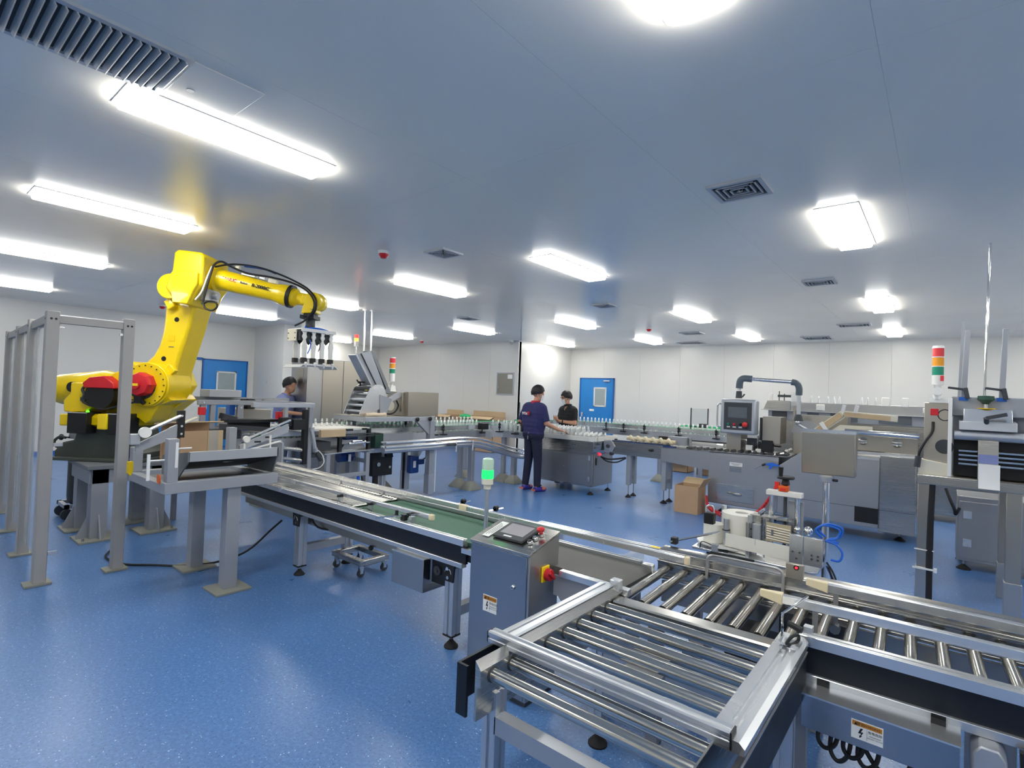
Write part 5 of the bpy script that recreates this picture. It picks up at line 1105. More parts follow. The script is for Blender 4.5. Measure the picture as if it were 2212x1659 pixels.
sc.part('end_bracket', MB().prism([(-4.40, .90), (-4.25, .90), (-4.18, .80), (-4.24, .66), (-4.36, .70)], 'y', 7.80, 7.815), 'alu_bright')
sc.part('idler', MB().cyl((-4.30, 7.78, .80), (-4.30, 7.80, .80), .03, seg=12).cyl((-4.24, 7.79, .68), (-4.24, 7.85, .68), .03, seg=12), 'dark_grey')
for y in (7.88, 8.06):
    l = sc.part('leg', box(-3.985, -3.915, y-.03, y+.03, .20, .69), 'alu_dull', bev=.003); level_foot(sc, -3.95, y, .21, l, .05)
sc.part('leg_brace', MB().box(-3.96, -3.94, 7.91, 8.03, .28, .32), 'alu_dull')
sc.part('leg_brace', MB().box(-3.96, -3.94, 7.91, 8.03, .60, .66), 'alu_dull')
sc.part('drive_cable', MB().tube(cat_rom([(-4.38, 7.72, .62), (-4.25, 7.70, .60), (-4.12, 7.74, .61), (-3.98, 7.82, .64)], 6), .014, 8), 'black')
sc.part('drive_cable', MB().tube(cat_rom([(-4.38, 7.72, .62), (-4.25, 7.70, .56), (-4.10, 7.74, .56), (-3.98, 7.82, .63)], 6), .012, 8), 'black')
sc.part('rail_knobs', MB().ball((-4.18, 7.84, .92), (.03, .02, .012), 8, 6).ball((-3.55, 7.80, .80), (.04, .02, .02), 8, 6), 'black')
# ---------- rear bottle line along the back
rl = T('rear_bottle_line', 'long curving green railed bottle line in front of far door', 'conveyor', (-4.6, 9.85, 0))
bottle_conveyor(rl, [(-6.85, 8.55), (-6.80, 9.0), (-6.65, 9.4), (-6.35, 9.68), (-5.95, 9.82), (-5.4, 9.86), (-4.4, 9.88), (-3.4, 9.90), (-2.4, 9.92)], .97)
for x in (-5.6, -4.3, -3.0): stand_leg(rl, x, 9.88, .86)
for x in (-5.45, -5.05, -4.6, -3.9, -3.2): clampset(rl, x, 9.87, .97, 'y', -1)
for k in range(46):
    x = -6.3+k*.088; bottle(x, 9.87+(.0 if x > -5.9 else -.15*(-5.9-x)), .97, 'clear capped bottle in the rear line before the far door' if x < -4.7 else 'clear bottle in the rear line before the plain back wall', 'bottles on the rear line')
xf = T('bottle_diverter', 'small green railed diverter with clear guard on rear line', 'conveyor', (-3.6, 10.4, 0))
xf.part('green_frame', MB().box(-4.1, -3.0, 10.3, 10.32, 1.08, 1.10).box(-4.1, -4.08, 10.3, 10.7, 1.08, 1.10).box(-4.1, -3.0, 10.68, 10.7, 1.08, 1.10), 'green_rail')
xf.part('clear_guard', box(-3.86, -3.55, 10.3, 10.31, 1.08, 1.45), 'acrylic')
xf.part('guard_post', MB().box(-3.88, -3.86, 10.3, 10.32, 1.0, 1.46).box(-3.55, -3.53, 10.3, 10.32, 1.0, 1.46).box(-3.70, -3.55, 10.29, 10.33, 1.10, 1.16), 'dark_grey')
xf.part('bed', box(-4.1, -2.9, 10.32, 10.68, .98, 1.0), 'alu')
xf.part('leg', box(-3.75, -3.69, 10.45, 10.51, 0, .98), 'alu_dull')
# ---------- cartoning machine
cm = T('cartoning_machine', 'long stainless cartoning machine with drawer across the right middle', 'machine', (-1.7, 8.2, 0))
CY = 7.80
cm.part('infeed_beam', MB().prism([(-3.38, .66), (-2.64, .60), (-2.64, .87), (-3.38, .855)], 'y', CY, 8.20), 'steel_dark')
cm.part('bed_top', MB().prism([(-3.38, .855), (-1.60, .895), (-1.60, .905), (-3.38, .865)], 'y', CY-.01, 8.5), 'steel')
cm.part('main_body', MB().prism([(-2.65, .14), (-1.72, .14), (-1.72, .885), (-2.65, .865)], 'y', CY+.005, 8.5), 'steel_dark', bev=.004)
cm.part('front_panel', box(-2.64, -1.72, CY-.005, CY+.006, .15, .84), 'steel_dark', bev=.002)
dr = cm.part('drawer', box(-2.525, -2.02, CY-.012, CY-.003, .20, .43), 'steel', bev=.003)
cm.part('pull_handle', MB().tube(cat_rom([(-2.36, CY-.015, .315), (-2.33, CY-.035, .32), (-2.28, CY-.04, .31), (-2.22, CY-.04, .305), (-2.19, CY-.015, .305)], 5), .013, 8), 'chrome', dr)
cm.part('notice', box(-2.35, -2.18, CY-.010, CY-.005, .70, .752), 'paper')
cm.part('notice_print', MB().box(-2.34, -2.19, CY-.0115, CY-.0100, .737, .741).box(-2.32, -2.21, CY-.0115, CY-.0100, .724, .728).box(-2.31, -2.23, CY-.0115, CY-.0100, .712, .716), 'print_grey')
cm.part('rating_plate', box(-2.35, -2.19, CY-.010, CY-.005, .615, .695), 'steel')
cover = [(-1.71, .15), (-1.71, .775), (-1.455, .975), (-.60, .99), (-.60, .15)]
cm.part('sloped_cover', MB().prism(cover, 'y', CY-.06, 8.3), 'steel_dark', bev=.004)
cm.part('cover_edge', box(-1.10, -.60, CY-.075, CY-.05, .965, .995), 'alu_bright')
cm.part('right_body', MB().prism([(-.60, .11), (-.25, .11), (-.25, 1.02), (-.60, 1.02)], 'y', CY-.01, 8.6), 'steel', bev=.004)
cm.part('panel_seam', MB().box(-1.71, -.25, CY-.064, CY-.061, .375, .379), 'dark_grey')
cm.part('vent_opening', box(-.84, -.60, CY-.066, CY-.058, .20, .385), 'black')
for x in (-3.345,):
    for y in (7.87, 8.08):
        l = cm.part('leg', box(x-.035, x+.035, y-.03, y+.03, .20, .68), 'alu_dull', bev=.003); level_foot(cm, x, y, .21, l, .055)
cm.part('leg_brace', box(-3.36, -3.33, 7.9, 8.05, .30, .36), 'alu_dull')
for x in (-2.5, -1.8, -.40): level_foot(cm, x, 8.0, .15, r=.06)
# chain buckets along the bed
bk = cm.part('carton_bucket', MB().prism([(0, 0), (.05, 0), (.035, .03), (.015, .03)], 'y', 0, .18), 'dark_grey', local=True); bk.location = (-1.30, -.38, .88)
for k in range(1, 15): cm.inst(bk, (-1.35+k*.098, -.36, .878+k*.0022))
cm.part('rail', cyl((-3.1, 8.15, .98), (-2.45, 8.15, .99), .012, seg=8), 'dark_grey')
cm.part('white_guard', box(-3.1, -2.45, 8.25, 8.27, .90, .97), 'white_metal')
cm.part('rail_bracket', MB().cyl((-3.05, 8.12, .88), (-3.05, 8.12, 1.02), .025, seg=10).cyl((-2.65, 8.15, .95), (-2.55, 8.15, .95), .03, seg=8), 'alu')
# pusher station
cm.part('pusher_column', box(-2.46, -2.26, 7.98, 8.30, .885, 1.20), 'steel_warm', bev=.003)
cm.part('pusher_heads', MB().box(-2.20, -2.05, 8.05, 8.25, .92, 1.10).box(-2.0, -1.9, 8.0, 8.3, .93, 1.05).cyl((-2.12, 8.0, .99), (-2.12, 8.1, .99), .04, seg=10), 'dark_grey', bev=.006)
cm.part('pusher_rods', MB().cyl((-2.25, 8.1, 1.06), (-1.78, 8.1, 1.05), .015, seg=8).cyl((-2.25, 8.2, 1.0), (-1.78, 8.2, 1.0), .015, seg=8).cyl((-2.05, 8.05, .90), (-2.05, 8.05, 1.14), .014, seg=8).cyl((-2.0, 8.05, .90), (-2.0, 8.05, 1.14), .014, seg=8), 'chrome')
cm.part('white_actuator', MB().box(-2.19, -2.10, 7.96, 8.02, .93, 1.0).box(-2.05, -1.85, 7.93, 7.99, .91, .96), 'white_plastic', bev=.006)
cm.part('black_motor', box(-1.97, -1.83, 7.90, 8.02, .93, 1.09), 'black', bev=.008)
cm.part('tall_guard_box', box(-1.97, -1.74, 7.95, 8.30, 1.05, 1.42), 'steel_warm', bev=.003)
cm.part('link_chain', MB().tube([(-1.995, 8.0, 1.08+.02*k) for k in range(17)], .025, 6), 'dark_grey')
cm.part('chrome_clamps', MB().cyl((-1.80, 7.95, .90), (-1.68, 7.95, .93), .02, seg=8).cyl((-1.72, 7.98, .91), (-1.60, 7.98, 1.0), .018, seg=8).ball((-1.66, 7.95, .96), .03, 8, 6), 'steel')
# tower panel behind, hopper and carton magazine
cm.part('back_panel', box(-1.64, -1.0, 8.25, 8.6, .92, 1.46), 'steel_warm', bev=.004)
cm.part('half_disc', MB().prism([(-1.48+.18*math.cos(a), 1.21+.18*math.sin(a)) for a in [PI*k/12 for k in range(13)]], 'y', 8.23, 8.25), 'steel_dark')
cm.part('valve_tree', MB().cyl((-1.60, 8.2, 1.34), (-1.45, 8.2, 1.26), .018, seg=8).ball((-1.58, 8.2, 1.35), .03, 8, 6).cyl((-1.45, 8.2, 1.26), (-1.38, 8.15, 1.22), .012, seg=8), 'alu')
cm.part('magazine_ramp', MB().bar((-1.35, 8.05, 1.22), (-1.02, 8.05, 1.50), .10, .10).bar((-1.02, 8.05, 1.505), (-.45, 8.05, 1.47), .10, .075), 'cream_plastic', bev=.004)
cm.part('carton_blanks', MB().bar((-1.30, 7.99, 1.27), (-1.04, 7.99, 1.49), .02, .07).bar((-1.0, 7.99, 1.50), (-.52, 7.99, 1.47), .02, .055), 'cardboard_light')
cm.part('magazine_plate', MB().prism([(-1.30, 1.16), (-1.05, 1.36), (-.70, 1.36), (-.70, 1.30), (-.98, 1.30), (-.98, 1.16)], 'y', 8.0, 8.02), 'cream_plastic')
cm.part('magazine_fork', MB().bar((-1.26, 7.96, 1.38), (-1.10, 7.96, 1.14), .02, .05).bar((-1.02, 7.96, 1.52), (-1.0, 7.96, 1.62), .04, .04).bar((-.88, 7.96, 1.52), (-.86, 7.96, 1.62), .04, .04), 'white_plastic', bev=.004)
cm.part('magazine_slots', MB().bar((-1.10, 7.985, 1.20), (-1.04, 7.985, 1.26), .01, .03).bar((-1.16, 7.985, 1.14), (-1.12, 7.985, 1.18), .01, .03), 'black')
cm.part('drive_shaft', MB().cyl((-.98, 7.90, 1.285), (-.23, 7.90, 1.275), .035, seg=14), 'chrome')
cm.part('work_window', box(-.98, -.25, 8.06, 8.08, 1.05, 1.30), 'steel_warm')
cm.part('hand_knobs', MB().lathe([(.05, 0), (.05, .03), (.02, .05)], (-.80, 8.06, 1.17), 16, (0, -1, 0)).lathe([(.055, 0), (.055, .03), (.02, .05)], (-.45, 8.06, 1.17), 16, (0, -1, 0)), 'steel')
cm.part('glazing_bar', MB().box(-.98, -.25, 7.88, 7.92, 1.02, 1.05), 'alu_bright')
# hand panel on a hanging arm
hp = T('touch_panel_arm', 'grey touch panel hanging from a black elbowed arm over cartoner', 'control panel', (-1.5, 7.9, .9))
ar_ = hp.part('arm_post', cyl((-1.53, 7.98, 1.42), (-1.53, 7.98, 1.75), .025, seg=14), 'alu')
hp.part('arm_base', MB().lathe([(.06, 0), (.05, .06), (.035, .09)], (-1.53, 7.98, 1.38), 14), 'dark_grey', ar_)
hp.part('elbow', MB().tube(cat_rom([(-1.53, 7.98, 1.73), (-1.53, 7.97, 1.83), (-1.56, 7.96, 1.89), (-1.62, 7.95, 1.905)], 6), .042, 12), mat('arm_grey', '#5c6870', .5), ar_)
bm2 = hp.part('arm_tube', cyl((-1.60, 7.95, 1.905), (-2.12, 7.82, 1.935), .025, seg=14), 'alu_bright')
hp.part('elbow', MB().tube(cat_rom([(-2.09, 7.82, 1.935), (-2.20, 7.80, 1.94), (-2.24, 7.79, 1.90), (-2.25, 7.79, 1.80)], 6), .046, 12), 'arm_grey', bm2)
hp.part('swivel', MB().cyl((-2.25, 7.79, 1.82), (-2.25, 7.79, 1.74), .025, seg=12), 'alu_bright', bm2)
hp.part('swivel_clamp', MB().cyl((-2.25, 7.79, 1.76), (-2.25, 7.79, 1.66), .038, .045, seg=12).bar((-2.20, 7.78, 1.68), (-2.17, 7.77, 1.72), .015, .015), 'dark_grey', bm2)
ho = hp.part('panel_housing', box(-2.475, -2.005, 7.72, 7.90, 1.16, 1.645), 'alu_dull', bev=.02)
hp.part('face', box(-2.425, -2.055, 7.715, 7.722, 1.215, 1.60), 'dark_grey', ho)
hp.part('screen', box(-2.37, -2.115, 7.712, 7.716, 1.385, 1.535), 'screen_dark', ho)
for x, m_ in ((-2.36, 'lamp_green'), (-2.28, 'red'), (-2.20, 'black')):
    hp.part('push_button', MB().lathe([(.018, 0), (.018, .015), (.012, .022)], (x, 7.715, 1.295), 12, (0, -1, 0)), m_, ho)
    hp.part('button_tag', box(x-.022, x+.022, 7.712, 7.716, 1.245, 1.265), 'alu_bright', ho)
hp.part('emergency_stop', MB().lathe([(.02, 0), (.022, .025), (.034, .03), (.034, .045), (.015, .055)], (-2.13, 7.715, 1.30), 14, (0, -1, 0)), 'red_bright', ho)
hp.part('button_tag', box(-2.16, -2.10, 7.712, 7.716, 1.24, 1.258), 'black', ho)
hp.part('grab_handle', MB().tube(cat_rom([(-2.47, 7.78, 1.57), (-2.52, 7.76, 1.57), (-2.53, 7.76, 1.50), (-2.53, 7.76, 1.30), (-2.52, 7.76, 1.25), (-2.47, 7.78, 1.25)], 5), .012, 8), 'alu_bright', ho)
# ---------- air gun, coil hose, carton
ag = T('air_gun', 'blue air blow gun with long nozzle hanging on the cartoner', 'air gun', (-1.75, 7.72, .78))
ag.part('body', MB().prism([(-1.87, .775), (-1.84, .80), (-1.78, .81), (-1.69, .785), (-1.69, .77), (-1.77, .765), (-1.80, .72), (-1.82, .72), (-1.81, .765)], 'y', 7.71, 7.735), 'blue_hose', bev=.004)
ag.part('nozzle', cyl((-1.89, 7.722, .775), (-2.0, 7.722, .70), .006, seg=8), 'chrome')
ag.part('nozzle_collar', cyl((-1.86, 7.722, .785), (-1.905, 7.722, .762), .015, seg=8), 'black')
ch_ = cat_rom([(-2.60, 7.60, .24), (-2.56, 7.59, .12), (-2.40, 7.57, .045), (-2.13, 7.56, .045), (-1.92, 7.58, .14), (-1.78, 7.60, .34), (-1.70, 7.62, .52)], 14)
coil = []
for i, p in enumerate(ch_):
    for q in range(4):
        a = 2*PI*(i*4+q)/6.0; nx = ch_[min(i+1, len(ch_)-1)]; c0 = p.lerp(nx, q/4)
        coil.append(c0+Vector((.0, math.cos(a)*.030, math.sin(a)*.030)))
solo('coiled_hose', MB().tube(coil, .0075, 6), 'red_coil', 'red coiled air hose looping under the cartoner to the labeller', 'hose')
kb = T('carton_box', 'open brown carton on the floor left of the cartoner drawer', 'carton', (-2.82, 7.62, 0))
kb.part('front_side', box(-3.0, -2.66, 7.44, 7.45, 0, .385), 'cardboard')
kb.part('back_side', box(-3.0, -2.66, 7.74, 7.75, 0, .385), 'cardboard')
kb.part('left_side', box(-3.0, -2.99, 7.45, 7.74, 0, .385), 'cardboard')
kb.part('right_side', box(-2.67, -2.66, 7.45, 7.74, 0, .385), 'cardboard')
kb.part('bottom', box(-2.99, -2.67, 7.45, 7.74, .0, .01), 'cardboard')
kb.part('open_flap', MB().add([(-2.66, 7.45, .385), (-2.66, 7.74, .385), (-2.60, 7.76, .50), (-2.60, 7.47, .50), (-2.652, 7.45, .385), (-2.652, 7.74, .385), (-2.592, 7.76, .50), (-2.592, 7.47, .50)], [(0,1,2,3), (7,6,5,4), (0,4,5,1), (1,5,6,2), (2,6,7,3), (3,7,4,0)]), 'cardboard_light')
kb.part('open_flap', MB().add([(-3.0, 7.74, .385), (-2.67, 7.74, .385), (-2.66, 7.86, .46), (-2.99, 7.86, .46), (-3.0, 7.75, .385), (-2.67, 7.75, .385), (-2.66, 7.868, .46), (-2.99, 7.868, .46)], [(0,1,2,3), (7,6,5,4), (0,4,5,1), (1,5,6,2), (2,6,7,3), (3,7,4,0)]), 'cardboard_light')
for (x, y, w_, d_, h_, lb) in ((-4.6, 11.75, .45, .4, .32, 'small brown carton on floor under the infeed, left one'), (-3.95, 11.7, .42, .4, .30, 'small brown carton on floor under the infeed, right one'), (-11.3, 10.9, .7, .5, .93, 'tan carton against the back wall beside the feeder case'), (-9.95, 10.9, 1.2, .5, .95, 'long brown carton behind the bottles before the wall box')):
    q = T('carton_box', lb, 'carton', (x, y, 0), group='brown cartons at the back')
    q.part('carton_sides', MB().box(-w_/2, w_/2, -d_/2, -d_/2+.01, 0, h_).box(-w_/2, w_/2, d_/2-.01, d_/2, 0, h_).box(-w_/2, -w_/2+.01, -d_/2, d_/2, 0, h_).box(w_/2-.01, w_/2, -d_/2, d_/2, 0, h_).box(-w_/2, w_/2, -d_/2, d_/2, 0, .01), 'cardboard', local=True)
    q.part('top_flap', MB().add([(-w_/2, -d_/2, h_), (w_/2, -d_/2, h_), (w_/2, -d_/2-.15, h_-.06), (-w_/2, -d_/2-.15, h_-.06), (-w_/2, -d_/2, h_+.006), (w_/2, -d_/2, h_+.006), (w_/2, -d_/2-.15, h_-.054), (-w_/2, -d_/2-.15, h_-.054)], [(0,1,2,3), (7,6,5,4), (0,4,5,1), (1,5,6,2), (2,6,7,3), (3,7,4,0)]), 'cardboard_light', local=True)
    q.part('back_flap', MB().box(-w_/2, w_/2, d_/2-.01, d_/2-.002, h_, h_+.14), 'cardboard_light', local=True)
solo('green_sack', MB().ball((-10.35, 10.6, .93), (.22, .10, .07), 12, 8), 'green_rail', 'bright green bag lying on the long carton by back wall', 'bag', origin=(-10.35, 10.6, .93))
# ---------- rear filling machine
rmch = T('filling_machine', 'long low steel filling machine with dark windows behind cartoner', 'machine', (-1.0, 10.2, 0))
rmch.part('body', box(-2.36, .9, 9.80, 10.7, .1, 1.34), 'steel', bev=.006)
rmch.part('window_band', box(-2.34, .9, 9.79, 10.7, 1.34, 1.49), 'frame_grey')
for x0, x1 in ((-2.28, -2.05), (-1.75, -1.58), (-1.42, -1.05), (-.78, -.38), (-.1, .3)): rmch.part('dark_window', box(x0, x1, 9.780, 9.792, 1.36, 1.48), 'screen_dark' if x0 > -2 else 'dark_grey')
rmch.part('top_band', MB().box(-2.0, .9, 9.79, 10.7, 1.50, 1.64), 'steel_dark', bev=.004)
rmch.part('bright_end', MB().prism([(-2.42, 1.50), (-2.0, 1.50), (-2.0, 1.66), (-2.36, 1.66)], 'y', 9.78, 10.7), 'steel', bev=.004)
rmch.part('ledge', box(-2.45, .9, 9.76, 9.80, 1.49, 1.50), 'alu_bright')
rmch.part('white_posts', MB().bar((-2.36, 9.85, 1.52), (-2.31, 9.85, 1.78), .05, .05).box(-1.62, -1.50, 9.76, 9.80, 1.52, 1.62).box(-.75, -.65, 9.78, 9.88, 1.62, 1.76).box(-.50, -.42, 9.78, 9.88, 1.62, 1.76).box(-.25, -.15, 9.76, 9.8, 1.54, 1.62), 'white_plastic', bev=.01)
rmch.part('post_pins', MB().cyl((-2.2, 9.9, 1.66), (-2.2, 9.9, 1.82), .008, seg=6).cyl((-2.12, 9.9, 1.66), (-2.12, 9.9, 1.78), .008, seg=6).box(-2.22, -2.02, 9.88, 9.92, 1.72, 1.76), 'dark_grey')
rmch.part('filter_cup', MB().cyl((-1.92, 9.70, 1.58), (-1.92, 9.70, 1.80), .055, seg=14), 'polycarb')
rmch.part('cup_stem', MB().cyl((-1.92, 9.70, 1.0), (-1.92, 9.70, 1.58), .02, seg=10), 'steel_warm')
for k, x in enumerate((-1.72, -1.62, -1.48, -1.40, -1.32, -1.02, -.94, -.84)):
    bottle(x, 9.95+.05*(k % 2), 1.64, 'glass-clear bottle standing on top of the rear filling machine', 'bottles on the filling machine').scale = (.6, .6, .6)
# ---------- labelling head by the roller conveyor
lh = T('labelling_machine', 'white roll label applicator with handwheel beside roller conveyor', 'machine', (-.87, 3.5, 0))
lh.part('column_box', box(-.98, -.60, 3.44, 3.74, .0, .60), 'dark_grey', bev=.006)
lh.part('drive_box', box(-1.16, -1.0, 3.42, 3.6, .56, .655), 'dark_grey', bev=.006)
lh.part('base_plate', MB().prism([(-1.23, 3.36), (-.57, 3.33), (-.53, 3.36), (-.53, 3.60), (-.58, 3.66), (-1.18, 3.66), (-1.24, 3.60)], 'z', .662, .680), 'alu_bright', bev=.004)
lh.part('lower_disc', MB().cyl((-1.07, 3.52, .700), (-1.07, 3.52, .708), .175, seg=36), 'white_plastic')
lh.part('disc_motor', cyl((-1.07, 3.52, .68), (-1.07, 3.52, .70), .06, seg=16), 'dark_grey')
r1_ = lh.part('label_roll', MB().cyl((-1.13, 3.46, .71), (-1.13, 3.46, .825), .062, seg=28), 'tape_white')
r2_ = lh.part('label_roll', MB().lathe([(.04, .72), (.118, .72), (.118, .905), (.04, .905), (.04, .72)], (-.98, 3.53, 0), 36), 'tape_white')
lh.part('roll_core', MB().cyl((-.98, 3.53, .72), (-.98, 3.53, .898), .036, seg=18), 'steel_dark', r2_)
lk_ = lh.part('tension_block', box(-1.175, -1.115, 3.40, 3.45, .825, .895), 'black', bev=.004)
lh.part('wire_loop', MB().tube(cat_rom([(-1.17, 3.425, .895), (-1.17, 3.425, .92), (-1.155, 3.425, .937), (-1.13, 3.425, .937), (-1.12, 3.425, .92), (-1.12, 3.425, .895)], 5), .005, 8), 'alu_bright', lk_)
for x, y, z0, z1 in ((-1.10, 3.56, .80, .93), (-1.035, 3.40, .72, .88), (-1.01, 3.45, .78, .895), (-.90, 3.42, .74, .92), (-.87, 3.40, .70, .87)):
    g_ = lh.part('web_roller', cyl((x, y, z0), (x, y, z1), .016, seg=14), 'alu')
    lh.part('flange', cyl((x, y, z0+(z1-z0)*.55), (x, y, z0+(z1-z0)*.55+.006), .023, seg=14), 'dark_grey', g_)
lh.part('label_web', MB().prism([(-1.04, 3.385), (-.91, 3.37), (-.67, 3.345), (-.67, 3.348), (-.91, 3.374), (-1.04, 3.389)], 'z', .715, .795), 'tape_white')
lh.part('lower_web', MB().prism([(-1.02, 3.40), (-.90, 3.385), (-.90, 3.388), (-1.02, 3.403)], 'z', .685, .715), 'tape_white')
lh.part('lower_web', MB().prism([(-.80, 3.36), (-.67, 3.35), (-.67, 3.353), (-.80, 3.363)], 'z', .672, .715), 'tape_white')
lh.part('press_drum', MB().cyl((-.865, 3.46, .76), (-.865, 3.46, .92), .05, seg=22), 'steel')
lh.part('drum_cap', MB().box(-.90, -.68, 3.42, 3.50, .918, .926), 'steel')
lh.part('drum_roller', cyl((-.855, 3.39, .76), (-.855, 3.39, .88), .026, seg=16), 'alu')
lh.part('round_post', cyl((-.805, 3.40, .69), (-.805, 3.40, .92), .014, seg=12), 'steel')
lh.part('steel_post', cyl((-.905, 3.39, .68), (-.905, 3.39, .88), .012, seg=12), 'steel_dark')
lh.part('peel_plate', MB().prism([(-.80, .80), (-.67, .80), (-.67, .905), (-.80, .905)], 'y', 3.372, 3.380), 'label_web')
for k in range(6): lh.part('web_ripple', MB().tube([(-.797, 3.369, .815+k*.014), (-.74, 3.368, .812+k*.014), (-.672, 3.369, .808+k*.014)], .0035, 6), 'tape_white')
lh.part('blue_mark', box(-.770, -.758, 3.362, 3.368, .835, .870), 'print_grey')
lh.part('applicator_plate', box(-.668, -.600, 3.335, 3.365, .705, .868), 'alu_bright', bev=.002)
lh.part('applicator_plate', box(-.596, -.505, 3.335, 3.365, .712, .866), 'alu_bright', bev=.002)
lh.part('plate_screws', MB().cyl((-.65, 3.33, .775), (-.65, 3.336, .775), .005, seg=6).cyl((-.615, 3.33, .775), (-.615, 3.336, .775), .005, seg=6).cyl((-.63, 3.33, .74), (-.63, 3.336, .74), .005, seg=6).cyl((-.555, 3.33, .772), (-.555, 3.336, .772), .006, seg=6).cyl((-.525, 3.33, .772), (-.525, 3.336, .772), .006, seg=6).cyl((-.555, 3.33, .752), (-.555, 3.336, .752), .006, seg=6).cyl((-.525, 3.33, .752), (-.525, 3.336, .752), .006, seg=6), 'dark_grey')
lh.part('chrome_knob', MB().ball((-.59, 3.42, .885), .025, 12, 8).ball((-.65, 3.43, .88), .02, 10, 6), 'chrome')
lh.part('chrome_levers', MB().cyl((-.85, 3.43, .93), (-.82, 3.43, .96), .010, seg=8).cyl((-.85, 3.41, .945), (-.83, 3.45, .965), .008, seg=8).cyl((-.76, 3.43, .92), (-.70, 3.44, .935), .009, seg=8), 'chrome')
lh.part('gap_sensor', MB().box(-1.105, -1.065, 3.345, 3.365, .675, .720), 'alu_dull', bev=.002)
lh.part('sensor_wire', MB().tube(cat_rom([(-1.175, 3.35, .68), (-1.17, 3.35, .715), (-1.15, 3.35, .722), (-1.105, 3.352, .712)], 5), .003, 6), 'black')
for x in (-.807, -.667): lh.part('guide_column', cyl((x, 3.52, .60), (x, 3.52, 1.05), .015, seg=14), 'chrome')
lh.part('lead_screw', cyl((-.735, 3.53, .60), (-.735, 3.53, 1.05), .010, seg=10), 'dark_grey')
lh.part('screw_plate', box(-.72, -.64, 3.54, 3.56, .62, 1.02), 'frame_grey')
lh.part('head_bar', box(-.835, -.640, 3.49, 3.55, 1.048, 1.078), 'white_plastic', bev=.004)
gb_ = lh.part('position_indicator', box(-.765, -.715, 3.485, 3.54, 1.078, 1.112), 'orange', bev=.004)
lh.part('indicator_dial', MB().box(-.755, -.725, 3.482, 3.486, 1.082, 1.098).box(-.79, -.765, 3.50, 3.52, 1.09, 1.13), 'red_bright', gb_)
hw = lh.part('handwheel', MB().lathe([(.012, 1.112), (.024, 1.12), (.018, 1.15), (.045, 1.152), (.05, 1.160), (.045, 1.168), (.02, 1.166), (0, 1.165)], (-.733, 3.515, 0), 24), 'black')
lh.part('crank_grip', cyl((-.757, 3.50, 1.165), (-.757, 3.50, 1.222), .011, .014, seg=12), 'black', hw)
# rod with clamp reaching the conveyor
lh.part('support_rod', cyl((-1.25, 3.05, .76), (-1.06, 3.36, .80), .007, seg=8), 'chrome')
lh.part('rod_clamp', MB().box(-1.25, -1.215, 3.06, 3.10, .745, .785), 'black', bev=.004)
# hoses
hz = [(-.52, 3.42, .86), (-.55, 3.40, .90), (-.51, 3.40, .935), (-.44, 3.42, .92), (-.45, 3.42, .87), (-.50, 3.41, .85), (-.45, 3.40, .84), (-.42, 3.40, .80), (-.43, 3.38, .76), (-.47, 3.37, .76)]
lh.part('air_hose', MB().tube(cat_rom(hz, 7), .006, 8), 'blue_hose')
lh.part('air_hose', MB().tube(cat_rom([(p[0]+.012, p[1]+.01, p[2]+.008) for p in hz[:7]], 7), .006, 8), 'blue_hose')
lh.part('signal_cable', MB().tube(cat_rom([(-.49, 3.38, .74), (-.46, 3.37, .70), (-.44, 3.36, .655), (-.455, 3.36, .66), (-.48, 3.37, .72)], 6), .005, 8), 'black')
lh.part('signal_cable', MB().tube(cat_rom([(-.49, 3.38, .72), (-.465, 3.37, .67), (-.455, 3.37, .60), (-.46, 3.38, .45), (-.47, 3.4, .05)], 6), .005, 8), 'navy_motor')
lh.part('white_wedge', MB().prism([(-.50, .63), (-.455, .64), (-.48, .575)], 'y', 3.36, 3.375), 'white_plastic')
# its operator panel seen from behind, on a pole
lh.part('panel_pole', cyl((-.556, 3.76, .0), (-.556, 3.76, 1.15), .020, seg=14), 'chrome')
lh.part('pole_plate', box(-.58, -.53, 3.73, 3.79, 0, .02), 'dark_grey')
lh.part('pole_head', MB().lathe([(.024, 1.13), (.040, 1.135), (.045, 1.165), (.030, 1.175)], (-.556, 3.76, 0), 18), 'alu_dull')
lh.part('clamp_screw', cyl((-.52, 3.74, 1.15), (-.495, 3.73, 1.15), .008, seg=8), 'black')
lh.part('panel_case', MB().prism([(3.75, 1.175), (3.745, 1.215), (3.72, 1.435), (3.735, 1.45), (3.84, 1.44), (3.84, 1.175)], 'x', -.695, -.408), 'steel_warm', bev=.006)
lh.part('case_top', MB().prism([(3.716, 1.434), (3.738, 1.454), (3.84, 1.448), (3.84, 1.44)], 'x', -.693, -.404), 'alu_bright')

# ---------- steel cabinet on the floor behind the right machine
sq = T('floor_cabinet', 'dark stainless floor cabinet with two hinges behind right machine leg', 'cabinet', (.38, 7.35, 0))
sq.part('cabinet_shell', box(.11, .95, 7.07, 7.60, .09, .74), 'steel_dark', bev=.004)
sq.part('cabinet_door', box(.13, .93, 7.06, 7.07, .12, .69), 'steel_dark', bev=.002)
for z in (.24, .52): sq.part('hinge', box(.16, .225, 7.052, 7.06, z, z+.075), 'alu_bright')
for x in (.17, .88):
    for y in (7.12, 7.54): level_foot(sq, x, y, .10, r=.06)
sq.part('cable_bundle', MB().tube(cat_rom([(.02, 7.05, .80), (.06, 7.02, .68), (.09, 7.02, .60), (.10, 7.04, .55), (.13, 7.05, .62)], 6), .014, 8), 'black')
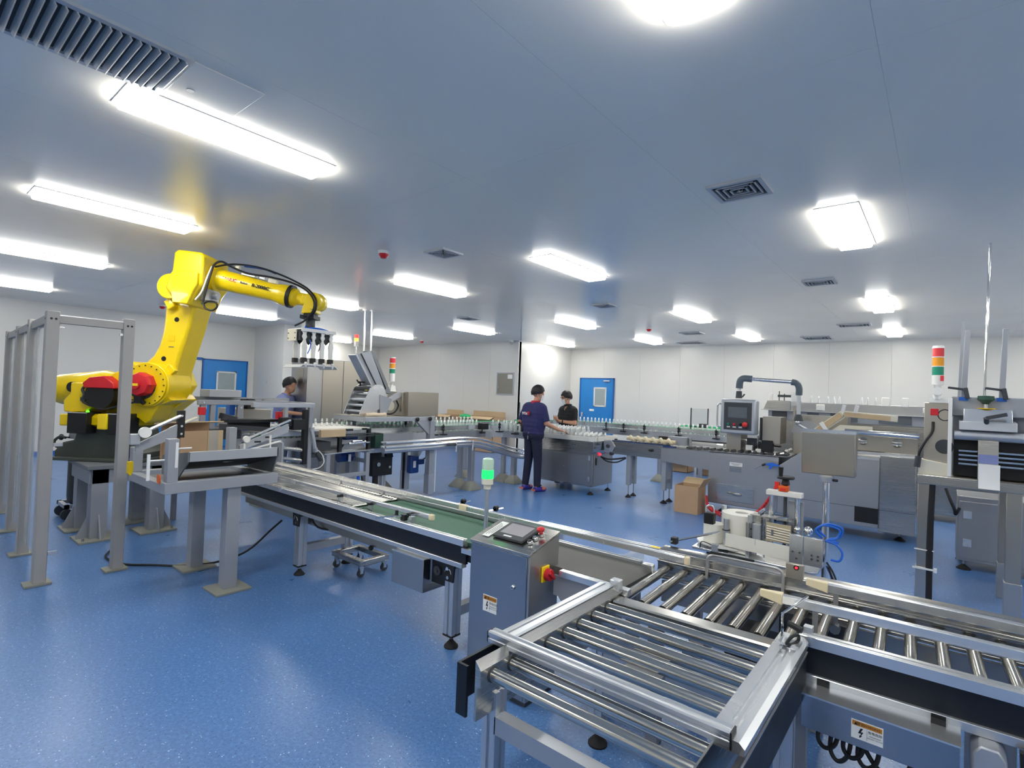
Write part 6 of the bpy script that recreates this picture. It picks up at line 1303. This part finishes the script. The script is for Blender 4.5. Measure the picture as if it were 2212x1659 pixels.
# ---------- second leaflet feeder at the right edge
rf = T('right_leaflet_feeder', 'stack light topped leaflet feeder on steel stand at right edge', 'machine', (.15, 5.75, 0))
for x, y in ((-.12, 5.62), (.42, 5.62), (-.12, 6.3), (.42, 6.3)):
    l = rf.part('leg', box(x-.045, x+.045, y-.045, y+.045, .02, .99), 'steel_warm', bev=.003)
    rf.part('leg_foot', box(x-.052, x+.052, y-.052, y+.052, 0, .30), 'steel_dark', l, bev=.003)
rf.part('corrugated_conduit', MB().tube([(-.072, 5.59, 1.0), (-.078, 5.585, .7), (-.08, 5.58, .3), (-.08, 5.58, .02)], .024, 10), 'black_rubber')
rf.part('cable_tie', MB().box(-.19, -.03, 5.555, 5.56, .285, .30).box(-.05, -.03, 5.55, 5.57, .275, .31), 'white_plastic')
rf.part('cable_tie', MB().box(-.18, -.05, 5.565, 5.57, .44, .448), 'white_plastic')
rf.part('table_beam', box(-.17, .95, 5.56, 5.64, .985, 1.06), 'steel', bev=.004)
rf.part('table_top', box(-.17, .95, 5.60, 6.40, 1.045, 1.062), 'steel_warm')
rf.part('terminal_box', MB().prism([(-.165, 1.06), (.03, 1.06), (.03, 1.16), (-.165, 1.19)], 'y', 5.60, 5.72), 'cream_plastic', bev=.003)
sp = rf.part('side_panel', box(-.135, .02, 5.64, 5.66, 1.16, 1.66), 'steel_warm', bev=.003)
rf.part('red_switch', box(-.095, -.042, 5.625, 5.641, 1.555, 1.61), 'red', sp, bev=.003)
rf.part('cable_ring', MB().tube([(-.0+.045*math.cos(2*PI*k/20), 5.632, 1.56+.045*math.sin(2*PI*k/20)) for k in range(21)], .004, 6), 'black', sp)
rf.part('dark_opening', MB().cyl((.0, 5.638, 1.30), (.0, 5.642, 1.30), .06, seg=18), 'dark_grey', sp)
rf.part('plug_cable', MB().tube(cat_rom([(-.075, 5.62, 1.50), (-.08, 5.60, 1.42), (-.12, 5.58, 1.34), (-.155, 5.57, 1.26), (-.165, 5.57, 1.20)], 6), .010, 8), 'black', sp)
rf.part('plug', MB().cyl((-.165, 5.57, 1.21), (-.175, 5.57, 1.12), .022, seg=12), 'dark_grey', sp)
rf.part('white_side', box(.02, .045, 5.56, 5.70, 1.065, 1.70), 'white_plastic', bev=.003)
rf.part('feeder_body', box(.05, .95, 5.80, 6.2, 1.065, 1.70), 'frame_grey', bev=.004)
rf.part('upper_plate', box(.04, .95, 5.70, 5.80, 1.56, 1.715), 'frame_grey', bev=.006)
rf.part('pressure_block', MB().prism([(5.58, 1.52), (5.64, 1.62), (5.74, 1.62), (5.74, 1.52)], 'x', .115, .405), 'alu_bright', bev=.003)
rf.part('block_base', MB().prism([(5.56, 1.45), (5.58, 1.52), (5.74, 1.53), (5.74, 1.45)], 'x', .09, .43), 'alu_dull', bev=.003)
rf.part('yellow_ring', cyl((.255, 5.68, 1.622), (.255, 5.68, 1.628), .055, seg=22), 'yellow_flat')
kn = rf.part('clamp_knob', MB().lathe([(.02, 1.66), (.035, 1.68), (.055, 1.695), (.052, 1.725), (.0, 1.73)], (.250, 5.66, 0), 10), 'dark_green')
rf.part('knob_stem', cyl((.250, 5.66, 1.625), (.250, 5.66, 1.67), .015, seg=10), 'alu_bright', kn)
rf.part('lever_handle', MB().bar((.25, 5.565, 1.55), (.37, 5.56, 1.585), .02, .028).cyl((.25, 5.565, 1.55), (.255, 5.60, 1.49), .018, seg=10), 'dark_grey')
rf.part('main_roller', cyl((.06, 5.60, 1.405), (.95, 5.60, 1.405), .038, seg=18), 'alu_dull')
for z in (1.28, 1.245, 1.21, 1.175): rf.part('feed_rod', cyl((.09, 5.62, z), (.95, 5.62, z), .010, seg=10), 'chrome')
rf.part('dark_well', box(.06, .95, 5.70, 5.80, 1.07, 1.40), 'black')
ppr = rf.part('leaflet_chute', MB().prism([(5.56, 1.375), (5.552, 1.27), (5.552, 1.16), (5.54, 1.07), (5.55, 1.07), (5.562, 1.16), (5.562, 1.27), (5.57, 1.375)], 'x', .205, .325), 'steel')
rf.part('blue_leaflet', box(.207, .323, 5.545, 5.551, 1.195, 1.265), 'blue_cloth', ppr)
rf.part('white_sheet', MB().prism([(5.54, 1.19), (5.535, 1.06), (5.52, 1.0), (5.528, 1.0), (5.545, 1.06), (5.55, 1.19)], 'x', .21, .335), 'white_metal', ppr)
for x in (.115, .345):
    gbr = rf.part('stack_guide', MB().bar((x, 5.72, 1.68), (x+.02, 5.76, 2.27), .03, .035), 'frame_grey', bev=.003)
    rf.part('guide_lever', MB().bar((x-.10, 5.68, 1.79), (x+.01, 5.70, 1.775), .02, .018).bar((x+.01, 5.70, 1.79), (x+.025, 5.70, 1.70), .035, .03), 'dark_grey', gbr, bev=.004)
    rf.part('blue_tape', box(x-.03, x+.03, 5.695, 5.70, 1.685, 1.715), 'blue_pvc', gbr)
rf.part('back_guide', MB().bar((.09, 5.95, 1.70), (.11, 5.98, 2.36), .05, .02), 'frame_grey')
rf.part('tall_rod', cyl((.245, 5.76, 1.70), (.262, 5.76, 2.98), .010, seg=10), 'chrome')
s2 = rf.part('stack_light', MB().cyl((-.052, 5.66, 1.81), (-.052, 5.66, 1.89), .040, seg=22), 'white_plastic')
for z0, m_, nm in ((1.89, 'lamp_green', 'lens_green'), (1.967, 'lamp_amber', 'lens_amber'), (2.045, 'lamp_red', 'lens_red')):
    rf.part(nm, cyl((-.052, 5.66, z0), (-.052, 5.66, z0+.07), .040, seg=22), m_, s2)
rf.part('lens_spacer', MB().cyl((-.052, 5.66, 1.96), (-.052, 5.66, 1.967), .042, seg=22).cyl((-.052, 5.66, 2.037), (-.052, 5.66, 2.045), .042, seg=22).cyl((-.052, 5.66, 2.115), (-.052, 5.66, 2.135), .042, .038, seg=22), 'white_plastic', s2)
rf.part('light_joint', MB().cyl((-.052, 5.60, 1.755), (-.052, 5.68, 1.755), .034, seg=18).cyl((-.052, 5.66, 1.78), (-.052, 5.66, 1.815), .025, seg=14), 'white_plastic', s2)
rf.part('light_foot', MB().box(-.105, .01, 5.62, 5.70, 1.66, 1.70).cyl((-.052, 5.64, 1.69), (-.052, 5.64, 1.74), .03, seg=14), 'white_plastic', s2)
rf.part('warning_tag', box(-.035, -.012, 5.612, 5.617, 1.84, 1.885), 'lamp_red', s2)
# ================================================================= PEOPLE
import numpy as np
class Body:
    """one continuous figure: tapered capsules fused by voxel remesh; clothing shells are lifted off its skin"""
    def __init__(s): s.c = []
    def cap(s, tag, p0, p1, r0, r1=None, flat=1.0): s.c.append((tag, Vector(p0), Vector(p1), r0, r0 if r1 is None else r1, flat)); return s
    def build(s, t, M, voxel=.011):
        m = MB()
        for tag, p0, p1, r0, r1, fl in s.c:
            d = p1-p0; L = d.length; n = max(2, int(L/max(.012, min(r0, r1)*.6))+1)
            m.cyl(p0, p1, r0, r1, seg=14) if L > 1e-4 and fl == 1 else None
            for k in range(n+1 if L > 1e-4 else 1):
                q = k/n; p = p0.lerp(p1, q); r = r0+(r1-r0)*q
                m.ball(p, (r, r*fl, r), 14, 8)
        me = bpy.data.meshes.new('raw'); me.from_pydata([tuple(v) for v in m.v], [], m.f)
        o = bpy.data.objects.new('raw', me); C.objects.link(o)
        rm = o.modifiers.new('r', 'REMESH'); rm.mode = 'VOXEL'; rm.voxel_size = voxel
        sm = o.modifiers.new('s', 'SMOOTH'); sm.iterations = 4; sm.factor = .5
        bpy.context.view_layer.update()
        me2 = bpy.data.meshes.new_from_object(o.evaluated_get(bpy.context.evaluated_depsgraph_get()))
        bpy.data.objects.remove(o); bpy.data.meshes.remove(me)
        s.me = me2; me2.name = 'body'; me2.materials.clear(); me2.materials.append(MATS['skin'])
        me2.polygons.foreach_set('material_index', [0]*len(me2.polygons)); me2.polygons.foreach_set('use_smooth', [True]*len(me2.polygons))
        n = len(me2.polygons); cen = np.zeros(n*3); me2.polygons.foreach_get('center', cen); cen = cen.reshape(-1, 3); s.cen = cen
        best = np.full(n, 1e9); s.tag = np.zeros(n, int); s.tpar = np.zeros(n)
        for i, (tag, p0, p1, r0, r1, fl) in enumerate(s.c):
            a = np.array(p0); b = np.array(p1); d = b-a; L2 = max(1e-9, float(d@d)); tt = np.clip((cen-a)@d/L2, 0, 1)
            ds = np.linalg.norm(cen-(a+tt[:, None]*d), axis=1)-(r0+(r1-r0)*tt)
            k = ds < best; best[k] = ds[k]; s.tag[k] = i; s.tpar[k] = tt[k]
        s.names = np.array([c[0] for c in s.c])[s.tag]
        me2.transform(M); s.M = M
        o = mkobj('body', me2, t.e); s.o = o
        return o
    def shell(s, t, name, mask, off, matn):
        me = s.me; co = np.zeros(len(me.vertices)*3); me.vertices.foreach_get('co', co); co = co.reshape(-1, 3)
        no = np.zeros(len(me.vertices)*3); me.vertices.foreach_get('normal', no); no = no.reshape(-1, 3)
        fi = np.nonzero(mask)[0]; idx = {}; vs = []; fs = []
        for f in fi:
            q = []
            for v in me.polygons[f].vertices:
                if v not in idx: idx[v] = len(vs); vs.append(tuple(co[v]+no[v]*off))
                q.append(idx[v])
            fs.append(q)
        if not fs: return None
        # hem: fold a rim back to the skin along open edges
        cnt = {}
        for f in fs:
            for a, b in zip(f, f[1:]+f[:1]): cnt[(a, b)] = 1
        inv = {v: k for k, v in idx.items()}; rim = {}
        for (a, b) in list(cnt):
            if (b, a) not in cnt:
                for v in (a, b):
                    if v not in rim: rim[v] = len(vs); k = inv[v]; vs.append(tuple(co[k]-no[k]*.004))
                fs.append([b, a, rim[a], rim[b]])
        m2 = bpy.data.meshes.new(name); m2.from_pydata(vs, [], fs); m2.materials.append(MATS[matn]); m2.validate()
        m2.polygons.foreach_set('use_smooth', [True]*len(m2.polygons))
        o = mkobj(name, m2, t.e); sm = o.modifiers.new('s', 'SMOOTH'); sm.iterations = 3; sm.factor = .4
        return o
def hand(b, wrist, direc, palmn, curl, side, scale=1.0, tag='hand'):
    """palm and five fingers; direc = along the hand, palmn = palm normal, side=+1 thumb towards direc x palmn"""
    d = Vector(direc).normalized(); n = Vector(palmn); n = (n-d*n.dot(d)).normalized(); w = d.cross(n)*side; W = Vector(wrist); k = scale
    for j in (-1.5, -.5, .5, 1.5): b.cap(tag, W+d*.012*k+w*j*.014*k, W+d*.082*k+w*j*.019*k, .0145*k, .0125*k)
    for j, L in ((1.5, .066), (.5, .076), (-.5, .070), (-1.5, .054)):
        p = W+d*.086*k+w*j*.0205*k; a = 0.0; r = .0088*k
        for seg, f in enumerate((.42, .33, .25)):
            a += curl*(.55 if seg == 0 else .9); q = p+(d*math.cos(a)+n*math.sin(a))*L*f*k*1.25
            b.cap(tag, p, q, r, r*.93); p = q; r *= .93
    p = W+d*.028*k+w*.026*k; q = p+(d*.55+w*.75+n*.25).normalized()*.040*k; b.cap(tag, p, q, .0125*k, .0105*k)
    q2 = q+(d*.85+w*.25+n*(.2+curl*.5)).normalized()*.034*k; b.cap(tag, q, q2, .0105*k, .0085*k)
def head(b, c, yaw, pitch, k=1.0):
    """c = centre of skull; returns matrix of head frame (x right, y forward, z up)"""
    Rm = Matrix.Rotation(yaw, 3, 'Z') @ Matrix.Rotation(pitch, 3, 'X'); c = Vector(c)
    def P(x, y, z): return c+Rm @ Vector((x*k, y*k, z*k))
    b.cap('head', P(0, -.022, .02), P(0, .012, .025), .090*k, .084*k)
    b.cap('head', P(0, .012, -.02), P(0, .030, -.085), .072*k, .046*k)
    for sx in (-1, 1):
        b.cap('head', P(sx*.032, .04, -.04), P(sx*.018, .055, -.085), .040*k, .032*k)
        b.cap('ear', P(sx*.082, -.008, .012), P(sx*.080, -.004, -.030), .014*k, .010*k)
        b.cap('head', P(sx*.020, .080, .028), P(sx*.045, .066, .026), .013*k)
    b.cap('head', P(0, .090, .015), P(0, .104, -.022), .010*k, .015*k)
    b.cap('head', P(-.016, .088, -.056), P(.016, .088, -.056), .010*k)
    return P, Rm
def hair_mesh(t, P, back=True, k=1.0, seed=3):
    rn = random.Random(seed); m = MB(); c = P(0, -.010, .03)
    cols = 22; rows = 9; vs = []
    for i in range(rows+1):
        for j in range(cols):
            th = 2*PI*j/cols; fr = math.cos(th)            # fr=1 front
            lim = 1.45+.62*(1-fr)/2*1.35 if fr < .72 else 1.25
            ph = lim*i/rows
            rr = 1.0+.05*rn.random()
            x = .102*math.sin(ph)*math.sin(th)*rr; y = (.118 if fr < 0 else .110)*math.sin(ph)*fr*rr; z = .122*math.cos(ph)*rr
            vs.append(P(x, -.010+y, .025+z))
    fs = [(i*cols+j, i*cols+(j+1) % cols, (i+1)*cols+(j+1) % cols, (i+1)*cols+j) for i in range(rows) for j in range(cols)]
    inner = [c+(v-c)*.86 for v in vs[-cols:]]
    n = len(vs); vs += inner; fs += [((rows)*cols+j, rows*cols+(j+1) % cols, n+(j+1) % cols, n+j) for j in range(cols)]
    o = t.part('hair', MB().add(vs, fs), 'hair', local=True); return o
# ---- the man in navy, back to the viewer, at the table
def legs(b, hipz, lf, rf, hipw=.085, knee=.50):
    for sx, f in ((-1, lf), (1, rf)):
        F = Vector(f); hip = Vector((sx*hipw, 0, hipz)); kn = hip.lerp(Vector((F.x, F.y, .09)), .50)+Vector((0, .015, 0))
        b.cap('leg', hip, kn, .088, .062); b.cap('leg', kn, Vector((F.x, F.y-.01, .10)), .062, .048)
        b.cap('foot', Vector((F.x, F.y-.035, .045)), Vector((F.x+sx*.02, F.y+.13, .032)), .042, .034)
        b.cap('foot', Vector((F.x, F.y-.01, .10)), Vector((F.x, F.y-.02, .05)), .046, .042)
def torso(b, hipz, shz, lean=0.0, w=1.0):
    b.cap('pelvis', (-.085*w, 0, hipz+.02), (.085*w, 0, hipz+.02), .098*w, flat=1)
    for k in range(7):
        q = k/6; z = hipz+.05+(shz-hipz-.10)*q; hw = (.075+.055*q)*w; y = lean*q
        b.cap('torso', (-hw, y, z), (hw, y, z), (.092+.014*math.sin(q*PI))*w)
    b.cap('torso', (-.135*w, lean, shz-.015), (.135*w, lean, shz-.015), .062*w)
    b.cap('torso', (-.05, lean, shz+.025), (.05, lean, shz+.025), .052)
def person(name_label, loc, rz, kind):
    t = T('person', name_label, 'person', loc, rz); b = Body()
    return t, b
# local frame: +y is where the chest faces, +x his right-hand side seen from behind is +x
t1, b1 = person('man in navy uniform with red collar, back turned, reaching over table', (-5.33, 7.10, 0), R(-12), 0)
hz_, sz_ = .92, 1.41
legs(b1, hz_, (-.125, -.02), (.13, .02)); torso(b1, hz_, sz_, .01, 1.13)
b1.cap('neck', (0, .02, 1.43), (.01, .045, 1.53), .058, .052)
P1, R1 = head(b1, (.015, .065, 1.625), R(-38), R(-14))
# left arm hangs, fist at the table edge ; right arm reaches to bottles
b1.cap('uparm', (-.195, .01, 1.385), (-.315, -.03, 1.14), .058, .046); b1.cap('forearm', (-.315, -.03, 1.14), (-.355, .06, 1.03), .042, .031)
hand(b1, (-.357, .072, 1.02), (-.05, .60, -.45), (.9, 0, -.1), 1.25, 1)
b1.cap('uparm', (.195, .02, 1.385), (.265, .06, 1.13), .058, .046); b1.cap('forearm', (.255, .06, 1.13), (.335, .27, 1.035), .042, .031)
hand(b1, (.342, .285, 1.030), (.30, .90, -.18), (0, -.1, -1), .45, -1)
I4 = Matrix.Identity(4)
b1.build(t1, I4)
nm, tp_, cz = b1.names, b1.tpar, b1.cen
sleeve = (nm == 'uparm') & (tp_ < .86)
b1.shell(t1, 'shirt', ((nm == 'torso') | sleeve | ((nm == 'pelvis') & (cz[:, 2] > hz_+.03))) & (cz[:, 2] < 1.475), .014, 'navy_cloth')
b1.shell(t1, 'trousers', ((nm == 'leg') & (cz[:, 2] > .075)) | (nm == 'pelvis') | ((nm == 'torso') & (cz[:, 2] < hz_+.10)), .011, 'navy_trouser')
b1.shell(t1, 'clogs', ((nm == 'foot') & (cz[:, 2] < .085)), .008, 'clog_purple')
t1.part('collar', MB().lathe([(.072, 1.455), (.082, 1.46), (.074, 1.50), (.068, 1.505), (.066, 1.47)], (.004, .028, 0), 20), 'red_cloth', local=True)
hair_mesh(t1, P1, seed=2)
def mask(t, P, nm='face_mask'):
    vs = []; fs = []; nx, nz = 9, 6
    for i in range(nz):
        for j in range(nx):
            u = -1+2*j/(nx-1); v = i/(nz-1)
            z = -.005-.105*v; hw = .070-.020*v; x = u*hw; y = .055+(.058-.012*abs(v-.45))*(1-u*u*.72)
            vs.append(P(x, y, z))
    n = len(vs); vs += [P(0, .03, -.05)+(v-P(0, .03, -.05))*.95 for v in vs]
    for i in range(nz-1):
        for j in range(nx-1):
            a = i*nx+j; fs.append((a, a+1, a+nx+1, a+nx)); fs.append((n+a, n+a+nx, n+a+nx+1, n+a+1))
    rim_ = [j for j in range(nx)]+[i*nx+nx-1 for i in range(1, nz)]+[(nz-1)*nx+j for j in range(nx-2, -1, -1)]+[i*nx for i in range(nz-2, 0, -1)]
    for a, c in zip(rim_, rim_[1:]+rim_[:1]): fs.append((a, c, n+c, n+a))
    o = t.part(nm, MB().add(vs, fs), 'mask_white', local=True)
    for sx in (-1, 1): t.part('ear_loop', MB().tube([P(sx*.066, .06, -.012), P(sx*.082, .03, 0), P(sx*.090, -.012, .010), P(sx*.086, -.012, -.03), P(sx*.060, .055, -.09)], .0022, 6), 'mask_white', o, local=True)
    return o
mask(t1, P1)
bt = t1.part('belt_radio', MB().box(-.20, -.155, -.115, -.075, .97, 1.10), 'black', local=True, bev=.006)
t1.part('antenna', MB().cyl((-.31, -.05, 1.22), (-.325, -.05, 1.46), .007, seg=8).box(-.335, -.29, -.07, -.03, 1.10, 1.23), 'black', bt, local=True)
t1.part('key_ring', MB().box(.01, .03, -.135, -.125, .86, .92).cyl((.015, -.13, .93), (.02, -.13, .98), .004, seg=6).cyl((.03, -.13, .93), (.03, -.13, .98), .004, seg=6), 'chrome', local=True)
# print on the back: IVEN and the red four-petal emblem
def back_print(t):
    y = -.142
    def word(s, x, z, size, m): return mkobj('lettering', text_mesh(s, size, frameM((x, y, z), (1, 0, 0), (0, -.10, 1)), m, thick=.004, bold=True), t.e)
    word('I', -.128, 1.285, .060, 'paper'); word('V', -.102, 1.286, .060, 'paper'); word('E', -.066, 1.287, .060, 'paper'); word('n', -.028, 1.288, .074, 'paper')
    e = MB(); cx, cz_ = .025, 1.292
    for k in range(4):
        a = R(45+90*k)+R(0); c0 = Vector((cx+.021*math.cos(a), y, cz_+.021*math.sin(a)))
        q = [Vector((.017*math.cos(a+R(45)+R(90)*i), 0, .017*math.sin(a+R(45)+R(90)*i))) for i in range(4)]
        e.add([c0+v+Vector((0, dy, 0)) for dy in (-.004, .004) for v in q], [(0,3,2,1),(4,5,6,7),(0,1,5,4),(1,2,6,5),(2,3,7,6),(3,0,4,7)])
    t.part('emblem', e, 'red', local=True)
    t.part('red_swash', MB().tube(cat_rom([(-.088, y-.005, 1.279), (-.072, y-.005, 1.289), (-.058, y-.005, 1.287), (-.046, y-.005, 1.298)], 5), .0035, 6), 'red', local=True)
back_print(t1)
for sx, f in ((-1, (-.125, -.02)), (1, (.13, .02))):
    t1.part('clog_print', MB().box(f[0]-.048, f[0]+.048, f[1]-.095, f[1]-.088, .02, .05), 'clog_print', local=True)
    t1.part('clog_stripe', MB().ball((f[0]+sx*.02, f[1]+.10, .045), (.047, .06, .034), 12, 8), 'clog_print', local=True)
# ---- the man in black behind the table
t2, b2 = person('man in black polo with white mask and glasses examining a bottle', (-5.62, 8.58, 0), R(180-18), 1)
hz_, sz_ = .90, 1.36
legs(b2, hz_, (-.11, 0), (.11, 0)); torso(b2, hz_, sz_, .0, 1.02)
b2.cap('neck', (0, .01, 1.38), (0, .035, 1.48), .056, .050)
P2, R2 = head(b2, (.0, .055, 1.565), R(-14), R(-16), .98)
HB = Vector((.03, .30, 1.165))       # bottle held in front of the chest
b2.cap('uparm', (.18, .0, 1.335), (.245, .03, 1.10), .052, .043); b2.cap('forearm', (.245, .03, 1.10), (.085, .255, 1.145), .040, .030)
hand(b2, (.078, .262, 1.147), (-.80, .55, .18), (-.45, -.55, .5), .75, 1)
b2.cap('uparm', (-.18, .0, 1.335), (-.245, .03, 1.09), .052, .043); b2.cap('forearm', (-.245, .03, 1.09), (-.06, .235, 1.12), .040, .030)
hand(b2, (-.052, .245, 1.122), (.78, .55, .25), (.45, -.4, .6), .75, -1)
b2.build(t2, I4)
nm, tp_, cz = b2.names, b2.tpar, b2.cen
b2.shell(t2, 'polo_shirt', ((nm == 'torso') | ((nm == 'uparm') & (tp_ < .80)) | ((nm == 'pelvis') & (cz[:, 2] > hz_+.02))) & (cz[:, 2] < 1.42) & ~((cz[:, 2] > 1.30) & (cz[:, 1] > .05) & (np.abs(cz[:, 0]) < (cz[:, 2]-1.30)*.5)), .013, 'black_cloth')
b2.shell(t2, 'trousers', ((nm == 'leg') & (cz[:, 2] > .075)) | (nm == 'pelvis') | ((nm == 'torso') & (cz[:, 2] < hz_+.08)), .010, 'navy_trouser')
b2.shell(t2, 'shoes', ((nm == 'foot') & (cz[:, 2] < .085)), .008, 'black')
t2.part('collar', MB().lathe([(.070, 1.405), (.082, 1.41), (.074, 1.45), (.068, 1.452), (.064, 1.42)], (.0, .012, 0), 20), 'black_cloth', local=True)
hair_mesh(t2, P2, k=.98, seed=5); mask(t2, P2)
gl = t2.part('glasses', MB().tube([P2(.018+.022*math.cos(2*PI*k/14)+.012, .100, .026+.017*math.sin(2*PI*k/14)) for k in range(15)], .002, 6).tube([P2(-.018-.022*math.cos(2*PI*k/14)-.012, .100, .026+.017*math.sin(2*PI*k/14)) for k in range(15)], .002, 6).tube([P2(-.010, .102, .03), P2(.010, .102, .03)], .002, 6).tube([P2(.052, .098, .032), P2(.086, .0, .025)], .002, 6).tube([P2(-.052, .098, .032), P2(-.086, .0, .025)], .002, 6), 'black', local=True)
for sx in (-1, 1): t2.part('eye', MB().ball(P2(sx*.030, .085, .027), .010, 10, 6), 'ink', local=True)
t2.part('watch', MB().cyl((-.10, .195, 1.113), (-.085, .212, 1.116), .036, seg=14), 'black', local=True)
Mw = t2.M
hb = bpy.data.objects.new('infusion_bottle', BM); C.objects.link(hb); hb.location = Mw @ Vector((.025, .300, 1.08)); hb.rotation_euler = (R(-12), R(6), 0)
props(hb, 'single clear bottle held up in the hands of the man in black', 'bottle')
# ---- the worker in pale blue behind the steel tower
t3, b3 = person('worker in pale blue shirt half hidden behind the steel tower', (-8.62, 4.42, 0), R(-52), 2)
hz_, sz_ = .92, 1.40
legs(b3, hz_, (-.11, 0), (.11, .02)); torso(b3, hz_, sz_, .06, 1.0)
b3.cap('neck', (0, .065, 1.42), (0, .10, 1.52), .054, .050)
P3, R3 = head(b3, (.0, .125, 1.605), R(-8), R(-8))
for sx in (-1, 1):
    b3.cap('uparm', (sx*.18, .06, 1.37), (sx*.24, .16, 1.16), .054, .044); b3.cap('forearm', (sx*.24, .16, 1.16), (sx*.15, .40, 1.14), .040, .030)
    hand(b3, (sx*.148, .41, 1.14), (-sx*.2, .95, 0), (0, 0, -1), .5, sx)
b3.build(t3, I4)
nm, tp_, cz = b3.names, b3.tpar, b3.cen
b3.shell(t3, 'shirt', ((nm == 'torso') | ((nm == 'uparm') & (tp_ < .85)) | ((nm == 'pelvis') & (cz[:, 2] > hz_+.02))) & (cz[:, 2] < 1.47), .014, 'blue_cloth')
b3.shell(t3, 'trousers', ((nm == 'leg') & (cz[:, 2] > .075)) | (nm == 'pelvis') | ((nm == 'torso') & (cz[:, 2] < hz_+.08)), .010, 'navy_trouser')
b3.shell(t3, 'shoes', ((nm == 'foot') & (cz[:, 2] < .085)), .008, 'black')
hair_mesh(t3, P3, seed=9)
